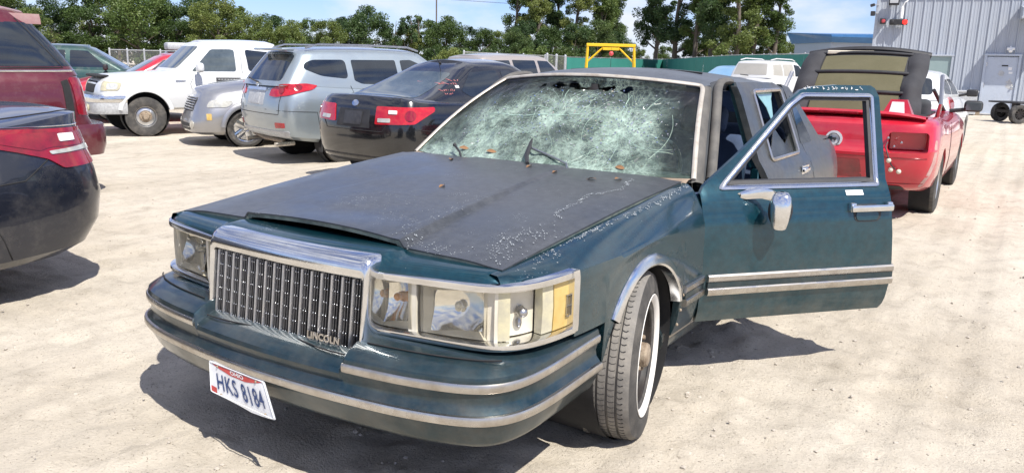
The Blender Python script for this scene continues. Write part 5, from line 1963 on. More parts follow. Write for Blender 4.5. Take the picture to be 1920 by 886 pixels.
def ws_material():
    m = bpy.data.materials.new('shattered_glass')
    m.use_nodes = True
    nt = m.node_tree
    nt.nodes.remove(nt.nodes['Principled BSDF'])
    L = nt.links.new
    out = nt.nodes['Material Output']
    uv = nt.nodes.new('ShaderNodeUVMap')
    def math_(op, a, b=None, c=None):
        n = nt.nodes.new('ShaderNodeMath')
        n.operation = op
        for k, v in enumerate((a, b, c)):
            if v is None:
                continue
            if isinstance(v, (int, float)):
                n.inputs[k].default_value = v
            else:
                L(v, n.inputs[k])
        return n.outputs[0]
    def rng_(v, a, b, c=0.0, d=1.0):
        n = nt.nodes.new('ShaderNodeMapRange')
        n.inputs['From Min'].default_value = a
        n.inputs['From Max'].default_value = b
        n.inputs['To Min'].default_value = c
        n.inputs['To Max'].default_value = d
        L(v, n.inputs['Value'])
        return n.outputs[0]
    # warp
    nzw = _n(nt, 'ShaderNodeTexNoise', Scale=5.0, Detail=4.0)
    L(uv.outputs[0], nzw.inputs['Vector'])
    wv = nt.nodes.new('ShaderNodeVectorMath')
    wv.operation = 'MULTIPLY_ADD'
    wv.inputs[1].default_value = (.10, .10, 0)
    L(nzw.outputs['Color'], wv.inputs[0])
    L(uv.outputs[0], wv.inputs[2])
    sp = nt.nodes.new('ShaderNodeSeparateXYZ')
    L(uv.outputs[0], sp.inputs[0])
    # cracks at three scales
    lines = None
    for sc, wd, off in ((5.0, .018, 0), (11.0, .030, 3.3), (26.0, .06, 7.1)):
        mpv = nt.nodes.new('ShaderNodeMapping')
        mpv.inputs['Location'].default_value = (off, off * .7, 0)
        mpv.inputs['Scale'].default_value = (1.0, 1.15, 1)
        L(wv.outputs[0], mpv.inputs['Vector'])
        v = _n(nt, 'ShaderNodeTexVoronoi', Scale=sc)
        v.feature = 'DISTANCE_TO_EDGE'
        L(mpv.outputs[0], v.inputs['Vector'])
        k = rng_(v.outputs['Distance'], 0, wd, 1, 0)
        lines = k if lines is None else math_('MAXIMUM', lines, k)
    # radial webs about the impact points
    near = None
    for (a, b), rad in zip(IMP, (.62, .50, .46, .40)):
        dx = math_('MULTIPLY', math_('SUBTRACT', sp.outputs[0], a), .78)
        dy = math_('MULTIPLY', math_('SUBTRACT', sp.outputs[1], b), .62)
        r = math_('SQRT', math_('ADD', math_('MULTIPLY', dx, dx), math_('MULTIPLY', dy, dy)))
        th = math_('ARCTAN2', dy, dx)
        cb = nt.nodes.new('ShaderNodeCombineXYZ')
        L(math_('MULTIPLY', th, 5.0), cb.inputs[0])
        L(math_('MULTIPLY', r, 9.0), cb.inputs[1])
        cb.inputs[2].default_value = a * 7
        ad = nt.nodes.new('ShaderNodeVectorMath')
        ad.operation = 'MULTIPLY_ADD'
        ad.inputs[1].default_value = (.9, .9, 0)
        L(nzw.outputs['Color'], ad.inputs[0])
        L(cb.outputs[0], ad.inputs[2])
        v = _n(nt, 'ShaderNodeTexVoronoi', Scale=1.5)
        v.feature = 'DISTANCE_TO_EDGE'
        L(ad.outputs[0], v.inputs['Vector'])
        k = math_('MULTIPLY', rng_(v.outputs['Distance'], 0, .07, 1, 0), rng_(r, rad * .55, rad, 1, 0))
        lines = math_('MAXIMUM', lines, k)
        nr = rng_(r, .06, rad * .95, 1, 0)
        near = nr if near is None else math_('MAXIMUM', near, nr)
    # crushed, milky glass round the impacts; clear at the right edge and top
    n2 = _n(nt, 'ShaderNodeTexNoise', Scale=3.2, Detail=10.0, Roughness=.72)
    L(wv.outputs[0], n2.inputs['Vector'])
    n3 = _n(nt, 'ShaderNodeTexNoise', Scale=38.0, Detail=6.0, Roughness=.7)
    L(uv.outputs[0], n3.inputs['Vector'])
    low = rng_(sp.outputs[1], .03, .46, .95, 0)
    band = rng_(sp.outputs[1], .64, .88, 1, .12)
    rightclear = rng_(sp.outputs[0], .70, .86, 1, .10)
    blob = None
    for (a, b), ra, rb, k in (((.12, .36), .16, .10, .75), ((.34, .74), .20, .12, .7), ((-.60, .74), .22, .16, .6), ((-.22, .86), .30, .10, .6), ((-.30, .52), .12, .14, .45), ((.62, .30), .10, .12, .3)):
        dx = math_('DIVIDE', math_('SUBTRACT', sp.outputs[0], a), ra)
        dy = math_('DIVIDE', math_('SUBTRACT', sp.outputs[1], b), rb)
        q = math_('ADD', math_('ADD', math_('MULTIPLY', dx, dx), math_('MULTIPLY', dy, dy)), math_('MULTIPLY', n2.outputs['Fac'], 1.6))
        g_ = rng_(q, .6, 2.2, k, 0)
        blob = g_ if blob is None else math_('MAXIMUM', blob, g_)
    body = math_('MULTIPLY', math_('MAXIMUM', near, low), rng_(n2.outputs['Fac'], .38, .55, .24, 1))
    body = math_('MULTIPLY', body, math_('SUBTRACT', 1.0, blob))
    fine = rng_(n3.outputs['Fac'], .35, .70, .50, 1.0)
    haze = math_('MULTIPLY', math_('MULTIPLY', body, band), math_('MULTIPLY', rightclear, fine))
    haze = math_('MULTIPLY', haze, .95)
    lm = math_('MULTIPLY', math_('MULTIPLY', lines, math_('ADD', math_('MULTIPLY', body, .7), .10)), rng_(sp.outputs[0], .72, .90, 1, .2))
    fac = math_('MINIMUM', math_('ADD', math_('MULTIPLY', haze, .95), math_('MULTIPLY', lm, .42)), .95)
    # shade band at top of the glass
    tb = rng_(sp.outputs[1], .70, .84, 0, 1)
    tint = nt.nodes.new('ShaderNodeMixRGB')
    tint.inputs['Color1'].default_value = (.70, .86, .78, 1)
    tint.inputs['Color2'].default_value = (.34, .44, .62, 1)
    L(tb, tint.inputs['Fac'])
    tr = nt.nodes.new('ShaderNodeBsdfTransparent')
    L(tint.outputs[0], tr.inputs['Color'])
    df = nt.nodes.new('ShaderNodeBsdfDiffuse')
    dc = nt.nodes.new('ShaderNodeMixRGB')
    dc.inputs['Color1'].default_value = (.38, .56, .46, 1)
    dc.inputs['Color2'].default_value = (.66, .80, .70, 1)
    L(n2.outputs['Fac'], dc.inputs['Fac'])
    L(dc.outputs[0], df.inputs['Color'])
    tl = nt.nodes.new('ShaderNodeBsdfTranslucent')
    L(dc.outputs[0], tl.inputs['Color'])
    dm = nt.nodes.new('ShaderNodeMixShader')
    dm.inputs[0].default_value = .25
    L(df.outputs[0], dm.inputs[1])
    L(tl.outputs[0], dm.inputs[2])
    gl = _n(nt, 'ShaderNodeBsdfGlossy', Roughness=0.06)
    bp = nt.nodes.new('ShaderNodeBump')
    bp.inputs['Strength'].default_value = .55
    bp.inputs['Distance'].default_value = .006
    L(math_('ADD', lines, math_('MULTIPLY', n3.outputs['Fac'], 1.5)), bp.inputs['Height'])
    L(bp.outputs[0], gl.inputs['Normal'])
    vb = _n(nt, 'ShaderNodeTexVoronoi', Scale=9.0)
    L(wv.outputs[0], vb.inputs['Vector'])
    b2 = nt.nodes.new('ShaderNodeBump')
    b2.inputs['Strength'].default_value = .9
    b2.inputs['Distance'].default_value = .035
    L(math_('ADD', vb.outputs['Distance'], math_('MULTIPLY', n3.outputs['Fac'], .35)), b2.inputs['Height'])
    L(b2.outputs[0], df.inputs['Normal'])
    fr = _n(nt, 'ShaderNodeFresnel', IOR=1.45)
    m1, m2 = nt.nodes.new('ShaderNodeMixShader'), nt.nodes.new('ShaderNodeMixShader')
    L(fac, m1.inputs[0])
    L(tr.outputs[0], m1.inputs[1])
    L(dm.outputs[0], m1.inputs[2])
    L(math_('MULTIPLY', fr.outputs[0], .85), m2.inputs[0])
    L(m1.outputs[0], m2.inputs[1])
    L(gl.outputs[0], m2.inputs[2])
    L(m2.outputs[0], out.inputs['Surface'])
    return m
MT['shattered'] = ws_material()
wm.materials.append(MT['shattered'])
ws = bpy.data.objects.new('windshield', wm)
COL.objects.link(ws)
ws.parent = hero
OFFS[ws.name] = (0, 2.65, 0)
# raised crack ridges and shards
def wsp(u, t, lift=.002):
    return ws_pt(u, t) + V3(0, .80, -.60) * sag(u, t) + V3(0, -.55, .83) * lift
ridge = MB()
rr2 = random.Random(11)
for (a, b), cnt, ln in zip(IMP, (22, 14, 12, 7), (.52, .46, .42, .32)):
    for k in range(cnt):
        th = rr2.uniform(0, 2 * math.pi)
        r0, r1 = rr2.uniform(.01, .12), rr2.uniform(.15, ln)
        P = []
        wob = rr2.uniform(-1.6, 1.6)
        for q in np.linspace(r0, r1, 9):
            u = a + q * math.cos(th + wob * q) * 1.0 + rr2.uniform(-.014, .014)
            t = b + q * math.sin(th + wob * q) * 1.25 + rr2.uniform(-.006, .006)
            if abs(u) > .95 or not .03 < t < .86:
                break
            P.append(wsp(u, t))
        if len(P) > 3:
            ridge.tube(P, rr2.uniform(.0003, .0010), 4, cap=False)
    for k in range(cnt // 3):
        q = rr2.uniform(.05, ln * .75)
        th0 = rr2.uniform(0, 6.28)
        P = []
        for th in np.linspace(th0, th0 + rr2.uniform(.4, 1.4), 9):
            u, t = a + q * math.cos(th) * 1.0, b + q * math.sin(th) * 1.25
            if abs(u) > .9 or not .03 < t < .86:
                break
            P.append(wsp(u, t))
        if len(P) > 3:
            ridge.tube(P, rr2.uniform(.0003, .0009), 4, cap=False)
P = [wsp(u, .49 + .11 * (u + .6) / 1.1 + rr2.uniform(-.004, .004)) for u in np.linspace(-.62, .20, 24)]
ridge.tube(P, .0020, 5)
MT['crack_edge'] = pbr('crack_edge', (.50, .66, .56), .25, coat=.5, var=.5, vs=30, col2=(.32, .48, .40))
obj('crack_ridges', ridge, 'crack_edge', ws, 0, kind='stuff', fixn=False)
shard = MB()
for k in range(800):
    a, b = IMP[rr2.choice((0, 0, 0, 1, 1, 2, 3))]
    u, t = a + rr2.gauss(0, .20), b + rr2.gauss(0, .18)
    if abs(u) > .9 or not .04 < t < .9:
        continue
    c = wsp(u, t, .003)
    s_ = rr2.uniform(.002, .0068)
    Mr = Matrix.Rotation(rr2.uniform(0, 6), 4, 'X') @ Matrix.Rotation(rr2.uniform(0, 6), 4, 'Z')
    shard.box(c, (s_, s_ * 1.3, s_ * .7), M=Mr)
obj('glass_crumbs', shard, 'reflector', ws, 0, kind='stuff')
# reveal moulding round the glass
pth = [ws_pt(1.012, t) for t in np.linspace(-.02, .93, 24)]
crn = [ws_pt(1.012 - .03 * k * k, .93 + .085 * (1 - (1 - k) ** 2)) for k in np.linspace(.15, 1, 7)]
top = [ws_pt(u, 1.018) for u in np.linspace(.96, -.96, 50)]
half = [np.array(p) + V3(0, -.006, .008) for p in pth + crn + top]
lft = [np.array(p) * V3(-1, 1, 1) + V3(0, -.006, .008) for p in (pth + crn)][::-1]
MT['bleached_trim'] = pbr('bleached_trim', (0.60, 0.55, 0.47), 0.38, 0.35, var=0.7, vs=6, col2=(0.46, 0.42, 0.36), dirt=((0.22, 0.15, 0.09), .7, 10))
obj('windshield_trim', MB().tube(half + lft, .0125, 8, flat=.6), 'bleached_trim', hero, 60)
# black glazing band along the glass edge
ed = MB()
ed.grid(np.array([[ws_pt(u, t) + V3(0, .006, -.004) for t in (-.03, .0, .025)] for u in np.linspace(-1, 1, 60)]))
obj('glass_edge', ed, 'black_plastic', ws, 40)
# cowl with debris
cw = MB()
cw.grid(np.array([[(x, 1.55 + .25 * (x / .84) ** 2 + dy, .958 + dz) for dy, dz in ((-.05, -.02), (.0, .004), (.05, .006), (.11, .0))] for x in np.linspace(-.84, .84, 40)]))
MT['cowl_dirt'] = pbr('cowl_dirt', (0.20, 0.15, 0.11), 0.95, var=0.9, vs=14, col2=(0.38, 0.29, 0.21), bump=.5, bs=70)
obj('cowl', cw, 'cowl_dirt', hero, 40)
# wipers
wipm = MB()
wipm.tube([(.30, 1.60, .985), (.26, 1.66, 1.0), (.17, 1.69, 1.022), (.06, 1.70, 1.05), (.02, 1.71, 1.06)], .007, 6)
wip = obj('wiper_arm', wipm, 'grille_metal', hero, 50)
obj('wiper_blade', MB().tube([(.10, 1.55, 1.00), (.05, 1.62, 1.03), (.025, 1.68, 1.055), (.0, 1.74, 1.085), (-.005, 1.76, 1.10)], [.010, .012, .012, .008, .004], 6), 'black_plastic', wip, 50)
wip = obj('wiper_arm', MB().tube([(-.36, 1.62, .985), (-.40, 1.66, 1.01), (-.47, 1.71, 1.035)], .006, 6), 'black_plastic', hero, 50)
obj('wiper_pivot', MB().ball((-.475, 1.715, 1.037), .012, 1), 'black_plastic', wip, 50)

# ---- roof and pillars
rws = []
for u in np.linspace(-1, 1, 41):
    row = []
    a = abs(u)
    p0 = ws_pt(u * .99, 1.02)
    for v in np.linspace(0, 1, 30):
        y = p0[1] + (3.80 - .12 * u * u - p0[1]) * v
        xw = .645 + (.665 - .645) * sstep(0, .25, v)
        x = u * xw
        z = p0[2] + .002 + (.058 * (1 - a ** 2.4) * .55 + .018) * math.sin(math.pi * min(1, .08 + v * .92)) ** .6 * sstep(-.05, .22, v)
        row.append((x, y, z))
    rws.append(row)
RG = np.array(rws)
obj('roof', MB().shell(RG, .02), 'faded_roof', hero, 40)
obj('headliner', MB().grid(RG - V3(0, 0, .045)), 'headliner', hero, 40)
# slightly raised sunroof edge strip
obj('roof_seam', MB().tube([(x, 2.95, 1.464 - .03 * (x / .6) ** 2) for x in np.linspace(-.45, .45, 16)], .006, 5), 'black_void', hero, 50)
for s in (1, -1):
    m = MB()
    rws = []
    for t in np.linspace(-.04, 1.02, 20):
        a = ws_pt(1.0, t)
        w_ = .052 - .0 * t
        b = a + V3(w_ * .55, w_ * 1.5, -.012)
        rws.append([a + V3(0, .02, -.03), a, a + V3(.014, .012, .006), (a + b) / 2 + V3(.016, 0, .006), b + V3(.004, 0, 0), b + V3(-.02, .03, -.02)])
    m.grid(np.array(rws))
    pl_ = obj('windshield_pillar', m if s > 0 else m.mirror(), 'weatherstrip', hero, 40)
# weatherstrip bow over the front door opening
ops = cr_spline([(.885, 1.99, .95), (.815, 2.20, 1.12), (.735, 2.43, 1.31), (.70, 2.53, 1.375), (.682, 2.62, 1.405), (.675, 2.72, 1.412), (.674, 2.80, 1.408)], 5)
for s in (1, -1):
    m = MB().tube(ops, .024, 8, flat=.8)
    obj('door_seal', m if s > 0 else m.mirror(), 'weatherstrip', hero, 50)
    m = MB().tube(ops - V3(.045, .0, .03), .030, 8)
    obj('inner_trim', m if s > 0 else m.mirror(), 'interior_dark', hero, 50)

def plate_hole(outer, inner, fn, th, res=.04, nrm=None):
    """Curved panel with a window: outlines in 2-D, fn maps (a, b) to 3-D; thickness th along -nrm."""
    def dens(P):
        o = []
        for i in range(len(P)):
            a, b = Vector(P[i][:2]), Vector(P[(i + 1) % len(P)][:2])
            n = max(1, int((b - a).length / res))
            for k in range(n):
                o.append(a.lerp(b, k / n))
        return o
    def inside(p, P):
        c = False
        j = len(P) - 1
        for i in range(len(P)):
            if (P[i][1] > p[1]) != (P[j][1] > p[1]) and p[0] < (P[j][0] - P[i][0]) * (p[1] - P[i][1]) / (P[j][1] - P[i][1]) + P[i][0]:
                c = not c
            j = i
        return c
    A = dens(outer)
    B = dens(inner) if inner else []
    pts = A + B
    xs, ys = [p[0] for p in A], [p[1] for p in A]
    for x in np.arange(min(xs) + res / 2, max(xs), res):
        for y in np.arange(min(ys) + res / 2, max(ys), res):
            if inside((x, y), A) and not (B and inside((x, y), B)):
                if min((p[0] - x) ** 2 + (p[1] - y) ** 2 for p in A + B) > (res * .35) ** 2:
                    pts.append(Vector((x, y)))
    na, nb = len(A), len(B)
    E_ = [(i, (i + 1) % na) for i in range(na)] + [(na + i, na + (i + 1) % nb) for i in range(nb)]
    r_ = delaunay_2d_cdt(pts, E_, [], 1, 1e-6)
    vs, fs = r_[0], r_[2]
    if B:
        fs = [f for f in fs if not inside((sum(vs[k].x for k in f) / len(f), sum(vs[k].y for k in f) / len(f)), B)]
    top = [np.array(fn(v.x, v.y)) for v in vs]
    nn = np.array(nrm, float)
    bot = [p - nn * th for p in top]
    o = len(top)
    cnt = {}
    for f in fs:
        for k in range(len(f)):
            e = tuple(sorted((f[k], f[(k + 1) % len(f)])))
            cnt[e] = cnt.get(e, 0) + 1
    F = list(fs) + [tuple(q + o for q in reversed(f)) for f in fs]
    for f in fs:
        for k in range(len(f)):
            a, b = f[k], f[(k + 1) % len(f)]
            if cnt[tuple(sorted((a, b)))] == 1:
                F.append((a, a + o, b + o, b))
    return MB().add(top + bot, F)

# ---- rear door, quarter panel (both sides) and closed right front door
side_map = lambda y, z: (sx(z) * fy(y) if z < .96 else sx(z), y, z)
def both(name, m, mat, sides=(1, -1), ang=30, parent=hero):
    res = []
    for s in sides:
        res.append(obj(name, m if s > 0 else m.mirror(), mat, parent, ang))
    return res
rd_out = [(2.795, .31), (3.60, .31), (3.74, .47), (3.80, .60), (3.80, .95), (3.70, 1.36), (3.55, 1.398), (2.82, 1.405), (2.795, 1.38)]
rd_in = roundpoly([(3.02, .955), (3.64, .955), (3.60, 1.352), (3.02, 1.352)], .03, 3)
for d in both('rear_door', plate_hole(rd_out, rd_in, side_map, .04, .05, (1, 0, 0)), 'faded_reflect_side'):
    s = 1 if d.name == 'rear_door' else -1
    fr_ = [V3(*side_map(y, z)) + V3(.004, 0, 0) for y, z in rd_in]
    m = MB().tube(fr_, .013, 6, closed=True)
    obj('window_trim', m if s > 0 else m.mirror(), 'dull_chrome', d, 50)
    m = MB().box((sx(.85) + .012, 3.60, .85), (.022, .13, .028), bev=.006).merge(MB().box((sx(.85) + .004, 3.60, .85), (.006, .17, .06), bev=.002))
    obj('door_handle', m if s > 0 else m.mirror(), 'chrome', d, 40)
    gl_ = [(3.02, .955), (3.64, .955), (3.62, 1.08), (3.45, 1.02), (3.30, 1.13), (3.12, 1.00), (3.02, 1.16)] if s > 0 else [(3.02, .955), (3.64, .955), (3.60, 1.352), (3.02, 1.352)]
    m = plate_hole(gl_, None, lambda y, z: (sx(z) - .015, y, z), .004, .08, (1, 0, 0))
    obj('window_glass', m if s > 0 else m.mirror(), 'clear_glass', d, 40)
sh = plate_hole([(3.12, 1.352), (3.50, 1.352), (3.42, 1.30), (3.36, 1.20), (3.31, 1.15), (3.27, 1.25), (3.18, 1.31)], None, lambda y, z: (sx(z) - .015, y, z), .004, .08, (1, 0, 0))
MT['green_glass'] = pbr('green_glass', (.20, .36, .34), .12, coat=.5, var=.5, vs=10)
obj('hanging_shard', sh, 'green_glass', hero, 40)
# quarter panel with the rear wheel opening
qo = [(3.805, .95), (3.805, .60)]
for a in np.linspace(R(165), R(15), 16):
    qo.append((4.08 + .375 * math.cos(a), .35 + .375 * math.sin(a)))
qo += [(4.46, .33), (4.98, .36), (5.06, .50), (5.07, .90), (5.04, .945), (4.40, .985), (4.30, 1.02), (3.86, 1.365), (3.72, 1.385)]
both('quarter_panel', plate_hole(qo, None, lambda y, z: (sx(z) * fy(y) if z < .97 else sx(z), y, z), .03, .06, (1, 0, 0)), 'faded_reflect_side')
qw = [(3.76, 1.0), (4.06, 1.0), (3.86, 1.28), (3.80, 1.32)]
both('quarter_glass', plate_hole(roundpoly(qw, .03, 3), None, lambda y, z: (sx(z) + .003, y, z), .006, .08, (1, 0, 0)), 'auto_glass')
tk = MB().grid(np.array([[(x * .875 * fy(y), y, .992 - .03 * (y - 4.3) + .018 * (1 - x * x)) for y in np.linspace(4.30, 5.06, 12)] for x in np.linspace(-1, 1, 15)]))
obj('trunk_lid', tk, 'faded', hero, 40)
rb = MB().grid(np.array([[(x * .96 * fy(5.06) if z > .4 else x * .72, 5.06 + .03 * (1 - x * x), z) for z in (.30, .45, .55, .75, .94, .965)] for x in np.linspace(-1, 1, 15)]))
obj('rear_panel', rb, 'teal_low', hero, 40)
bg = MB().grid(np.array([[(x * (.64 + .18 * t), 3.78 + .55 * t - .1 * x * x, 1.385 - .40 * t + .03 * math.sin(math.pi * t)) for t in np.linspace(0, 1, 8)] for x in np.linspace(-1, 1, 13)]))
obj('rear_glass', bg, 'clear_glass', hero, 60)
# closed front door on the far side
fo = [(1.715, .31), (2.785, .31), (2.785, 1.38), (2.76, 1.405), (2.60, 1.40), (2.50, 1.375), (2.30, 1.21), (1.99, .97), (1.95, .95), (1.715, .935)]
fi = roundpoly([(2.08, .955), (2.72, .955), (2.72, 1.352), (2.60, 1.352), (2.48, 1.30)], .03, 3)
fd = obj('front_door', plate_hole(fo, fi, side_map, .04, .05, (1, 0, 0)).mirror(), 'teal_fender', hero, 30)
obj('window_glass', plate_hole(fi, None, lambda y, z: (sx(z) - .015, y, z), .004, .08, (1, 0, 0)).mirror(), 'clear_glass', fd, 40)

# ---- the open front door
DH = V3(.953, 1.705, 0)
DA = R(40)
Dd, Dn = V3(math.sin(DA), math.cos(DA), 0), V3(math.cos(DA), -math.sin(DA), 0)
def dp(u, z, o=0.0):
    return DH + Dd * u + Dn * (sx(z) - .955 + o) + V3(0, 0, z)
d_out = [(.017, .303), (1.070, .303), (1.084, .33), (1.088, .47), (1.066, .70), (1.056, .80), (1.062, .926), (1.088, 1.233), (1.097, 1.36)] + \
        [(1.092, 1.400), (1.072, 1.414), (.865, 1.414), (.72, 1.404), (.64, 1.386), (.57, 1.346), (.46, 1.250), (.235, 1.085), (.030, .945), (.004, .915), (.0, .60)]
d_in = roundpoly([(.104, .932), (1.010, .932), (1.058, 1.372), (.64, 1.372), (.56, 1.325)], .022, 4)
MT['door_teal'] = MT['teal']
door = obj('front_door', plate_hole(d_out, d_in, dp, .022, .032, Dn), 'teal', hero, 26, label='open front door with empty window frame and chrome trim')
# inner structure
ins = [(.03, .34), (1.05, .34), (1.05, .90), (.03, .90)]
obj('door_lining', plate_hole(ins, None, lambda u, z: dp(u, z, -.10), .05, .10, Dn), 'interior_blue', door, 40)
win = roundpoly([(.120, .946), (.998, .946), (1.040, 1.356), (.655, 1.356), (.585, 1.315)], .02, 4)
def loop3(P, o): return [dp(u, z, o) for u, z in P]
def densify(P, res=.03):
    o = []
    for i in range(len(P)):
        a, b = Vector(P[i]), Vector(P[(i + 1) % len(P)])
        n = max(1, int((b - a).length / res))
        for k in range(n):
            o.append(tuple(a.lerp(b, k / n)))
    return o
A, n_ = densify(d_in), 0
def inset(P, d):
    c = []
    n = len(P)
    for i in range(n):
        a, b, q = np.array(P[i - 1]), np.array(P[(i + 1) % n]), np.array(P[i])
        t = b - a
        t /= np.linalg.norm(t) + 1e-9
        c.append(tuple(q + np.array([-t[1], t[0]]) * d))
    return c
rings = [loop3(inset(A, -.004), .002), loop3(A, .009), loop3(inset(A, .006), .012), loop3(inset(A, .014), .010), loop3(inset(A, .019), .001), loop3(inset(A, .020), -.02)]
obj('window_chrome', MB().grid(np.array(rings), cv=True), 'chrome', door, 40)
rings = [loop3(inset(A, .019), -.006), loop3(inset(A, .034), -.008), loop3(inset(A, .036), -.035), loop3(inset(A, .015), -.04)]
obj('window_seal', MB().grid(np.array(rings), cv=True), 'black_plastic', door, 40)
dm = [tuple(dp(u, .49, .0)[:2]) + (0,) for u in np.linspace(.040, 1.085, 8)]
moulding(dm, door)
# handle with dark recess
hb = MB()
def dbox(u, z, o, s, bev=.004):
    """s = (along u, out, z)"""
    M = Matrix(((Dd[0], Dn[0], 0, 0), (Dd[1], Dn[1], 0, 0), (0, 0, 1, 0), (0, 0, 0, 1)))
    return MB().box(dp(u, z, o), s, M=M, bev=bev, seg=2)
hnd = obj('door_handle', dbox(.925, .833, .024, (.245, .018, .034), .007).merge(dbox(.815, .838, .012, (.03, .03, .045), .006)).merge(dbox(1.03, .838, .012, (.03, .03, .045), .006)), 'chrome', door, 40)
obj('handle_recess', plate_hole(roundpoly([(.83, .765), (.99, .765), (.99, .85), (.83, .85)], .045, 5), None, lambda u, z: dp(u, z, .002), .01, .04, Dn), 'black_plastic', hnd, 50)
obj('handle_cup', plate_hole(roundpoly([(.845, .772), (.97, .772), (.975, .815), (.84, .815)], .02, 5), None, lambda u, z: dp(u, z, .005), .01, .04, Dn), 'teal', hnd, 50)
lab = obj('door_sticker', plate_hole([(.80, .893), (.90, .893), (.90, .915), (.80, .915)], None, lambda u, z: dp(u, z, .003), .003, .05, Dn), 'white_sticker', door, 40)
obj('lettering', MB().add([dp(.808 + k * .011, .902 + (k % 2) * .002, .0045) for k in range(8) for _ in (0,)], []).merge(
    MB().grid(np.array([[dp(.808, .901, .0045), dp(.808, .907, .0045)], [dp(.892, .901, .0045), dp(.892, .907, .0045)]]))), 'plate_grey', lab, 0)
# white marker scrawl along the top rail
mk_ = MB()
for k in range(13):
    u0 = .66 + k * .028
    mk_.tube([dp(u0 + rr2.uniform(-.008, .014), 1.398 + rr2.uniform(-.008, .010), .004) for _ in range(5)], .0012, 4)
obj('marker_scrawl', mk_, 'white_sticker', door, 0)
# mirror: chrome base, arm and hanging head
mb_ = MB()
rg = []
for u, z, o, r_ in ((.205, .905, .0, .012), (.23, .910, .018, .022), (.26, .918, .035, .027), (.295, .922, .058, .027), (.325, .915, .078, .026), (.345, .905, .095, .026)):
    rg.append([dp(u, z, o) + (Dd * math.cos(a) * .5 + V3(0, 0, 1) * math.sin(a) + Dn * math.cos(a) * .6) * r_ for a in np.linspace(0, 2 * math.pi, 10, endpoint=False)])
mb_.grid(np.array(rg), cv=True)
mir = obj('door_mirror', mb_, 'chrome', door, 50)
hd = MB()
rg = []
hc = dp(.345, .848, .105) * V3(1, 1, 0)
fd_ = (Dd * -.55 + Dn * .83)          # housing looks forward and outward
sd_ = np.cross(V3(0, 0, 1), fd_)
for z, w_, t_ in ((.917, .012, .010), (.913, .034, .026), (.895, .050, .040), (.86, .056, .046), (.82, .054, .048), (.78, .048, .044), (.75, .040, .034), (.738, .024, .018), (.736, .006, .005)):
    sq = []
    for a in np.linspace(0, 2 * math.pi, 20, endpoint=False):
        c, s_ = math.cos(a), math.sin(a)
        ex = math.copysign(abs(c) ** .6, c) * w_ * .84
        ey = math.copysign(abs(s_) ** .6, s_) * t_
        sq.append(hc + sd_ * ex + fd_ * ey + V3(0, 0, z) - V3(0, 0, 0))
    rg.append(sq)
rg = [[p * V3(1, 1, 1) + V3(0, 0, .022) for p in q] for q in rg]
hd.grid(np.array(rg), cv=True)
mh = obj('mirror_head', hd, 'chrome', mir, 50)
obj('mirror_gap', MB().tube([hc + sd_ * (.048 * math.cos(a)) + fd_ * (-.030) + V3(0, 0, .847 + .072 * math.sin(a)) for a in np.linspace(0, 2 * math.pi, 24, endpoint=False)], .008, 6, closed=True), 'black_plastic', mir, 50)
# door hinges and jamb
for z in (.45, .72):
    obj('door_hinge', MB().box((.925, 1.735, z), (.05, .06, .07), bev=.008), 'steel_black', hero, 40)
jam = MB().box((.80, 1.725, .60), (.22, .02, .58), bev=.004)
obj('door_jamb', jam, 'teal_low', hero, 40)
bp_ = MB().box((.865, 2.88, .62), (.07, .17, .64), bev=.02)
for z0, z1, w0, w1 in ((.93, 1.40, .80, .63),):
    bp_.add([(w0 + .065, 2.80, z0), (w0 + .065, 2.97, z0), (w1 + .065, 2.97, z1), (w1 + .065, 2.80, z1), (w0 + .025, 2.80, z0), (w0 + .025, 2.97, z0), (w1 + .03, 2.97, z1), (w1 + .03, 2.80, z1)],
            [(0, 1, 2, 3), (7, 6, 5, 4), (0, 3, 7, 4), (1, 5, 6, 2)])
obj('door_pillar', bp_, 'teal', hero, 40)

# ---- interior
it = MB()
dash = [(x, 0, 0) for x in np.linspace(-.80, .80, 24)]
rws = []
for x in np.linspace(-.80, .80, 24):
    b = .12 * (x / .8) ** 2
    rws.append([(x, 1.66 + b, .95), (x, 1.80 + b, .955), (x, 1.98, .965), (x, 2.08, .955), (x, 2.14, .91), (x, 2.12, .70), (x, 2.0, .55)])
obj('dashboard', MB().grid(np.array(rws)), 'interior_dark', hero, 40)
sw = MB().tube([(.40 + .185 * math.cos(a), 2.34 + .185 * math.sin(a) * .42, .93 + .185 * math.sin(a) * .9) for a in np.linspace(0, 2 * math.pi, 36, endpoint=False)], .013, 8, closed=True)
sw.ball((.40, 2.33, .93), .07, 2, (1, .5, .8)).tube([(.40, 2.32, .92), (.40, 2.10, .82)], .03, 8)
for a in (0, math.pi, -math.pi / 2):
    sw.tube([(.40, 2.33, .93), (.40 + .18 * math.cos(a), 2.34 + .18 * math.sin(a) * .42, .93 + .18 * math.sin(a) * .9)], .012, 6)
obj('steering_wheel', sw, 'interior_dark', hero, 50)
for x in (.38, -.38):
    st = MB().box((x, 2.78, .44), (.66, .56, .20), bev=.06, seg=3)
    Mt = Matrix.Rotation(R(-18), 4, 'X')
    st.box((x, 3.10, .76), (.64, .17, .66), M=Mt, bev=.07, seg=3)
    st.box((x, 3.24, 1.16), (.30, .11, .17), M=Mt, bev=.045, seg=3)
    obj('seat', st, 'interior_blue', hero, 50)
st = MB().box((0, 3.62, .46), (1.36, .54, .20), bev=.06, seg=3)
st.box((0, 3.98, .80), (1.36, .18, .60), M=Matrix.Rotation(R(-22), 4, 'X'), bev=.06, seg=3)
obj('seat', st, 'interior_blue', hero, 50)
MT['parcel'] = pbr('parcel_shelf', (.05, .055, .06), .9, var=.5)
obj('rear_shelf', MB().box((0, 4.20, .985), (1.40, .36, .03)), 'parcel', hero)
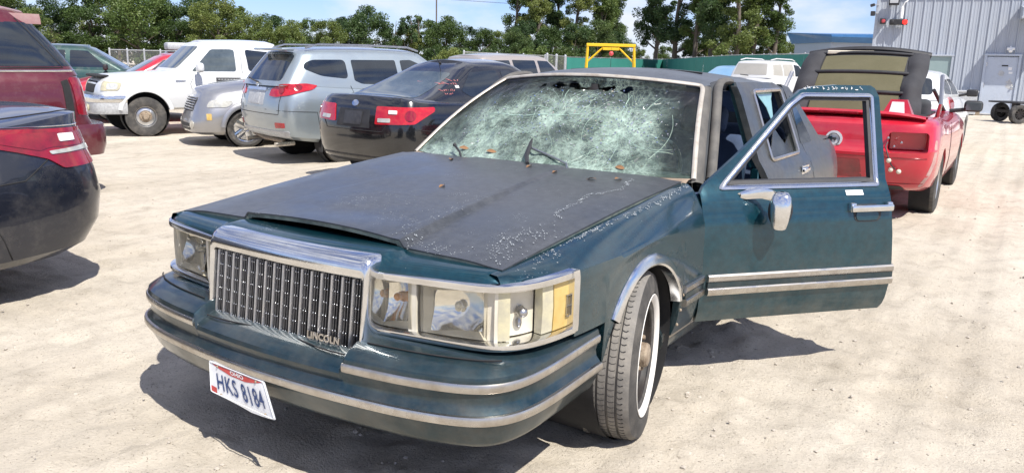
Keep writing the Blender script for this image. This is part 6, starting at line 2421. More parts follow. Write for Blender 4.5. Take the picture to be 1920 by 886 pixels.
fl_ = MB().box((0, 2.8, .27), (1.62, 2.3, .04)).box((0, 1.66, .60), (1.60, .03, .66)).box((0, 2.75, .36), (.26, 2.0, .16), bev=.04)
obj('floor_pan', fl_, 'interior_dark', hero, 40)
obj('rear_bulkhead', MB().box((0, 4.34, .65), (1.5, .03, .6)).box((0, 4.65, .30), (1.5, .6, .04)), 'black_void', hero)

# ---- wheels
wt, wr_ = MB(), MB()
Rt, rr0, hw = .345, .205, .1125
prof = [(rr0 * .97, -hw * .8), (rr0 + .012, -hw * .88), (rr0 + .07, -hw * 1.05), (Rt * .965, -hw * .93), (Rt, -hw * .74)]
for g in (-.50, -.17, .17, .50):
    prof += [(Rt + .001, hw * (g - .05)), (Rt - .010, hw * (g - .035)), (Rt - .010, hw * (g + .035)), (Rt + .001, hw * (g + .05))]
prof += [(Rt, hw * .74), (Rt * .965, hw * .93), (rr0 + .085, hw * 1.03), (rr0 + .055, hw * 1.065), (rr0 + .012, hw * .90), (rr0 * .97, hw * .8)]
tdi = [i for i, p in enumerate(prof) if p[0] > Rt * .955]
wtr = MB().lathe(prof[tdi[0]:tdi[-1] + 1], n=72)
wtr.v = [(x * (1 + .16 * sstep(-.24, -.345, z)) * 1.001, y * (1 + .03 * sstep(-.24, -.345, z)) * 1.001, max(z * 1.001, -.3275)) for x, y, z in wtr.v]
wt.lathe(prof, n=72)
# sag where the soft tyre meets the ground
tv = []
for x, y, z in wt.v:
    k = sstep(-.24, -.345, z)
    tv.append((x * (1 + .16 * k), y * (1 + .03 * k), max(z, -.326)))
wt.v = tv
# tread blocks: wavy sipes across the ribs
sip = MB()
for k in range(84):
    a = 2 * math.pi * k / 84
    for g0, g1 in ((-.72, -.55), (-.45, -.22), (-.12, .12), (.22, .45), (.55, .74)):
        P = []
        for q in np.linspace(0, 1, 4):
            x = hw * (g0 + (g1 - g0) * q)
            aa = a + .014 * math.sin(q * math.pi) + .03 * g0
            r_ = Rt - .0005
            y, z = r_ * math.cos(aa), r_ * math.sin(aa)
            kk = sstep(-.24, -.345, z)
            P.append((x * (1 + .16 * kk), y * (1 + .03 * kk), max(z, -.3275)))
        sip.tube(P, .0028, 4, cap=False)
wr_.lathe([(rr0, hw * .86), (rr0 * .975, hw * .82), (rr0 * .95, hw * .60), (rr0 * .91, hw * .45), (rr0 * .88, -hw * .2), (rr0 * .90, -hw * .8)], n=48)
wr_.lathe([(rr0 * .90, hw * .3), (rr0 * .84, hw * .62), (rr0 * .74, hw * .70), (rr0 * .60, hw * .52), (rr0 * .48, hw * .40), (rr0 * .36, hw * .42), (rr0 * .30, hw * .5), (.001, hw * .5)], n=48)
for k in range(12):
    a = 2 * math.pi * k / 12
    wr_.box((hw * .56, rr0 * .68 * math.cos(a), rr0 * .68 * math.sin(a)), (.012, .02, .03), M=Matrix.Rotation(a, 4, 'X'), bev=.003)
hub = MB().lathe([(.052, hw * .4), (.050, hw * .98), (.044, hw * 1.06), (.030, hw * 1.1), (.001, hw * 1.1)], n=20)
for k in range(5):
    a = 2 * math.pi * k / 5
    hub.lathe([(.012, hw * .4), (.012, hw * .80), (.008, hw * .88), (.001, hw * .88)], (0, .07 * math.cos(a), .07 * math.sin(a)), 6)
for k in range(10):
    a = 2 * math.pi * (k + .5) / 10
    hub.ball((hw * .58, .088 * math.cos(a), .088 * math.sin(a)), .012, 1)
ww = MB().lathe([(rr0 + .048, hw * 1.062), (rr0 + .046, hw * 1.085), (rr0 + .022, hw * 1.0), (rr0 + .018, hw * .93)], n=72)
ww.v = [(x * (1 + .16 * sstep(-.24, -.345, z)), y, z) for x, y, z in ww.v]
rim_me, ty_me = mesh_of('wheel', wr_, MT['steel_black'], 30), mesh_of('tyre', wt, MT['rubber'], 30)
tr_me = mesh_of('tread', wtr, MT['old_rubber'], 30)
hub_me, ww_me, sip_me = mesh_of('hub', hub, MT['rusty'], 30), mesh_of('whitewall', ww, MT['whitewall'], 60), mesh_of('tread_sipes', sip, MT['black_void'], 0)
for (x, y, st) in ((.862, 1.09, R(14)), (-.862, 1.09, R(14)), (.862, 4.08, 0), (-.862, 4.08, 0)):
    w = bpy.data.objects.new('wheel', rim_me)
    COL.objects.link(w)
    w.parent = hero
    w.location = (x, y - 2.65, .327)
    w.rotation_euler = (0, 0, st + (0 if x > 0 else math.pi))
    for nm, me in (('tyre', ty_me), ('tread', tr_me), ('hub', hub_me), ('whitewall', ww_me), ('tread_sipes', sip_me)):
        if nm == 'tread_sipes' and not (x > 0 and y < 2):
            continue
        c = bpy.data.objects.new(nm, me)
        COL.objects.link(c)
        c.parent = w
        if nm == 'tread_sipes':
            c['kind'] = 'stuff'
# ------------------------------------------------------------------ the other cars
def carpaint(name, col, metal=.3, rough=.32, coat=.9, dust=.25):
    m = pbr(name, col, rough, metal, coat=coat, var=.5, vs=2.0, col2=tuple(c * .8 + .02 for c in col), dirt=((.34, .31, .27), dust, 4.5), rvar=.12)
    return m
MT['p_black'] = carpaint('black_paint', (.005, .006, .008), .1, .12, dust=.04)
MT['p_navy'] = carpaint('navy_paint', (.010, .013, .024), .3, .24, dust=.14)
MT['p_maroon'] = carpaint('maroon_paint', (.115, .010, .020), .35, .30, dust=.15)
MT['p_fadedpink'] = carpaint('faded_maroon', (.26, .13, .13), .0, .55, .2, dust=.4)
MT['p_white'] = carpaint('white_paint', (.64, .65, .65), .0, .32, .7, dust=.10)
MT['p_silver'] = carpaint('silver_paint', (.40, .40, .41), .75, .30, dust=.2)
MT['p_bluegrey'] = carpaint('blue_grey_paint', (.33, .385, .42), .6, .30, dust=.18)
MT['p_red'] = carpaint('red_paint', (.50, .008, .028), .1, .30, dust=.1)
MT['p_green'] = carpaint('green_paint', (.008, .050, .045), .3, .35, dust=.3)
MT['p_tan'] = carpaint('tan_paint', (.45, .40, .36), .5, .35, dust=.2)
MT['p_sky'] = carpaint('light_blue_paint', (.20, .38, .56), .2, .35, dust=.2)
MT['olive'] = pbr('olive_lining', (.095, .086, .045), .9, var=.7, vs=3, col2=(.13, .118, .068), bump=.25, bs=60)
MT['soft_top'] = pbr('soft_top_cloth', (.028, .028, .032), .85, var=.7, vs=6, col2=(.05, .05, .055), bump=.25, bs=80)
PROF = [(0, .10, .16, .16), (.06, .04, .06, .07), (.22, .012, .012, .02), (.45, .0, .0, .0), (.66, .004, .012, .012), (.84, .03, .05, .05), (.95, .07, .09, .08), (1.0, .13, .14, .12)]

def plate_on(car, pr, cx, cz, mat='plate_dark', w=.31, h=.155, txt=None):
    p = car.patch('licence_plate', pr, [(cx - w / 2, cz - h / 2), (cx + w / 2, cz - h / 2), (cx + w / 2, cz + h / 2), (cx - w / 2, cz + h / 2)], mat, .012, .012, r=.01)
    return p
def mirror_on(car, side, y, z, mat='black_plastic', glassy=True):
    w = car.sp['W'] / 2
    m = MB()
    m.tube([(side * (w - .10), y + .03, z - .02), (side * (w + .06), y + .01, z + .02)], .025, 6)
    m.box((side * (w + .13), y, z + .04), (.20, .10, .14), bev=.035, seg=3)
    return car.add('door_mirror', m, mat, None, 50)

# ---------------- black sedan
c = Car('black_sedan', 'black sedan seen from behind, pink marker scrawl on its rear pillar', 'car',
        dict(L=4.53, W=1.775, top=[(0, .66), (.25, .74), (1.1, .93), (1.6, .97), (3.2, .99), (4.0, 1.02), (4.36, 1.05), (4.53, 1.0)], bot=[(0, .22), (4.53, .26)],
             prof=PROF, fb=.18, rb=.14, wf=.93, wr=3.58, arch=.355, wheel=(.32, .205, .205), rim='alloy', crown=[(0, .05), (1.2, .05), (3.9, .03), (4.5, .01)],
             cabin=dict(f0=1.10, r0=4.20, f1=2.02, r1=3.12, w0=.76, w1=.50, roof=[(1, 1.40), (2.2, 1.43), (3.0, 1.42), (4.3, 1.36)], bulge=.03, rp=.92, edge=.10)), (-4.38, 7.46), R(173.5), MT['p_black'], 'cars parked in the row on the left')
bs = c
c.patch('rear_glass', Proj(c.bvh, (1, 0, 0), (0, 1, 0), (0, .0, -1)), [(-.56, 4.05), (.56, 4.05), (.44, 3.28), (-.44, 3.28)], 'auto_glass_light', r=.08)
for s in (-1, 1):
    pr = c.side(s)
    c.patch('window_glass', pr, [(1.75, 1.02), (2.5, 1.03), (2.5, 1.36), (2.35, 1.37), (2.15, 1.30)], 'auto_glass')
    c.patch('window_glass', pr, [(2.58, 1.03), (3.25, 1.05), (3.38, 1.12), (3.10, 1.34), (2.58, 1.37)], 'auto_glass')
    c.seam(pr, [(2.54, .35), (2.54, 1.02)])
    c.seam(pr, [(3.45, 1.0), (3.30, .72), (3.22, .40)])
    dg_ = c.diag(38 * s)
    c.patch('tail_lamp', dg_, [(-.06 * s + -.44 * s * 0 + s * -.38, .74), (s * .16, .76), (s * .42, .915), (s * .40, .95), (s * -.36, .945)] if s > 0 else [(.38, .74), (-.10, .76), (-.30, .90), (-.29, .945), (.36, .945)], 'red_lens', .010, .02, .05, .02)
    mirror_on(c, s, 1.75, 1.0, 'p_black')
    c.patch('quarter_glass', pr, [(1.45, 1.0), (1.70, 1.02), (2.0, 1.22)], 'auto_glass')
for s in (-1, 1):
    dg_ = c.diag(38 * s)
    c.seam(dg_, [(s * -.16, .755), (s * -.15, .94)], .004, 'black_void', 'lens_seam')
    c.patch('lens_cell', dg_, [(s * .05 + s * .06 * math.cos(a), .85 + .06 * math.sin(a)) for a in np.linspace(0, 6.28, 15)[:-1]], 'dark_red_lens', .016, .006, .05, 0)
    c.patch('reverse_lens', dg_, [(s * -.34, .765), (s * -.18, .77), (s * -.18, .815), (s * -.34, .81)], 'clear_lens', .015, .006, .05, .01)
    c.seam(c.side(s), [(3.97, .40), (3.96, .66), (4.30, .70)], .004)
    c.seam(c.side(s), [(1.2, .42), (3.2, .42)], .004)
    for y_ in (2.42, 3.30):
        l, n = c.side(s).hit(y_, .90)
        c.add('door_handle', MB().box(l + n * .012, (.03, .16, .028), bev=.008), 'p_black')
plate_on(c, c.rear, 0, .80)
c.patch('plate_recess', c.rear, [(-.30, .69), (.30, .69), (.27, .90), (-.27, .90)], 'black_plastic', .003, .01, .05, .02)
c.patch('badge', c.rear, [(.06 * math.cos(a), .965 + .035 * math.sin(a)) for a in np.linspace(0, 6.28, 13)[:-1]], 'chrome', .010, .01, .05, 0)
c.seam(c.rear, [(-.70, .95), (-.5, .66), (.5, .66), (.70, .95)], .005)
c.patch('bumper_lower', c.rear, [(-.62, .26), (.62, .26), (.72, .36), (-.72, .36)], 'black_plastic', .006, .01, .06, .03)
c.patch('sticker', c.diag(-38), [(.10, .865), (.20, .865), (.20, .905), (.10, .905)], 'white_sticker', .020, .002, .05, .005)
an = MB().tube([(0, 3.05, 1.42), (0, 3.18, 1.62)], .004, 5).ball((0, 3.05, 1.45), .02, 1)
c.add('antenna', an, 'black_plastic')
MT['marker_pink'] = pbr('pink_marker', (.62, .22, .22), .7)
mk2 = MB()
r3 = random.Random(3)
for row, (zz, y0, y1) in enumerate(((1.245, 3.36, 3.46), (1.205, 3.42, 3.60), (1.13, 3.50, 3.72), (1.09, 3.55, 3.70))):
    n = int((y1 - y0) / .028)
    for k in range(n):
        y = y0 + (y1 - y0) * k / n
        P = []
        for q in range(4):
            l, nn = c.right.hit(y + r3.uniform(-.008, .014), zz + r3.uniform(-.012, .012))
            P.append(l + nn * .003)
        mk2.tube(P, .0028, 4)
c.add('marker_scrawl', mk2, 'marker_pink', None, 0)
c.patch('sticker', c.right, [(3.40, 1.155), (3.46, 1.155), (3.46, 1.185), (3.40, 1.185)], 'white_sticker', .004, .002, .05, .004)

# ---------------- blue-grey crossover
c = Car('blue_grey_crossover', 'pale blue grey crossover with roof rails, between silver compact and black sedan', 'car',
        dict(L=4.675, W=1.89, z=-.09, top=[(0, .78), (.3, .90), (1.25, 1.10), (1.7, 1.12), (3.4, 1.15), (4.3, 1.19), (4.675, 1.17)], bot=[(0, .28), (3.6, .28), (4.675, .40)],
             prof=PROF, fb=.18, rb=.13, wf=.94, wr=3.64, arch=.41, wheel=(.36, .235, .225), rim='alloy',
             cabin=dict(f0=1.25, r0=4.62, f1=2.05, r1=4.28, w0=.86, w1=.62, roof=[(1, 1.60), (2.2, 1.66), (3.4, 1.67), (4.6, 1.62)], bulge=.03, edge=.08, rb=.09)), (-7.09, 8.64), R(162), MT['p_bluegrey'], 'cars parked in the row on the left')
for s in (-1, 1):
    pr = c.side(s)
    c.patch('window_glass', pr, [(1.75, 1.17), (2.55, 1.17), (2.55, 1.55), (2.35, 1.56), (2.15, 1.48)], 'auto_glass')
    c.patch('window_glass', pr, [(2.64, 1.17), (3.30, 1.19), (3.42, 1.24), (3.42, 1.54), (2.64, 1.55)], 'auto_glass')
    c.patch('window_glass', pr, [(3.52, 1.26), (3.95, 1.30), (4.22, 1.40), (4.18, 1.48), (4.05, 1.53), (3.52, 1.54)], 'auto_glass', r=.07)
    c.seam(pr, [(2.60, .45), (2.60, 1.16)])
    c.seam(pr, [(3.50, 1.16), (3.40, .80), (3.25, .45)])
    c.add('roof_rail', MB().tube([(s * .60, 2.15, 1.70), (s * .605, 2.35, 1.755), (s * .605, 3.1, 1.765), (s * .60, 3.9, 1.755), (s * .59, 4.1, 1.70)], .016, 6), 'grille_metal')
    dg_ = c.diag(40 * s)
    P = [(-.34, 1.0), (-.20, .985), (.05, 1.02), (.30, 1.10), (.34, 1.16), (.22, 1.19), (-.10, 1.17), (-.30, 1.10)]
    c.patch('tail_lamp', dg_, [(s * a, b) for a, b in (P if s > 0 else P)], 'red_lens', .012, .02, .05, .03)
    c.patch('reflector', c.diag(25 * s), [(s * -.26, .54), (s * -.06, .55), (s * -.06, .62), (s * -.26, .62)], 'red_lens', .008, .01, .05, .015)
    mirror_on(c, s, 1.75, 1.16, 'p_bluegrey')
    c.add('exhaust_pipe', MB().tube([(s * .55, 4.3, .30), (s * .55, 4.6, .29)], .035, 10, cap=True), 'dull_chrome')
c.patch('rear_glass', c.rear, [(-.66, 1.22), (.66, 1.22), (.56, 1.60), (-.56, 1.60)], 'auto_glass', .005, .01, .07, .07)
for s in (-1, 1):
    dg_ = c.diag(40 * s)
    c.patch('lens_cell', dg_, [(s * -.08 + s * .05 * math.cos(a), 1.085 + .05 * math.sin(a)) for a in np.linspace(0, 6.28, 13)[:-1]], 'dark_red_lens', .019, .006, .05, 0)
    c.patch('lens_cell', dg_, [(s * .14 + s * .045 * math.cos(a), 1.125 + .045 * math.sin(a)) for a in np.linspace(0, 6.28, 13)[:-1]], 'dark_red_lens', .019, .006, .05, 0)
    c.seam(c.side(s), [(4.05, .50), (4.10, .78), (4.66, .80)], .004)
    c.seam(c.side(s), [(1.4, .58), (3.2, .58)], .005)
    for y_ in (2.50, 3.40):
        l, n = c.side(s).hit(y_, 1.02)
        c.add('door_handle', MB().box(l + n * .014, (.03, .18, .03), bev=.009), 'p_bluegrey')
    c.patch('sill_cladding', c.side(s), [(1.45, .32), (3.15, .32), (3.15, .46), (1.45, .46)], 'plate_grey', .006, .01, .08, .03)
c.patch('badge', c.rear, [(.05 * math.cos(a), 1.145 + .032 * math.sin(a)) for a in np.linspace(0, 6.28, 13)[:-1]], 'chrome', .010, .01, .05, 0)
c.add('rear_wiper', MB().tube([(-.05, 4.62, 1.19), (.1, 4.61, 1.205), (.42, 4.57, 1.24)], .012, 5), 'black_plastic')
c.patch('plate_recess', c.rear, [(-.30, .86), (.30, .86), (.30, 1.06), (-.30, 1.06)], 'plate_grey', .003, .01, .05, .02)
plate_on(c, c.rear, 0, .95, 'plate_grey')
c.patch('handle_bar', c.rear, [(-.34, 1.07), (.34, 1.07), (.34, 1.11), (-.34, 1.11)], 'chrome', .018, .02, .06, .01)
c.patch('bumper_lower', c.rear, [(-.80, .40), (.80, .40), (.84, .50), (-.84, .50)], 'plate_grey', .006, .01, .06, .03)
c.seam(c.rear, [(-.74, 1.15), (-.72, .74), (.72, .74), (.74, 1.15)], .005)
c.add('roof_spoiler', MB().box((0, 4.34, 1.672), (1.08, .20, .04), bev=.018, seg=2), 'p_bluegrey', None, 40)
c.patch('brake_lamp', c.rear, [(-.14, 1.655), (.14, 1.655), (.14, 1.675), (-.14, 1.675)], 'red_lens', .03, .05, .06, .004)
c.add('mud_flap', MB().box((-.86, 4.02, .30), (.10, .02, .22)).box((.86, 4.02, .30), (.10, .02, .22)), 'black_plastic')
pr = c.rear
c.add('tow_pipe', MB().tube([(.72, 4.40, .36), (.1, 4.48, .34), (-.5, 4.44, .33)], .03, 8), 'rusty')

# ---------------- silver retro compact
c = Car('silver_compact', 'silver retro styled compact with slatted grille, between white pickup and blue grey crossover', 'car',
        dict(L=4.475, W=1.757, z=-.10, steer=R(-10), top=[(0, .70), (.12, .84), (.5, .97), (1.15, 1.05), (1.5, 1.07), (4.3, 1.10), (4.475, 1.06)], bot=[(0, .20), (4.475, .28)],
             prof=[(0, .12, .14, .16), (.08, .05, .03, .07), (.25, .012, .0, .02), (.42, .0, .01, .0), (.55, .01, .05, .01), (.75, .05, .09, .04), (.92, .12, .14, .08), (1.0, .20, .20, .12)],
             fb=.22, rb=.13, wf=.92, wr=3.55, arch=.365, wheel=(.325, .215, .225), rim='chrome', style='five',
             crown=[(0, .10), (1.4, .11), (1.8, .02), (4.5, .02)],
             cabin=dict(f0=1.30, r0=4.40, f1=1.85, r1=4.15, w0=.75, w1=.56, roof=[(1, 1.50), (2.0, 1.575), (3.2, 1.59), (4.4, 1.54)], bulge=.03, edge=.09, rb=.09)), (-9.70, 9.20), R(-26), MT['p_silver'], 'cars parked in the row on the left')
for s in (-1, 1):
    pr = c.side(s)
    c.patch('window_glass', pr, [(1.75, 1.12), (2.45, 1.12), (2.45, 1.48), (2.05, 1.46)], 'auto_glass', r=.05)
    c.patch('window_glass', pr, [(2.54, 1.12), (3.35, 1.12), (3.35, 1.50), (2.54, 1.50)], 'auto_glass', r=.05)
    c.patch('window_glass', pr, [(3.44, 1.14), (4.0, 1.16), (3.92, 1.44), (3.44, 1.48)], 'auto_glass', r=.05)
    dfr_ = Proj(c.bvh, (math.cos(R(40)), s * math.sin(R(40)), 0), (0, 0, 1), (-s * math.sin(R(40)), math.cos(R(40)), 0), (0, .5, 0))
    c.patch('headlight', dfr_, [(s * .42, .68), (s * .72, .69), (s * .78, .78), (s * .70, .83), (s * .46, .80)], 'clear_lens', .012, .02, .05, .04)
    c.patch('marker_lamp', pr, [(.26, .47), (.34, .47), (.34, .58), (.26, .58)], 'amber', .006, .01, .05, .015)
    c.patch('fog_lamp', c.front, [(s * .52 + .07 * math.cos(a), .38 + .07 * math.sin(a)) for a in np.linspace(0, 6.28, 15)[:-1]], 'clear_lens', .008, .01, .05, 0)
    ar = MB()
    g = []
    for a in np.linspace(R(5), R(175), 26):
        g.append([(s * (c.W / 2 + o), .92 + rr_ * math.cos(a), .315 + rr_ * math.sin(a)) for rr_, o in ((.362, -.04), (.366, .006), (.40, .010), (.45, -.012))])
    c.add('arch_flare', ar.grid(np.array(g)), 'p_silver', None, 50)
    c.seam(pr, [(1.55, .35), (1.50, .8), (1.56, 1.08)])
    mirror_on(c, s, 1.72, 1.10, 'p_silver')
c.patch('windshield', c.front, [(-.62, 1.14), (.62, 1.14), (.52, 1.50), (-.52, 1.50)], 'auto_glass_light', .005, .01, .07, .06)
gp = c.patch('grille', c.front, [(-.42, .60), (.42, .60), (.46, .84), (-.46, .84)], 'black_plastic', .004, .01, .05, .05)
for z in (.63, .672, .714, .756, .798, .83):
    c.add('grille_bar', seam(c.front, [(-.42, z), (.42, z)], .013, .012, .05, 6), 'p_silver', gp, 50)
c.patch('lower_grille', c.front, [(-.42, .28), (.42, .28), (.46, .40), (-.46, .40)], 'black_plastic', .004, .01, .05, .04)

# ---------------- white pickup
c = Car('white_pickup', 'white pickup truck with a rusty front wheel, stripped of its grille', 'pickup truck',
        dict(L=5.7, W=1.99, z=-.09, top=[(0, 1.02), (.3, 1.10), (1.5, 1.19), (1.7, 1.21), (3.9, 1.21), (4.0, 1.18), (5.7, 1.18)], bot=[(0, .48), (5.7, .52)],
             prof=[(0, .10, .22, .05), (.06, .03, .16, .01), (.3, .0, .13, .0), (.55, .0, .13, .0), (.7, .02, .15, .0), (.82, .03, .18, .0), (.93, .06, .24, .01), (1.0, .12, .34, .03)],
             fb=.10, rb=.06, wf=.95, wr=4.45, arch=.44, wz=.40, wheel=(.375, .245, .20), rim='alloy', style='steel', steer=R(-6), crown=[(0, .04), (1.6, .05), (1.9, .01), (5.7, -.05)],
             cabin=dict(f0=1.42, r0=3.74, f1=2.10, r1=3.68, w0=.87, w1=.68, roof=[(1.5, 1.76), (2.4, 1.80), (3.2, 1.82), (4.0, 1.79)], bulge=.03, edge=.07, rb=.04)), (-12.5, 9.64), R(-21), MT['p_white'], 'cars parked in the row on the left')
for s in (-1, 1):
    pr = c.side(s)
    c.patch('window_glass', pr, [(1.86, 1.235), (2.74, 1.24), (2.74, 1.66), (2.68, 1.68), (2.28, 1.67)], 'auto_glass_light', r=.05)
    c.patch('window_glass', pr, [(3.00, 1.25), (3.50, 1.25), (3.46, 1.64), (2.96, 1.68)], 'auto_glass', r=.06)
    c.seam(pr, [(1.86, .60), (1.80, 1.0), (1.92, 1.22)])
    c.seam(pr, [(2.86, .55), (2.86, 1.7)])
    c.seam(pr, [(3.80, .60), (3.80, 1.15)], .008)
    c.patch('side_sticker', pr, [(2.30, .96), (2.80, .96), (2.80, 1.12), (2.30, 1.12)], 'plate_grey' if False else 'black_plastic', .004, .004, .06, .01)
    c.patch('fender_badge', pr, [(1.52, 1.02), (1.70, 1.03), (1.72, 1.06), (1.52, 1.065)], 'grille_metal', .006, .004, .05, .01)
    dfr_ = Proj(c.bvh, (math.cos(R(35)), s * math.sin(R(35)), 0), (0, 0, 1), (-s * math.sin(R(35)), math.cos(R(35)), 0), (0, .5, 0))
    c.patch('headlight', dfr_, [(s * .50, .85), (s * .80, .86), (s * .82, 1.01), (s * .50, 1.03)], 'yellow_lens', .014, .02, .05, .04)
    c.patch('marker_lamp', dfr_, [(s * .64, .88), (s * .78, .88), (s * .78, .99), (s * .64, .99)], 'plate_grey', .020, .01, .05, .03)
    m = MB().tube([(s * .90, 1.98, 1.24), (s * 1.08, 1.95, 1.27)], .03, 6).box((s * 1.14, 1.95, 1.31), (.20, .14, .19), bev=.06, seg=3)
    c.add('door_mirror', m, 'p_white', None, 50)
    c.add('door_handle', MB().box((s * 1.0, 2.88, 1.08), (.03, .17, .05), bev=.01), 'p_white')
    g = []
    for a in np.linspace(R(12), R(168), 30):
        g.append([(s * (c.W / 2 + o), .95 + rr_ * math.cos(a), .40 + rr_ * math.sin(a)) for rr_, o in ((.436, -.05), (.438, .012), (.475, .022), (.52, -.004))])
    c.add('arch_flare', MB().grid(np.array(g)), 'p_white', None, 50)
for w_ in [o for o in c.root.children if o.name.startswith('wheel') and not o.name.startswith('wheel_well')]:
    hb_ = MB().lathe([(.125, .045), (.11, .062), (.07, .075), (.05, .115), (.001, .118)], n=20)
    for k in range(6):
        hb_.ball((.07, .085 * math.cos(k * 1.047), .085 * math.sin(k * 1.047)), .014, 1)
    ho = obj('hub', hb_, 'rusty', None, 40)
    ho.parent = w_
c.patch('windshield', c.front, [(-.74, 1.29), (.74, 1.29), (.62, 1.72), (-.62, 1.72)], 'auto_glass_light', .005, .01, .07, .06)
c.patch('grille_opening', c.front, [(-.46, .80), (.46, .80), (.50, 1.02), (-.50, 1.02)], 'black_void', .003, .01, .06, .03)
c.add('hood_gap', MB().box((0, .30, 1.115), (1.25, .22, .05), bev=.02), 'black_void')
bp2 = cr_spline([(-.98, .62), (-.97, .35), (-.90, .12), (-.6, .02), (0, -.02), (.6, .02), (.90, .12), (.97, .35), (.98, .62)], 6)
c.add('bumper', MB().rail(bp2, [(-.06, .78), (.01, .78), (.03, .74), (.03, .66), (.02, .64), (-.06, .64)]), 'chrome', None, 40)
c.add('bumper_lower', MB().rail(bp2, [(-.08, .65), (.015, .65), (.02, .50), (-.02, .42), (-.10, .42)]), 'plate_grey', None, 40)
c.add('fog_lamp', MB().ball((.62, .0, .54), .07, 2, (1, .4, 1)).ball((-.62, .0, .54), .07, 2, (1, .4, 1)), 'yellow_lens')
c.add('bed_floor', MB().box((0, 4.85, 1.17), (1.7, 1.55, .02)), 'black_plastic')

MT['crimson_lens'] = pbr('crimson_lens', (.30, .006, .016), .10, coat=.9, var=.9, vs=9, col2=(.12, .003, .008))
# ---------------- navy sedan, left foreground
c = Car('navy_sedan', 'dark navy sedan at the left edge, large red tail lamp with a white sticker', 'car',
        dict(L=4.86, W=1.83, top=[(0, .68), (.3, .78), (1.2, .95), (1.7, .98), (3.4, 1.02), (4.1, 1.06), (4.55, 1.12), (4.74, 1.115), (4.86, 1.04)], bot=[(0, .20), (3.6, .22), (4.86, .27)],
             prof=[(0, .10, .16, .20), (.06, .05, .06, .10), (.22, .014, .012, .02), (.42, .0, .0, .0), (.60, .006, .012, .03), (.74, .03, .05, .07), (.86, .05, .09, .10), (.945, .07, .09, .10), (.985, .10, .11, .085), (1.0, .16, .14, .11)],
             fb=.2, rb=.20, wf=.98, wr=3.52, arch=.37, wheel=(.33, .215, .215), crown=[(0, .05), (1.2, .06), (3.8, .04), (4.8, .015)],
             cabin=dict(f0=1.2, r0=4.12, f1=2.1, r1=3.25, w0=.78, w1=.54, roof=[(1, 1.42), (2.3, 1.46), (3.2, 1.44), (4.2, 1.36)], bulge=.03, edge=.09)), (-3.54, -1.26), R(0.5), MT['p_navy'], 'cars parked on the far left')
for s in (-1, 1):
    pr = c.side(s)
    dg_ = c.diag(70 * s)
    P = [(1.00, 1.035), (.60, 1.035), (.10, 1.03), (-.06, 1.01), (-.14, .88), (-.10, .81), (.34, .80), (.42, .86), (.58, .91), (.80, .97)]
    tl_ = c.patch('tail_lamp', dg_, [(s * a, b) for a, b in P], 'crimson_lens', .010, .02, .045, .02)
    c.patch('lamp_strip', dg_, [(s * a, b) for a, b in [(.40, .885), (.15, .895), (-.06, .875), (-.11, .895), (.10, .925), (.41, .905)]], 'clear_lens', .016, .006, .045, .01, tl_)
    c.patch('lamp_shade', dg_, [(s * a, b) for a, b in [(.72, .975), (.46, .91), (.40, .925), (-.10, .93), (-.06, 1.0), (.60, 1.015)]], 'dark_red_lens', .014, .006, .045, .02, tl_)
    c.patch('sticker', dg_, [(s * a, b) for a, b in [(.22, .955), (.33, .955), (.33, 1.000), (.22, 1.000)]], 'white_sticker', .020, .004, .045, .008, tl_)
    c.seam(dg_, [(s * 1.5, .70), (s * .75, .735), (s * .58, .75), (s * .42, .86)], .004)
    c.seam(dg_, [(s * 1.0, 1.05), (s * .05, 1.045), (s * -.08, 1.02)], .0035, 'chrome', 'lamp_edge')
    c.patch('window_glass', pr, [(2.0, 1.05), (2.75, 1.06), (2.75, 1.38), (2.40, 1.38)], 'auto_glass')
    c.patch('window_glass', pr, [(2.83, 1.06), (3.65, 1.09), (3.35, 1.36), (2.83, 1.39)], 'auto_glass')
    c.seam(pr, [(3.60, 1.02), (3.45, .75), (3.36, .45)])
    c.seam(pr, [(4.12, .24), (4.05, .42), (4.02, .48)], .004)
c.seam(c.topv, [(-.60, 4.15), (-.66, 4.50), (-.60, 4.68)], .004)
c.seam(c.topv, [(.60, 4.15), (.66, 4.50), (.60, 4.68)], .004)
c.patch('rear_glass', c.topv, [(-.56, 4.02), (.56, 4.02), (.46, 3.38), (-.46, 3.38)], 'auto_glass', .004, .01, .07, .06)
plate_on(c, c.rear, 0, .78)

# ---------------- maroon SUV behind it
c = Car('maroon_suv', 'tall maroon SUV with faded pink roof spoiler, cut off by the left edge', 'car',
        dict(L=5.0, W=1.92, z=0.0, top=[(0, .95), (.3, 1.05), (1.4, 1.18), (1.8, 1.22), (4.5, 1.27), (5.0, 1.25)], bot=[(0, .34), (5.0, .42)],
             prof=[(0, .10, .16, .10), (.06, .04, .06, .02), (.2, .012, .012, .0), (.34, .01, .0, .03), (.5, .0, .0, .10), (.66, .004, .012, .11), (.84, .02, .05, .13), (.95, .05, .09, .15), (1.0, .09, .14, .18)],
             fb=.16, rb=.11, wf=.95, wr=3.85, arch=.42, wheel=(.375, .245, .215),
             cabin=dict(f0=1.7, r0=4.86, f1=2.4, r1=4.42, w0=.88, w1=.66, roof=[(1.5, 1.83), (2.6, 1.87), (3.6, 1.88), (4.9, 1.83)], bulge=.035, edge=.07, rb=.10, rp=1.15)), (-7.42, .78), R(-9), MT['p_maroon'], 'cars parked on the far left')
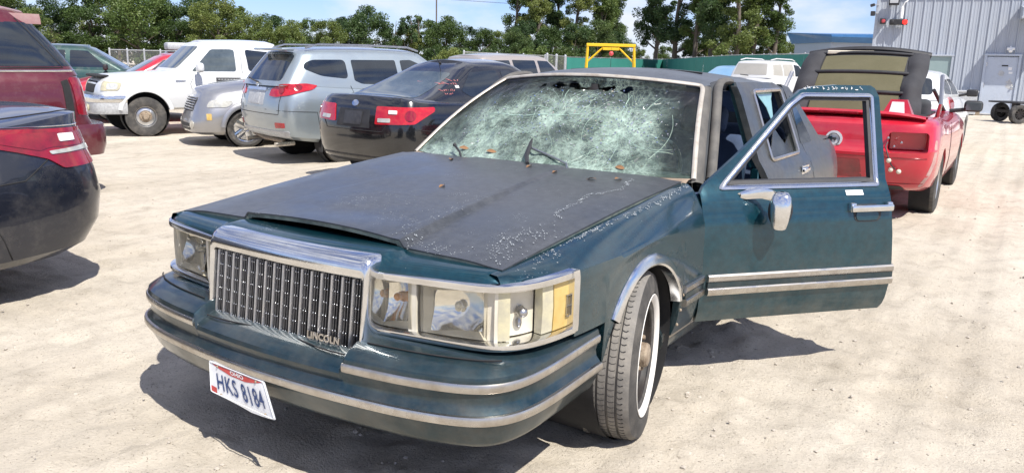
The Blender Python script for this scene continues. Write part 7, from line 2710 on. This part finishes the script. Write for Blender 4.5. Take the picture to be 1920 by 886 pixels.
for s in (-1, 1):
    pr = c.side(s)
    c.patch('window_glass', pr, [(3.45, 1.32), (4.58, 1.33), (4.24, 1.74), (3.45, 1.76)], 'auto_glass', .006, .01, .06, .04)
    c.patch('window_glass', pr, [(2.25, 1.31), (3.36, 1.32), (3.36, 1.76), (2.62, 1.74)], 'auto_glass', .006, .01, .06, .04)
    c.patch('corner_glass', c.diag(62 * s), [(s * a, b) for a, b in [(.04, 1.33), (.32, 1.33), (.62, 1.75), (.34, 1.75)]], 'auto_glass', .004, .01, .05, .03)
    c.seam(pr, [(3.42, 1.30), (4.61, 1.315), (4.26, 1.79)], .007)
    c.seam(pr, [(1.0, 1.255), (4.80, 1.285)], .010, 'chrome', 'belt_strip')
    c.patch('tail_lamp', c.diag(55 * s), [(s * .22, .84), (s * -.06, .82), (s * -.02, 1.20), (s * .24, 1.22)], 'dark_red_lens', .012, .02, .05, .03)
    c.patch('lamp_gap', c.diag(60 * s), [(s * .34, .80), (s * .26, .80), (s * .27, 1.20), (s * .34, 1.18)], 'black_void', .006, .01, .05, .01)
c.patch('rear_glass', c.rear, [(-.74, 1.32), (.74, 1.32), (.62, 1.74), (-.62, 1.74)], 'auto_glass', .004, .01, .07, .05)
rws = []
for x in np.linspace(-.63, .63, 13):
    e = (abs(x) / .63) ** 3
    rws.append([(x, 4.02 + .02 * e, 1.905 - .05 * e), (x, 4.20, 1.91 - .05 * e), (x, 4.40 - .05 * e, 1.87 - .04 * e), (x, 4.43 - .05 * e, 1.83 - .03 * e), (x, 4.38 - .05 * e, 1.78 - .02 * e)])
c.add('roof_spoiler', MB().shell(np.array(rws), .02, flip=True), 'p_fadedpink', None, 40)
for s in (1, -1):
    g = [[(s * (.655 + .02 * t + o), y, 1.84 - .1 * t) for t, o in ((0, 0), (.5, .012), (1, .012))] for y in np.linspace(3.95, 4.5, 8)]
    c.add('spoiler_side', MB().grid(np.array(g)), 'p_fadedpink', None, 40)
    c.add('roof_rail', MB().tube([(s * .62, 2.5, 1.91), (s * .63, 2.7, 1.95), (s * .63, 3.7, 1.96), (s * .62, 3.95, 1.92)], .02, 6), 'black_plastic')
bp3 = cr_spline([(-.97, 4.2), (-.96, 4.6), (-.90, 4.90), (-.6, 5.02), (0, 5.06), (.6, 5.02), (.90, 4.90), (.96, 4.6), (.97, 4.2)], 6)
c.add('bumper', MB().rail(bp3, [(-.10, .74), (.01, .74), (.03, .68), (.03, .52), (.0, .42), (-.10, .40)], side=-1), MT['p_maroon'], None, 40)

# ---------------- red convertible
lamp_cut = MB()
for s in (-1, 1):
    lamp_cut.box((s * .68, 4.62, .805), (.37, .36, .19), rz=R(-14 * s), bev=.035, seg=3)
c = Car('red_convertible', 'red convertible seen from behind with its soft top raised upright and tail lamps removed', 'car',
        dict(L=4.77, W=1.88, cuts=lamp_cut, top=[(0, .72), (.3, .84), (1.4, .98), (1.8, .99), (3.2, .99), (3.9, 1.03), (4.5, 1.02), (4.77, .96)], bot=[(0, .22), (3.5, .24), (4.77, .34)],
             prof=[(0, .10, .16, .16), (.06, .05, .06, .10), (.22, .014, .012, .04), (.42, .0, .0, .01), (.58, .0, .012, .0), (.62, .0, .02, .06), (.90, .02, .07, .08), (.96, .05, .09, .09), (1.0, .10, .14, .13)],
             fb=.18, rb=.13, wf=.95, wr=3.67, arch=.36, wheel=(.345, .25, .225), rim='alloy', crown=[(0, .05), (1.6, .05), (1.8, .0), (3.6, -.02), (4.0, .02), (4.77, .02)]), (.41, 9.22), R(181), MT['p_red'], 'cars beyond the open door on the right')
MT['recess_red'] = MT['p_red']
c.patch('cockpit', c.topv, [(-.66, 1.75), (.66, 1.75), (.66, 3.72), (-.66, 3.72)], 'black_void', .012, .02, .12, .12)
rc = c.patch('trunk_panel', c.rear, [(-.40, .66), (.40, .66), (.40, .94), (-.40, .94)], 'p_red', .010, .02, .06, .02)
for s in (-1, 1):
    t_ = c.add('lamp_recess', MB().box((s * .66, 4.455, .805), (.34, .012, .17), rz=R(-14 * s), bev=.004), 'recess_red')
    for a_, b_ in ((.50, .84), (.56, .76), (.62, .80)):
        l, n = c.rear.hit(s * a_, b_)
        c.add('lamp_bulb', MB().ball(l + n * .02, .016, 1), 'grille_metal', t_)
    P = [c.rear.hit(s * a_, b_) for a_, b_ in ((.50, .80), (.49, .72), (.53, .66), (.56, .60), (.60, .55))]
    c.add('loose_wire', MB().tube([l + n * (.03 + .015 * (k % 2)) for k, (l, n) in enumerate(P)], .007, 5), 'black_plastic', t_)
    for a_, b_ in ((.535, .63), (.56, .545), (.63, .53)):
        l, n = c.rear.hit(s * a_, b_)
        c.add('lamp_bulb', MB().ball(l + n * .03, .024, 2), 'cream_plastic', t_)
    c.seam(c.side(s), [(2.9, .35), (2.92, .70), (2.80, .97)])
    m = MB().tube([(s * .80, 1.72, 1.01), (s * 1.0, 1.70, 1.04)], .025, 6).box((s * 1.06, 1.70, 1.08), (.21, .12, .14), bev=.045, seg=3)
    c.add('door_mirror', m, 'black_plastic', None, 50)
    c.add('mirror_glass', MB().box((s * 1.065, 1.765, 1.08), (.17, .006, .10), bev=.02), 'auto_glass_light')
    c.add('exhaust_pipe', MB().tube([(s * .45, 4.45, .30), (s * .45, 4.72, .29)], .045, 12), 'steel_black')
    # windshield posts
    c.add('windshield_post', MB().tube([(s * .74, 1.55, .98), (s * .62, 2.02, 1.27)], .022, 6), 'black_plastic')
c.seam(c.rear, [(-.84, .40), (-.4, .385), (.4, .385), (.84, .40)], .006, 'dark_red_lens', 'bumper_seam')
c.patch('lower_valance', c.rear, [(-.70, .30), (.70, .30), (.66, .37), (-.66, .37)], 'black_plastic', .006, .01, .06, .03)
MT['primer_scrape'] = pbr('primer_scrape', (.42, .22, .20), .7, var=.9, vs=18, col2=(.55, .42, .38))
c.patch('scraped_corner', c.diag(-35), [(-.02, .36), (-.07, .37), (-.17, .60), (-.20, .82), (-.15, .83), (-.10, .60)], 'primer_scrape', .002, .004, .04, .03)
c.patch('plate_recess', c.rear, [(-.30, .43), (.30, .43), (.27, .62), (-.27, .62)], 'dark_red_lens', .004, .01, .06, .02)
c.seam(c.rear, [(-.86, .655), (-.40, .655), (.40, .655), (.86, .655)], .006, 'dark_red_lens')
c.seam(c.rear, [(-.42, .66), (-.42, .94)], .005, 'black_void')
c.seam(c.rear, [(.42, .66), (.42, .94)], .005, 'black_void')
bd = c.patch('badge', c.rear, [(.082 * math.cos(a), .80 + .082 * math.sin(a)) for a in np.linspace(0, 6.28, 25)[:-1]], 'badge_silver', .030, .03, .05, 0)
l, n = c.rear.hit(0, .80)
rg = MB().tube([l + Vector((.058 * math.cos(a), .034, .058 * math.sin(a))) for a in np.linspace(0, 6.28, 25)[:-1]], .006, 6, closed=True)
c.add('badge_ring', rg, 'grille_metal', bd, 60)
pony = [(-.032, .010), (-.018, .016), (-.005, .014), (.010, .018), (.022, .030), (.034, .026), (.026, .016), (.018, .006), (.024, -.010), (.014, -.006), (.006, -.004), (-.004, -.006), (-.012, -.020), (-.016, -.008), (-.026, -.014), (-.022, .0)]
c.add('badge_figure', MB().prism([(l.x + a, l.y + .034, l.z + b) for a, b in pony], (0, .006, 0)), 'black_plastic', bd, 0)
sp_ = MB()
rws = []
for x in np.linspace(-.80, .80, 21):
    e = (abs(x) / .8) ** 4
    rws.append([(x, 4.32 - .05 * e, 1.04 - .015 * e), (x, 4.46 - .06 * e, 1.085 - .04 * e), (x, 4.62 - .08 * e, 1.10 - .045 * e), (x, 4.64 - .08 * e, 1.075 - .04 * e), (x, 4.56 - .08 * e, 1.04 - .03 * e)])
spo = c.add('rear_spoiler', sp_.grid(np.array(rws)), 'p_red', None, 50)
c.add('brake_lamp', MB().box((0, 4.635, 1.07), (.38, .02, .022), bev=.004), 'dark_red_lens', spo)
ft = c.add('seat', MB().box((.40, 2.55, .92), (.52, .20, .50), bev=.07, seg=3).box((.40, 2.60, 1.20), (.26, .10, .14), bev=.04, seg=2), 'interior_dark', None, 50)
c.add('seat', MB().box((-.40, 2.55, .92), (.52, .20, .50), bev=.07, seg=3).box((-.40, 2.60, 1.20), (.26, .10, .14), bev=.04, seg=2), 'interior_dark', None, 50)
# raised soft top: panels of lining between dark bows, leaning frame
def top_pt(u, v):
    w = .64 - .03 * v
    x = .03 + u * w
    y = 3.78 - .75 * v + .10 * math.sin(v * math.pi) - .06 * u * u
    z = 1.02 + .70 * v - .035 * u * u * v
    return (x, y, z)
tp_ = c.add('soft_top', MB().shell(np.array([[top_pt(u, v) for v in np.linspace(.0, 1, 16)] for u in np.linspace(-1, 1, 25)]), .02), 'soft_top', None, 50)
for v0, v1 in ((.02, .30), (.345, .61), (.655, .90)):
    g = [[V3(*top_pt(u, v)) + V3(0, .036, .008) for v in np.linspace(v0, v1, 6)] for u in np.linspace(-.72, .72, 15)]
    g2 = [[V3(*top_pt(u, v)) + V3(0, .030, .008) for v in np.linspace(v0, v1, 6)] for u in np.linspace(-.72, .72, 15)]
    c.add('lining_panel', MB().grid(np.array(g)), 'olive', tp_, 60)
for v, r_ in ((.325, .022), (.632, .022), (.94, .02)):
    c.add('top_bow', MB().tube([V3(*top_pt(u, v)) + V3(0, .045, .01) for u in np.linspace(-.80, .80, 15)], r_, 8), 'black_plastic', tp_, 60)
c.add('top_header', MB().tube([V3(*top_pt(u, 1.0)) + V3(0, .01, .010 - .02 * u * u) for u in np.linspace(-1.08, 1.08, 17)], .050, 8, flat=.7), 'black_plastic', tp_, 60)
c.add('header_latch', MB().box(V3(*top_pt(-.2, .955)) + V3(.30, .05, 0), (.52, .03, .045), bev=.01), 'cream_plastic', tp_)
for s in (-1, 1):
    c.add('side_flap', MB().shell(np.array([[V3(*top_pt(s * u, v)) + V3(s * .012 * math.sin(v * 9 + 1), .04 + .09 * math.sin((u - .74) * 9) + .02 * math.sin(v * 17), 0) for v in np.linspace(-.06, 1, 18)] for u in np.linspace(.74, 1.08, 7)]), .012), 'soft_top', tp_, 60)
    c.add('top_arm', MB().tube([(s * .80, 3.45, .98), (s * .84, 3.62, 1.15), (s * .80, 3.35, 1.45)], .022, 6), 'grille_metal', tp_, 50)
c.patch('left_debris', c.topv, [(-.5, 3.78), (.5, 3.78), (.5, 4.0), (-.5, 4.0)], 'soft_top', .010, .02, .1, .05) if False else None
bag = thing('crumpled_cloth', 'pale crumpled cloth lying behind the seats of the red convertible', 'cloth', (.36, 9.22 - 1.30, .94), R(181))
cb_ = MB()
for k in range(9):
    cb_.ball((random.uniform(-.45, .45), random.uniform(-.08, .08), .05 + random.uniform(-.01, .03)), random.uniform(.06, .10), 2, (1.5, .8, .7))
obj('cloth', cb_, 'cream_plastic', bag, 70)
# red label stand on the boot lid
rx, ry = .46 - .66, 9.22 - 2.02
loc_ = Vector((-.50, 4.24 - 4.77 / 2, 0))
Mz = Matrix.Rotation(R(181), 4, 'Z')
wv_ = Mz @ loc_
sb = thing('label_stand', 'red wedge stand with a blank white label, on the boot of the red convertible', 'stand', (.41 + wv_.x, 9.22 + wv_.y, 1.045), R(181))
sb.scale = (.70, .8, .76)
obj('wedge', MB().add([(-.22, .10, 0), (.20, .10, 0), (.20, -.12, 0), (-.22, -.12, 0), (-.12, .04, .21), (.10, .04, .21), (.10, -.06, .21), (-.12, -.06, .21)],
                     [(3, 2, 1, 0), (4, 5, 6, 7), (0, 1, 5, 4), (1, 2, 6, 5), (2, 3, 7, 6), (3, 0, 4, 7)]), 'p_red', sb, 20)
obj('label', MB().add([(-.11, .095, .035), (.10, .095, .035), (.075, .064, .180), (-.085, .064, .180)], [(0, 1, 2, 3)]), 'white_sticker', sb, 0)

# ---------------- white hatchback behind it
c = Car('white_hatchback', 'white hatchback with round red tail lamps, behind the red convertible by the steel building', 'car',
        dict(L=4.2, W=1.72, top=[(0, .70), (.3, .85), (1.2, 1.0), (3.4, 1.04), (4.2, 1.02)], bot=[(0, .22), (4.2, .30)], prof=PROF, fb=.18, rb=.15, wf=.85, wr=3.40, arch=.345, wheel=(.31, .20, .20),
             cabin=dict(f0=1.2, r0=4.12, f1=1.95, r1=3.55, w0=.76, w1=.54, roof=[(1, 1.40), (2.2, 1.45), (3.2, 1.44), (4.2, 1.38)], bulge=.04, edge=.10, rb=.10)), (-.02, 16.28), R(178), MT['p_white'], 'cars beyond the open door on the right')
c.patch('rear_glass', c.rear, [(-.60, 1.09), (.60, 1.09), (.50, 1.37), (-.50, 1.37)], 'auto_glass', .005, .01, .07, .07)
c.add('rear_wiper', MB().tube([(-.05, 4.10, 1.08), (-.30, 4.0, 1.25)], .018, 5), 'white_sticker')
for s in (-1, 1):
    c.patch('tail_lamp', c.diag(25 * s), [(s * .40 + .115 * math.cos(a), .93 + .115 * math.sin(a)) for a in np.linspace(0, 6.28, 19)[:-1]], 'red_lens', .016, .02, .05, 0)
    pr = c.side(s)
    c.patch('window_glass', pr, [(1.75, 1.07), (2.6, 1.08), (2.6, 1.36), (2.1, 1.36)], 'auto_glass')
    c.patch('window_glass', pr, [(2.7, 1.08), (3.5, 1.11), (3.3, 1.32), (2.7, 1.36)], 'auto_glass')
    mirror_on(c, s, 1.75, 1.06, 'black_plastic')
plate_on(c, c.rear, 0, .80, 'plate_grey')

# ---------------- white SUV over the hero's roof
x, y = wp(1415, 32, 145)
c = Car('white_suv', 'dusty white SUV with roof rails, in front of the green screened fence', 'car',
        dict(L=4.6, W=1.82, top=[(0, .85), (.3, .95), (1.2, 1.10), (4.2, 1.15), (4.6, 1.12)], bot=[(0, .3), (4.6, .4)], prof=PROF, fb=.18, rb=.10, wf=.9, wr=3.6, arch=.40, wheel=(.36, .235, .21),
             cabin=dict(f0=1.15, r0=4.52, f1=1.95, r1=4.30, w0=.84, w1=.66, roof=[(1, 1.66), (2.2, 1.70), (3.4, 1.71), (4.6, 1.67)], bulge=.03, edge=.06, rb=.05)), (-6.75, 31.0), R(168), MT['p_white'], 'cars by the green fence')
c.patch('rear_glass', c.rear, [(-.68, 1.22), (.68, 1.22), (.60, 1.63), (-.60, 1.63)], 'dusty_glass', .005, .01, .07, .04)
for s in (-1, 1):
    pr = c.side(s)
    c.patch('window_glass', pr, [(3.45, 1.20), (4.2, 1.22), (4.1, 1.60), (3.45, 1.62)], 'dusty_glass')
    c.patch('window_glass', pr, [(2.55, 1.18), (3.35, 1.20), (3.35, 1.62), (2.55, 1.63)], 'dusty_glass')
    c.patch('window_glass', pr, [(1.65, 1.17), (2.45, 1.18), (2.45, 1.62), (2.05, 1.58)], 'auto_glass')
    c.add('roof_rail', MB().tube([(s * .62, 2.2, 1.75), (s * .63, 2.45, 1.81), (s * .63, 3.7, 1.82), (s * .62, 4.1, 1.76)], .022, 6), 'p_white')
    mirror_on(c, s, 1.65, 1.15, 'p_white')
c.add('rear_wiper', MB().tube([(.0, 4.56, 1.19), (.35, 4.54, 1.22)], .016, 5), 'black_plastic')

def simple_car(name, label, loc, rz, paint, L, W, H, belt, group, wagon=False, glass='auto_glass', fr=1.2, rr_=None, extra=None):
    r0 = rr_ or (L - .12 if wagon else L - .55)
    c = Car(name, label, 'car', dict(L=L, W=W, top=[(0, belt - .28), (.3, belt - .16), (fr, belt), (L * .7, belt + .03), (L, belt)], bot=[(0, .25), (L, .3)], prof=PROF, fb=.18, rb=.13, wf=.92, wr=L - 1.0, arch=.37, wheel=(.335, .215, .205),
            cabin=dict(f0=fr, r0=r0, f1=fr + .85, r1=r0 - (.28 if wagon else .95), w0=W / 2 - .09, w1=W / 2 - .32, roof=[(fr, H - .07), (fr + 1.1, H - .03), (r0 - 1, H - .03), (r0, H - .09)], bulge=.03, edge=.08)), loc, rz, paint, group)
    b = belt + .05
    for s in (-1, 1):
        pr = c.side(s)
        c.patch('window_glass', pr, [(fr + .5, b), (fr + 1.3, b), (fr + 1.3, H - .10), (fr + .92, H - .11)], glass)
        if wagon:
            c.patch('window_glass', pr, [(fr + 1.4, b), (fr + 2.2, b), (fr + 2.2, H - .10), (fr + 1.4, H - .10)], glass)
            c.patch('window_glass', pr, [(fr + 2.3, b + .02), (r0 - .25, b + .04), (r0 - .38, H - .13), (fr + 2.3, H - .11)], glass)
        else:
            c.patch('window_glass', pr, [(fr + 1.4, b), (r0 - .60, b + .03), (r0 - .95, H - .12), (fr + 1.4, H - .10)], glass)
        mirror_on(c, s, fr + .5, belt + .02, 'black_plastic')
    c.patch('windshield', c.front, [(-W / 2 + .26, b + .03), (W / 2 - .26, b + .03), (W / 2 - .38, H - .13), (-W / 2 + .38, H - .13)], 'auto_glass_light', .005, .01, .08, .06)
    return c
simple_car('tan_wagon', 'pale tan wagon with a dark roof strip, only its roof showing behind the black sedan', (-8.9, 15.6), R(170), MT['p_tan'], 4.8, 1.80, 1.62, 1.02, 'cars parked in the row on the left', True)
simple_car('blue_car', 'light blue car of which only the roof shows, left of the dusty white SUV', (-8.9, 32.5), R(170), MT['p_sky'], 4.5, 1.8, 1.50, .98, 'cars by the green fence')
c = simple_car('green_suv', 'dark green boxy wagon behind the maroon SUV, left of the red sedan', (-17.8, 9.7), R(141), MT['p_green'], 4.3, 1.75, 1.60, 1.06, 'cars in the back row on the left', True)
c = simple_car('red_sedan', 'bright red sedan half hidden behind the white pickup nose', (-15.6, 10.3), R(-25), MT['p_red'], 4.6, 1.8, 1.44, .95, 'cars in the back row on the left', False, 'auto_glass_light')
c = simple_car('dark_red_car', 'dark red car with a pale roof box, half hidden behind the white pickup', (-19.8, 13.3), R(-25), MT['p_maroon'], 4.6, 1.8, 1.50, 1.0, 'cars in the back row on the left', True)
obj('roof_box', MB().box((.1, 2.7, 1.68), (.6, 1.1, .22), bev=.06, seg=2), 'plate_grey', c.root, 40)

# ------------------------------------------------------------------ small litter
MT['dead_leaf'] = pbr('dead_leaf', (.20, .095, .04), .8, var=.8, vs=20, col2=(.32, .19, .09))
def hood_at(x, y):
    v = (y - .246) / (1.62 - .246)
    return hood_pt(max(-1, min(1, x / .83)), max(0, min(1, v)))[2]
LFL = ['brown dead leaf at the rear edge of the hood, right of the bent wiper', 'brown dead leaf near the rear of the hood, second from the right', 'brown dead leaf on the hood just in front of the bent wiper blade', 'brown dead leaf at the rear left of the hood', 'brown dead leaf at the rear of the hood, farthest right', 'single brown dead leaf out in the middle of the hood']
LF = [(.30, 1.47, 0), (.52, 1.43, 0), (.14, 1.50, 0), (-.35, 1.52, 0), (.62, 1.50, 0), (.05, .93, 0)]
for k, (x_, y_, _) in enumerate(LF):
    z_ = hood_at(x_, y_) + .004
    lf = thing('dead_leaf', LFL[k], 'leaf', (x_, y_, z_), random.uniform(0, 6), group='dead leaves on the green sedan')
    g = []
    for t in np.linspace(0, 1, 6):
        w = .011 * math.sin(math.pi * t) ** .8
        g.append([(-.025 + .05 * t, -w, .004 * math.sin(t * 5)), (-.025 + .05 * t, 0, .003 * math.sin(t * 5) - .0), (-.025 + .05 * t, w, .007 * math.sin(t * 4))])
    obj('blade', MB().grid(np.array(g)), 'dead_leaf', lf, 60)
for u_, t_, ll in ((-.52, .10, 'brown dead leaf low on the windshield, beside the short left wiper stub'), (-.28, .115, 'brown dead leaf low on the windshield, between the two wipers'), (.62, .06, 'brown dead leaf low on the windshield at the driver side')):
    p = wsp(u_, t_, .008)
    lf = thing('dead_leaf', ll, 'leaf', tuple(p), random.uniform(0, 6), group='dead leaves on the green sedan')
    lf.rotation_euler = (R(32), 0, random.uniform(-.4, .4))
    g = []
    for t in np.linspace(0, 1, 6):
        w = .012 * math.sin(math.pi * t) ** .8
        g.append([(-.03 + .06 * t, -w, .004 * math.sin(t * 5)), (-.03 + .06 * t, 0, .0), (-.03 + .06 * t, w, .006 * math.sin(t * 4))])
    obj('blade', MB().grid(np.array(g)), 'dead_leaf', lf, 60)

# ------------------------------------------------------------------ flaking clear coat: crusty tide lines on hood and fender
MT['flake'] = pbr('flaked_clearcoat', (.20, .225, .245), .7, var=.9, vs=30, col2=(.40, .42, .43))
def fender_top(x, y):
    zc, xh, zh = lin(y, ZC), lin(y, XH), lin(y, ZH)
    xc = sx(zc) * fy(y)
    t = max(0, min(1, (x - xh - .03) / (xc - xh - .03)))
    return zh - .003 + (zc - zh + .003) * t ** 1.5
rf_ = random.Random(21)
def flakes(line, zf, width, n, smin=.0015, smax=.0045):
    m = MB()
    P = cr_spline([(a, b) for a, b in line], 12)
    seg = np.concatenate([[0], np.cumsum(np.linalg.norm(np.diff(P, axis=0), axis=1))])
    for k in range(n):
        s_ = rf_.random() * seg[-1]
        x = np.interp(s_, seg, P[:, 0]) + rf_.gauss(0, width) + .006 * math.sin(s_ * 60)
        y = np.interp(s_, seg, P[:, 1]) + rf_.gauss(0, width) + .006 * math.cos(s_ * 47)
        r_ = rf_.uniform(smin, smax)
        z = zf(x, y) + .0012
        a0 = rf_.uniform(0, 6.28)
        q = [(x + r_ * rf_.uniform(.5, 1.2) * math.cos(a0 + j * 1.257), y + r_ * rf_.uniform(.5, 1.2) * math.sin(a0 + j * 1.257)) for j in range(5)]
        m.add([(a, b, zf(a, b) + .0010) for a, b in q] + [(x, y, z + r_ * .35)], [(j, (j + 1) % 5, 5) for j in range(5)])
    return m
hl_ = [(.662, 1.545), (.70, 1.404), (.713, 1.32), (.65, 1.16), (.67, 1.048), (.67, .872), (.716, .802)]
fm = flakes(hl_, hood_at, .006, 260, .001, .0036)
fm.merge(flakes([(.75, .33), (.70, .42), (.69, .50), (.72, .58), (.76, .66)], hood_at, .040, 200, .001, .004))
fm.merge(flakes([(.62, .30), (.45, .29), (.36, .32)], hood_at, .025, 90, .001, .0035))
fm.merge(flakes([(.34, .34), (.33, .6), (.30, .9)], hood_at, .02, 70, .001, .003))
fm.merge(flakes([(.10, .72), (-.10, .55), (.12, .45), (.25, .62)], hood_at, .07, 110, .001, .0025))
obj('paint_flakes', fm, 'flake', hood, 0, kind='stuff', fixn=False)
fd_l = bpy.data.objects['fender']
fm = flakes([(.868, 1.70), (.880, 1.62), (.883, 1.545), (.883, 1.386), (.872, 1.187), (.861, 1.006), (.85, .785), (.84, .672)], fender_top, .006, 240, .001, .0036)
fm.merge(flakes([(.845, .95), (.84, .80), (.835, .62)], fender_top, .012, 120, .001, .004))
fm.merge(flakes([(.84, .36), (.85, .46), (.85, .56)], fender_top, .016, 60, .001, .0035))
obj('paint_flakes', fm, 'flake', fd_l, 0, kind='stuff', fixn=False)
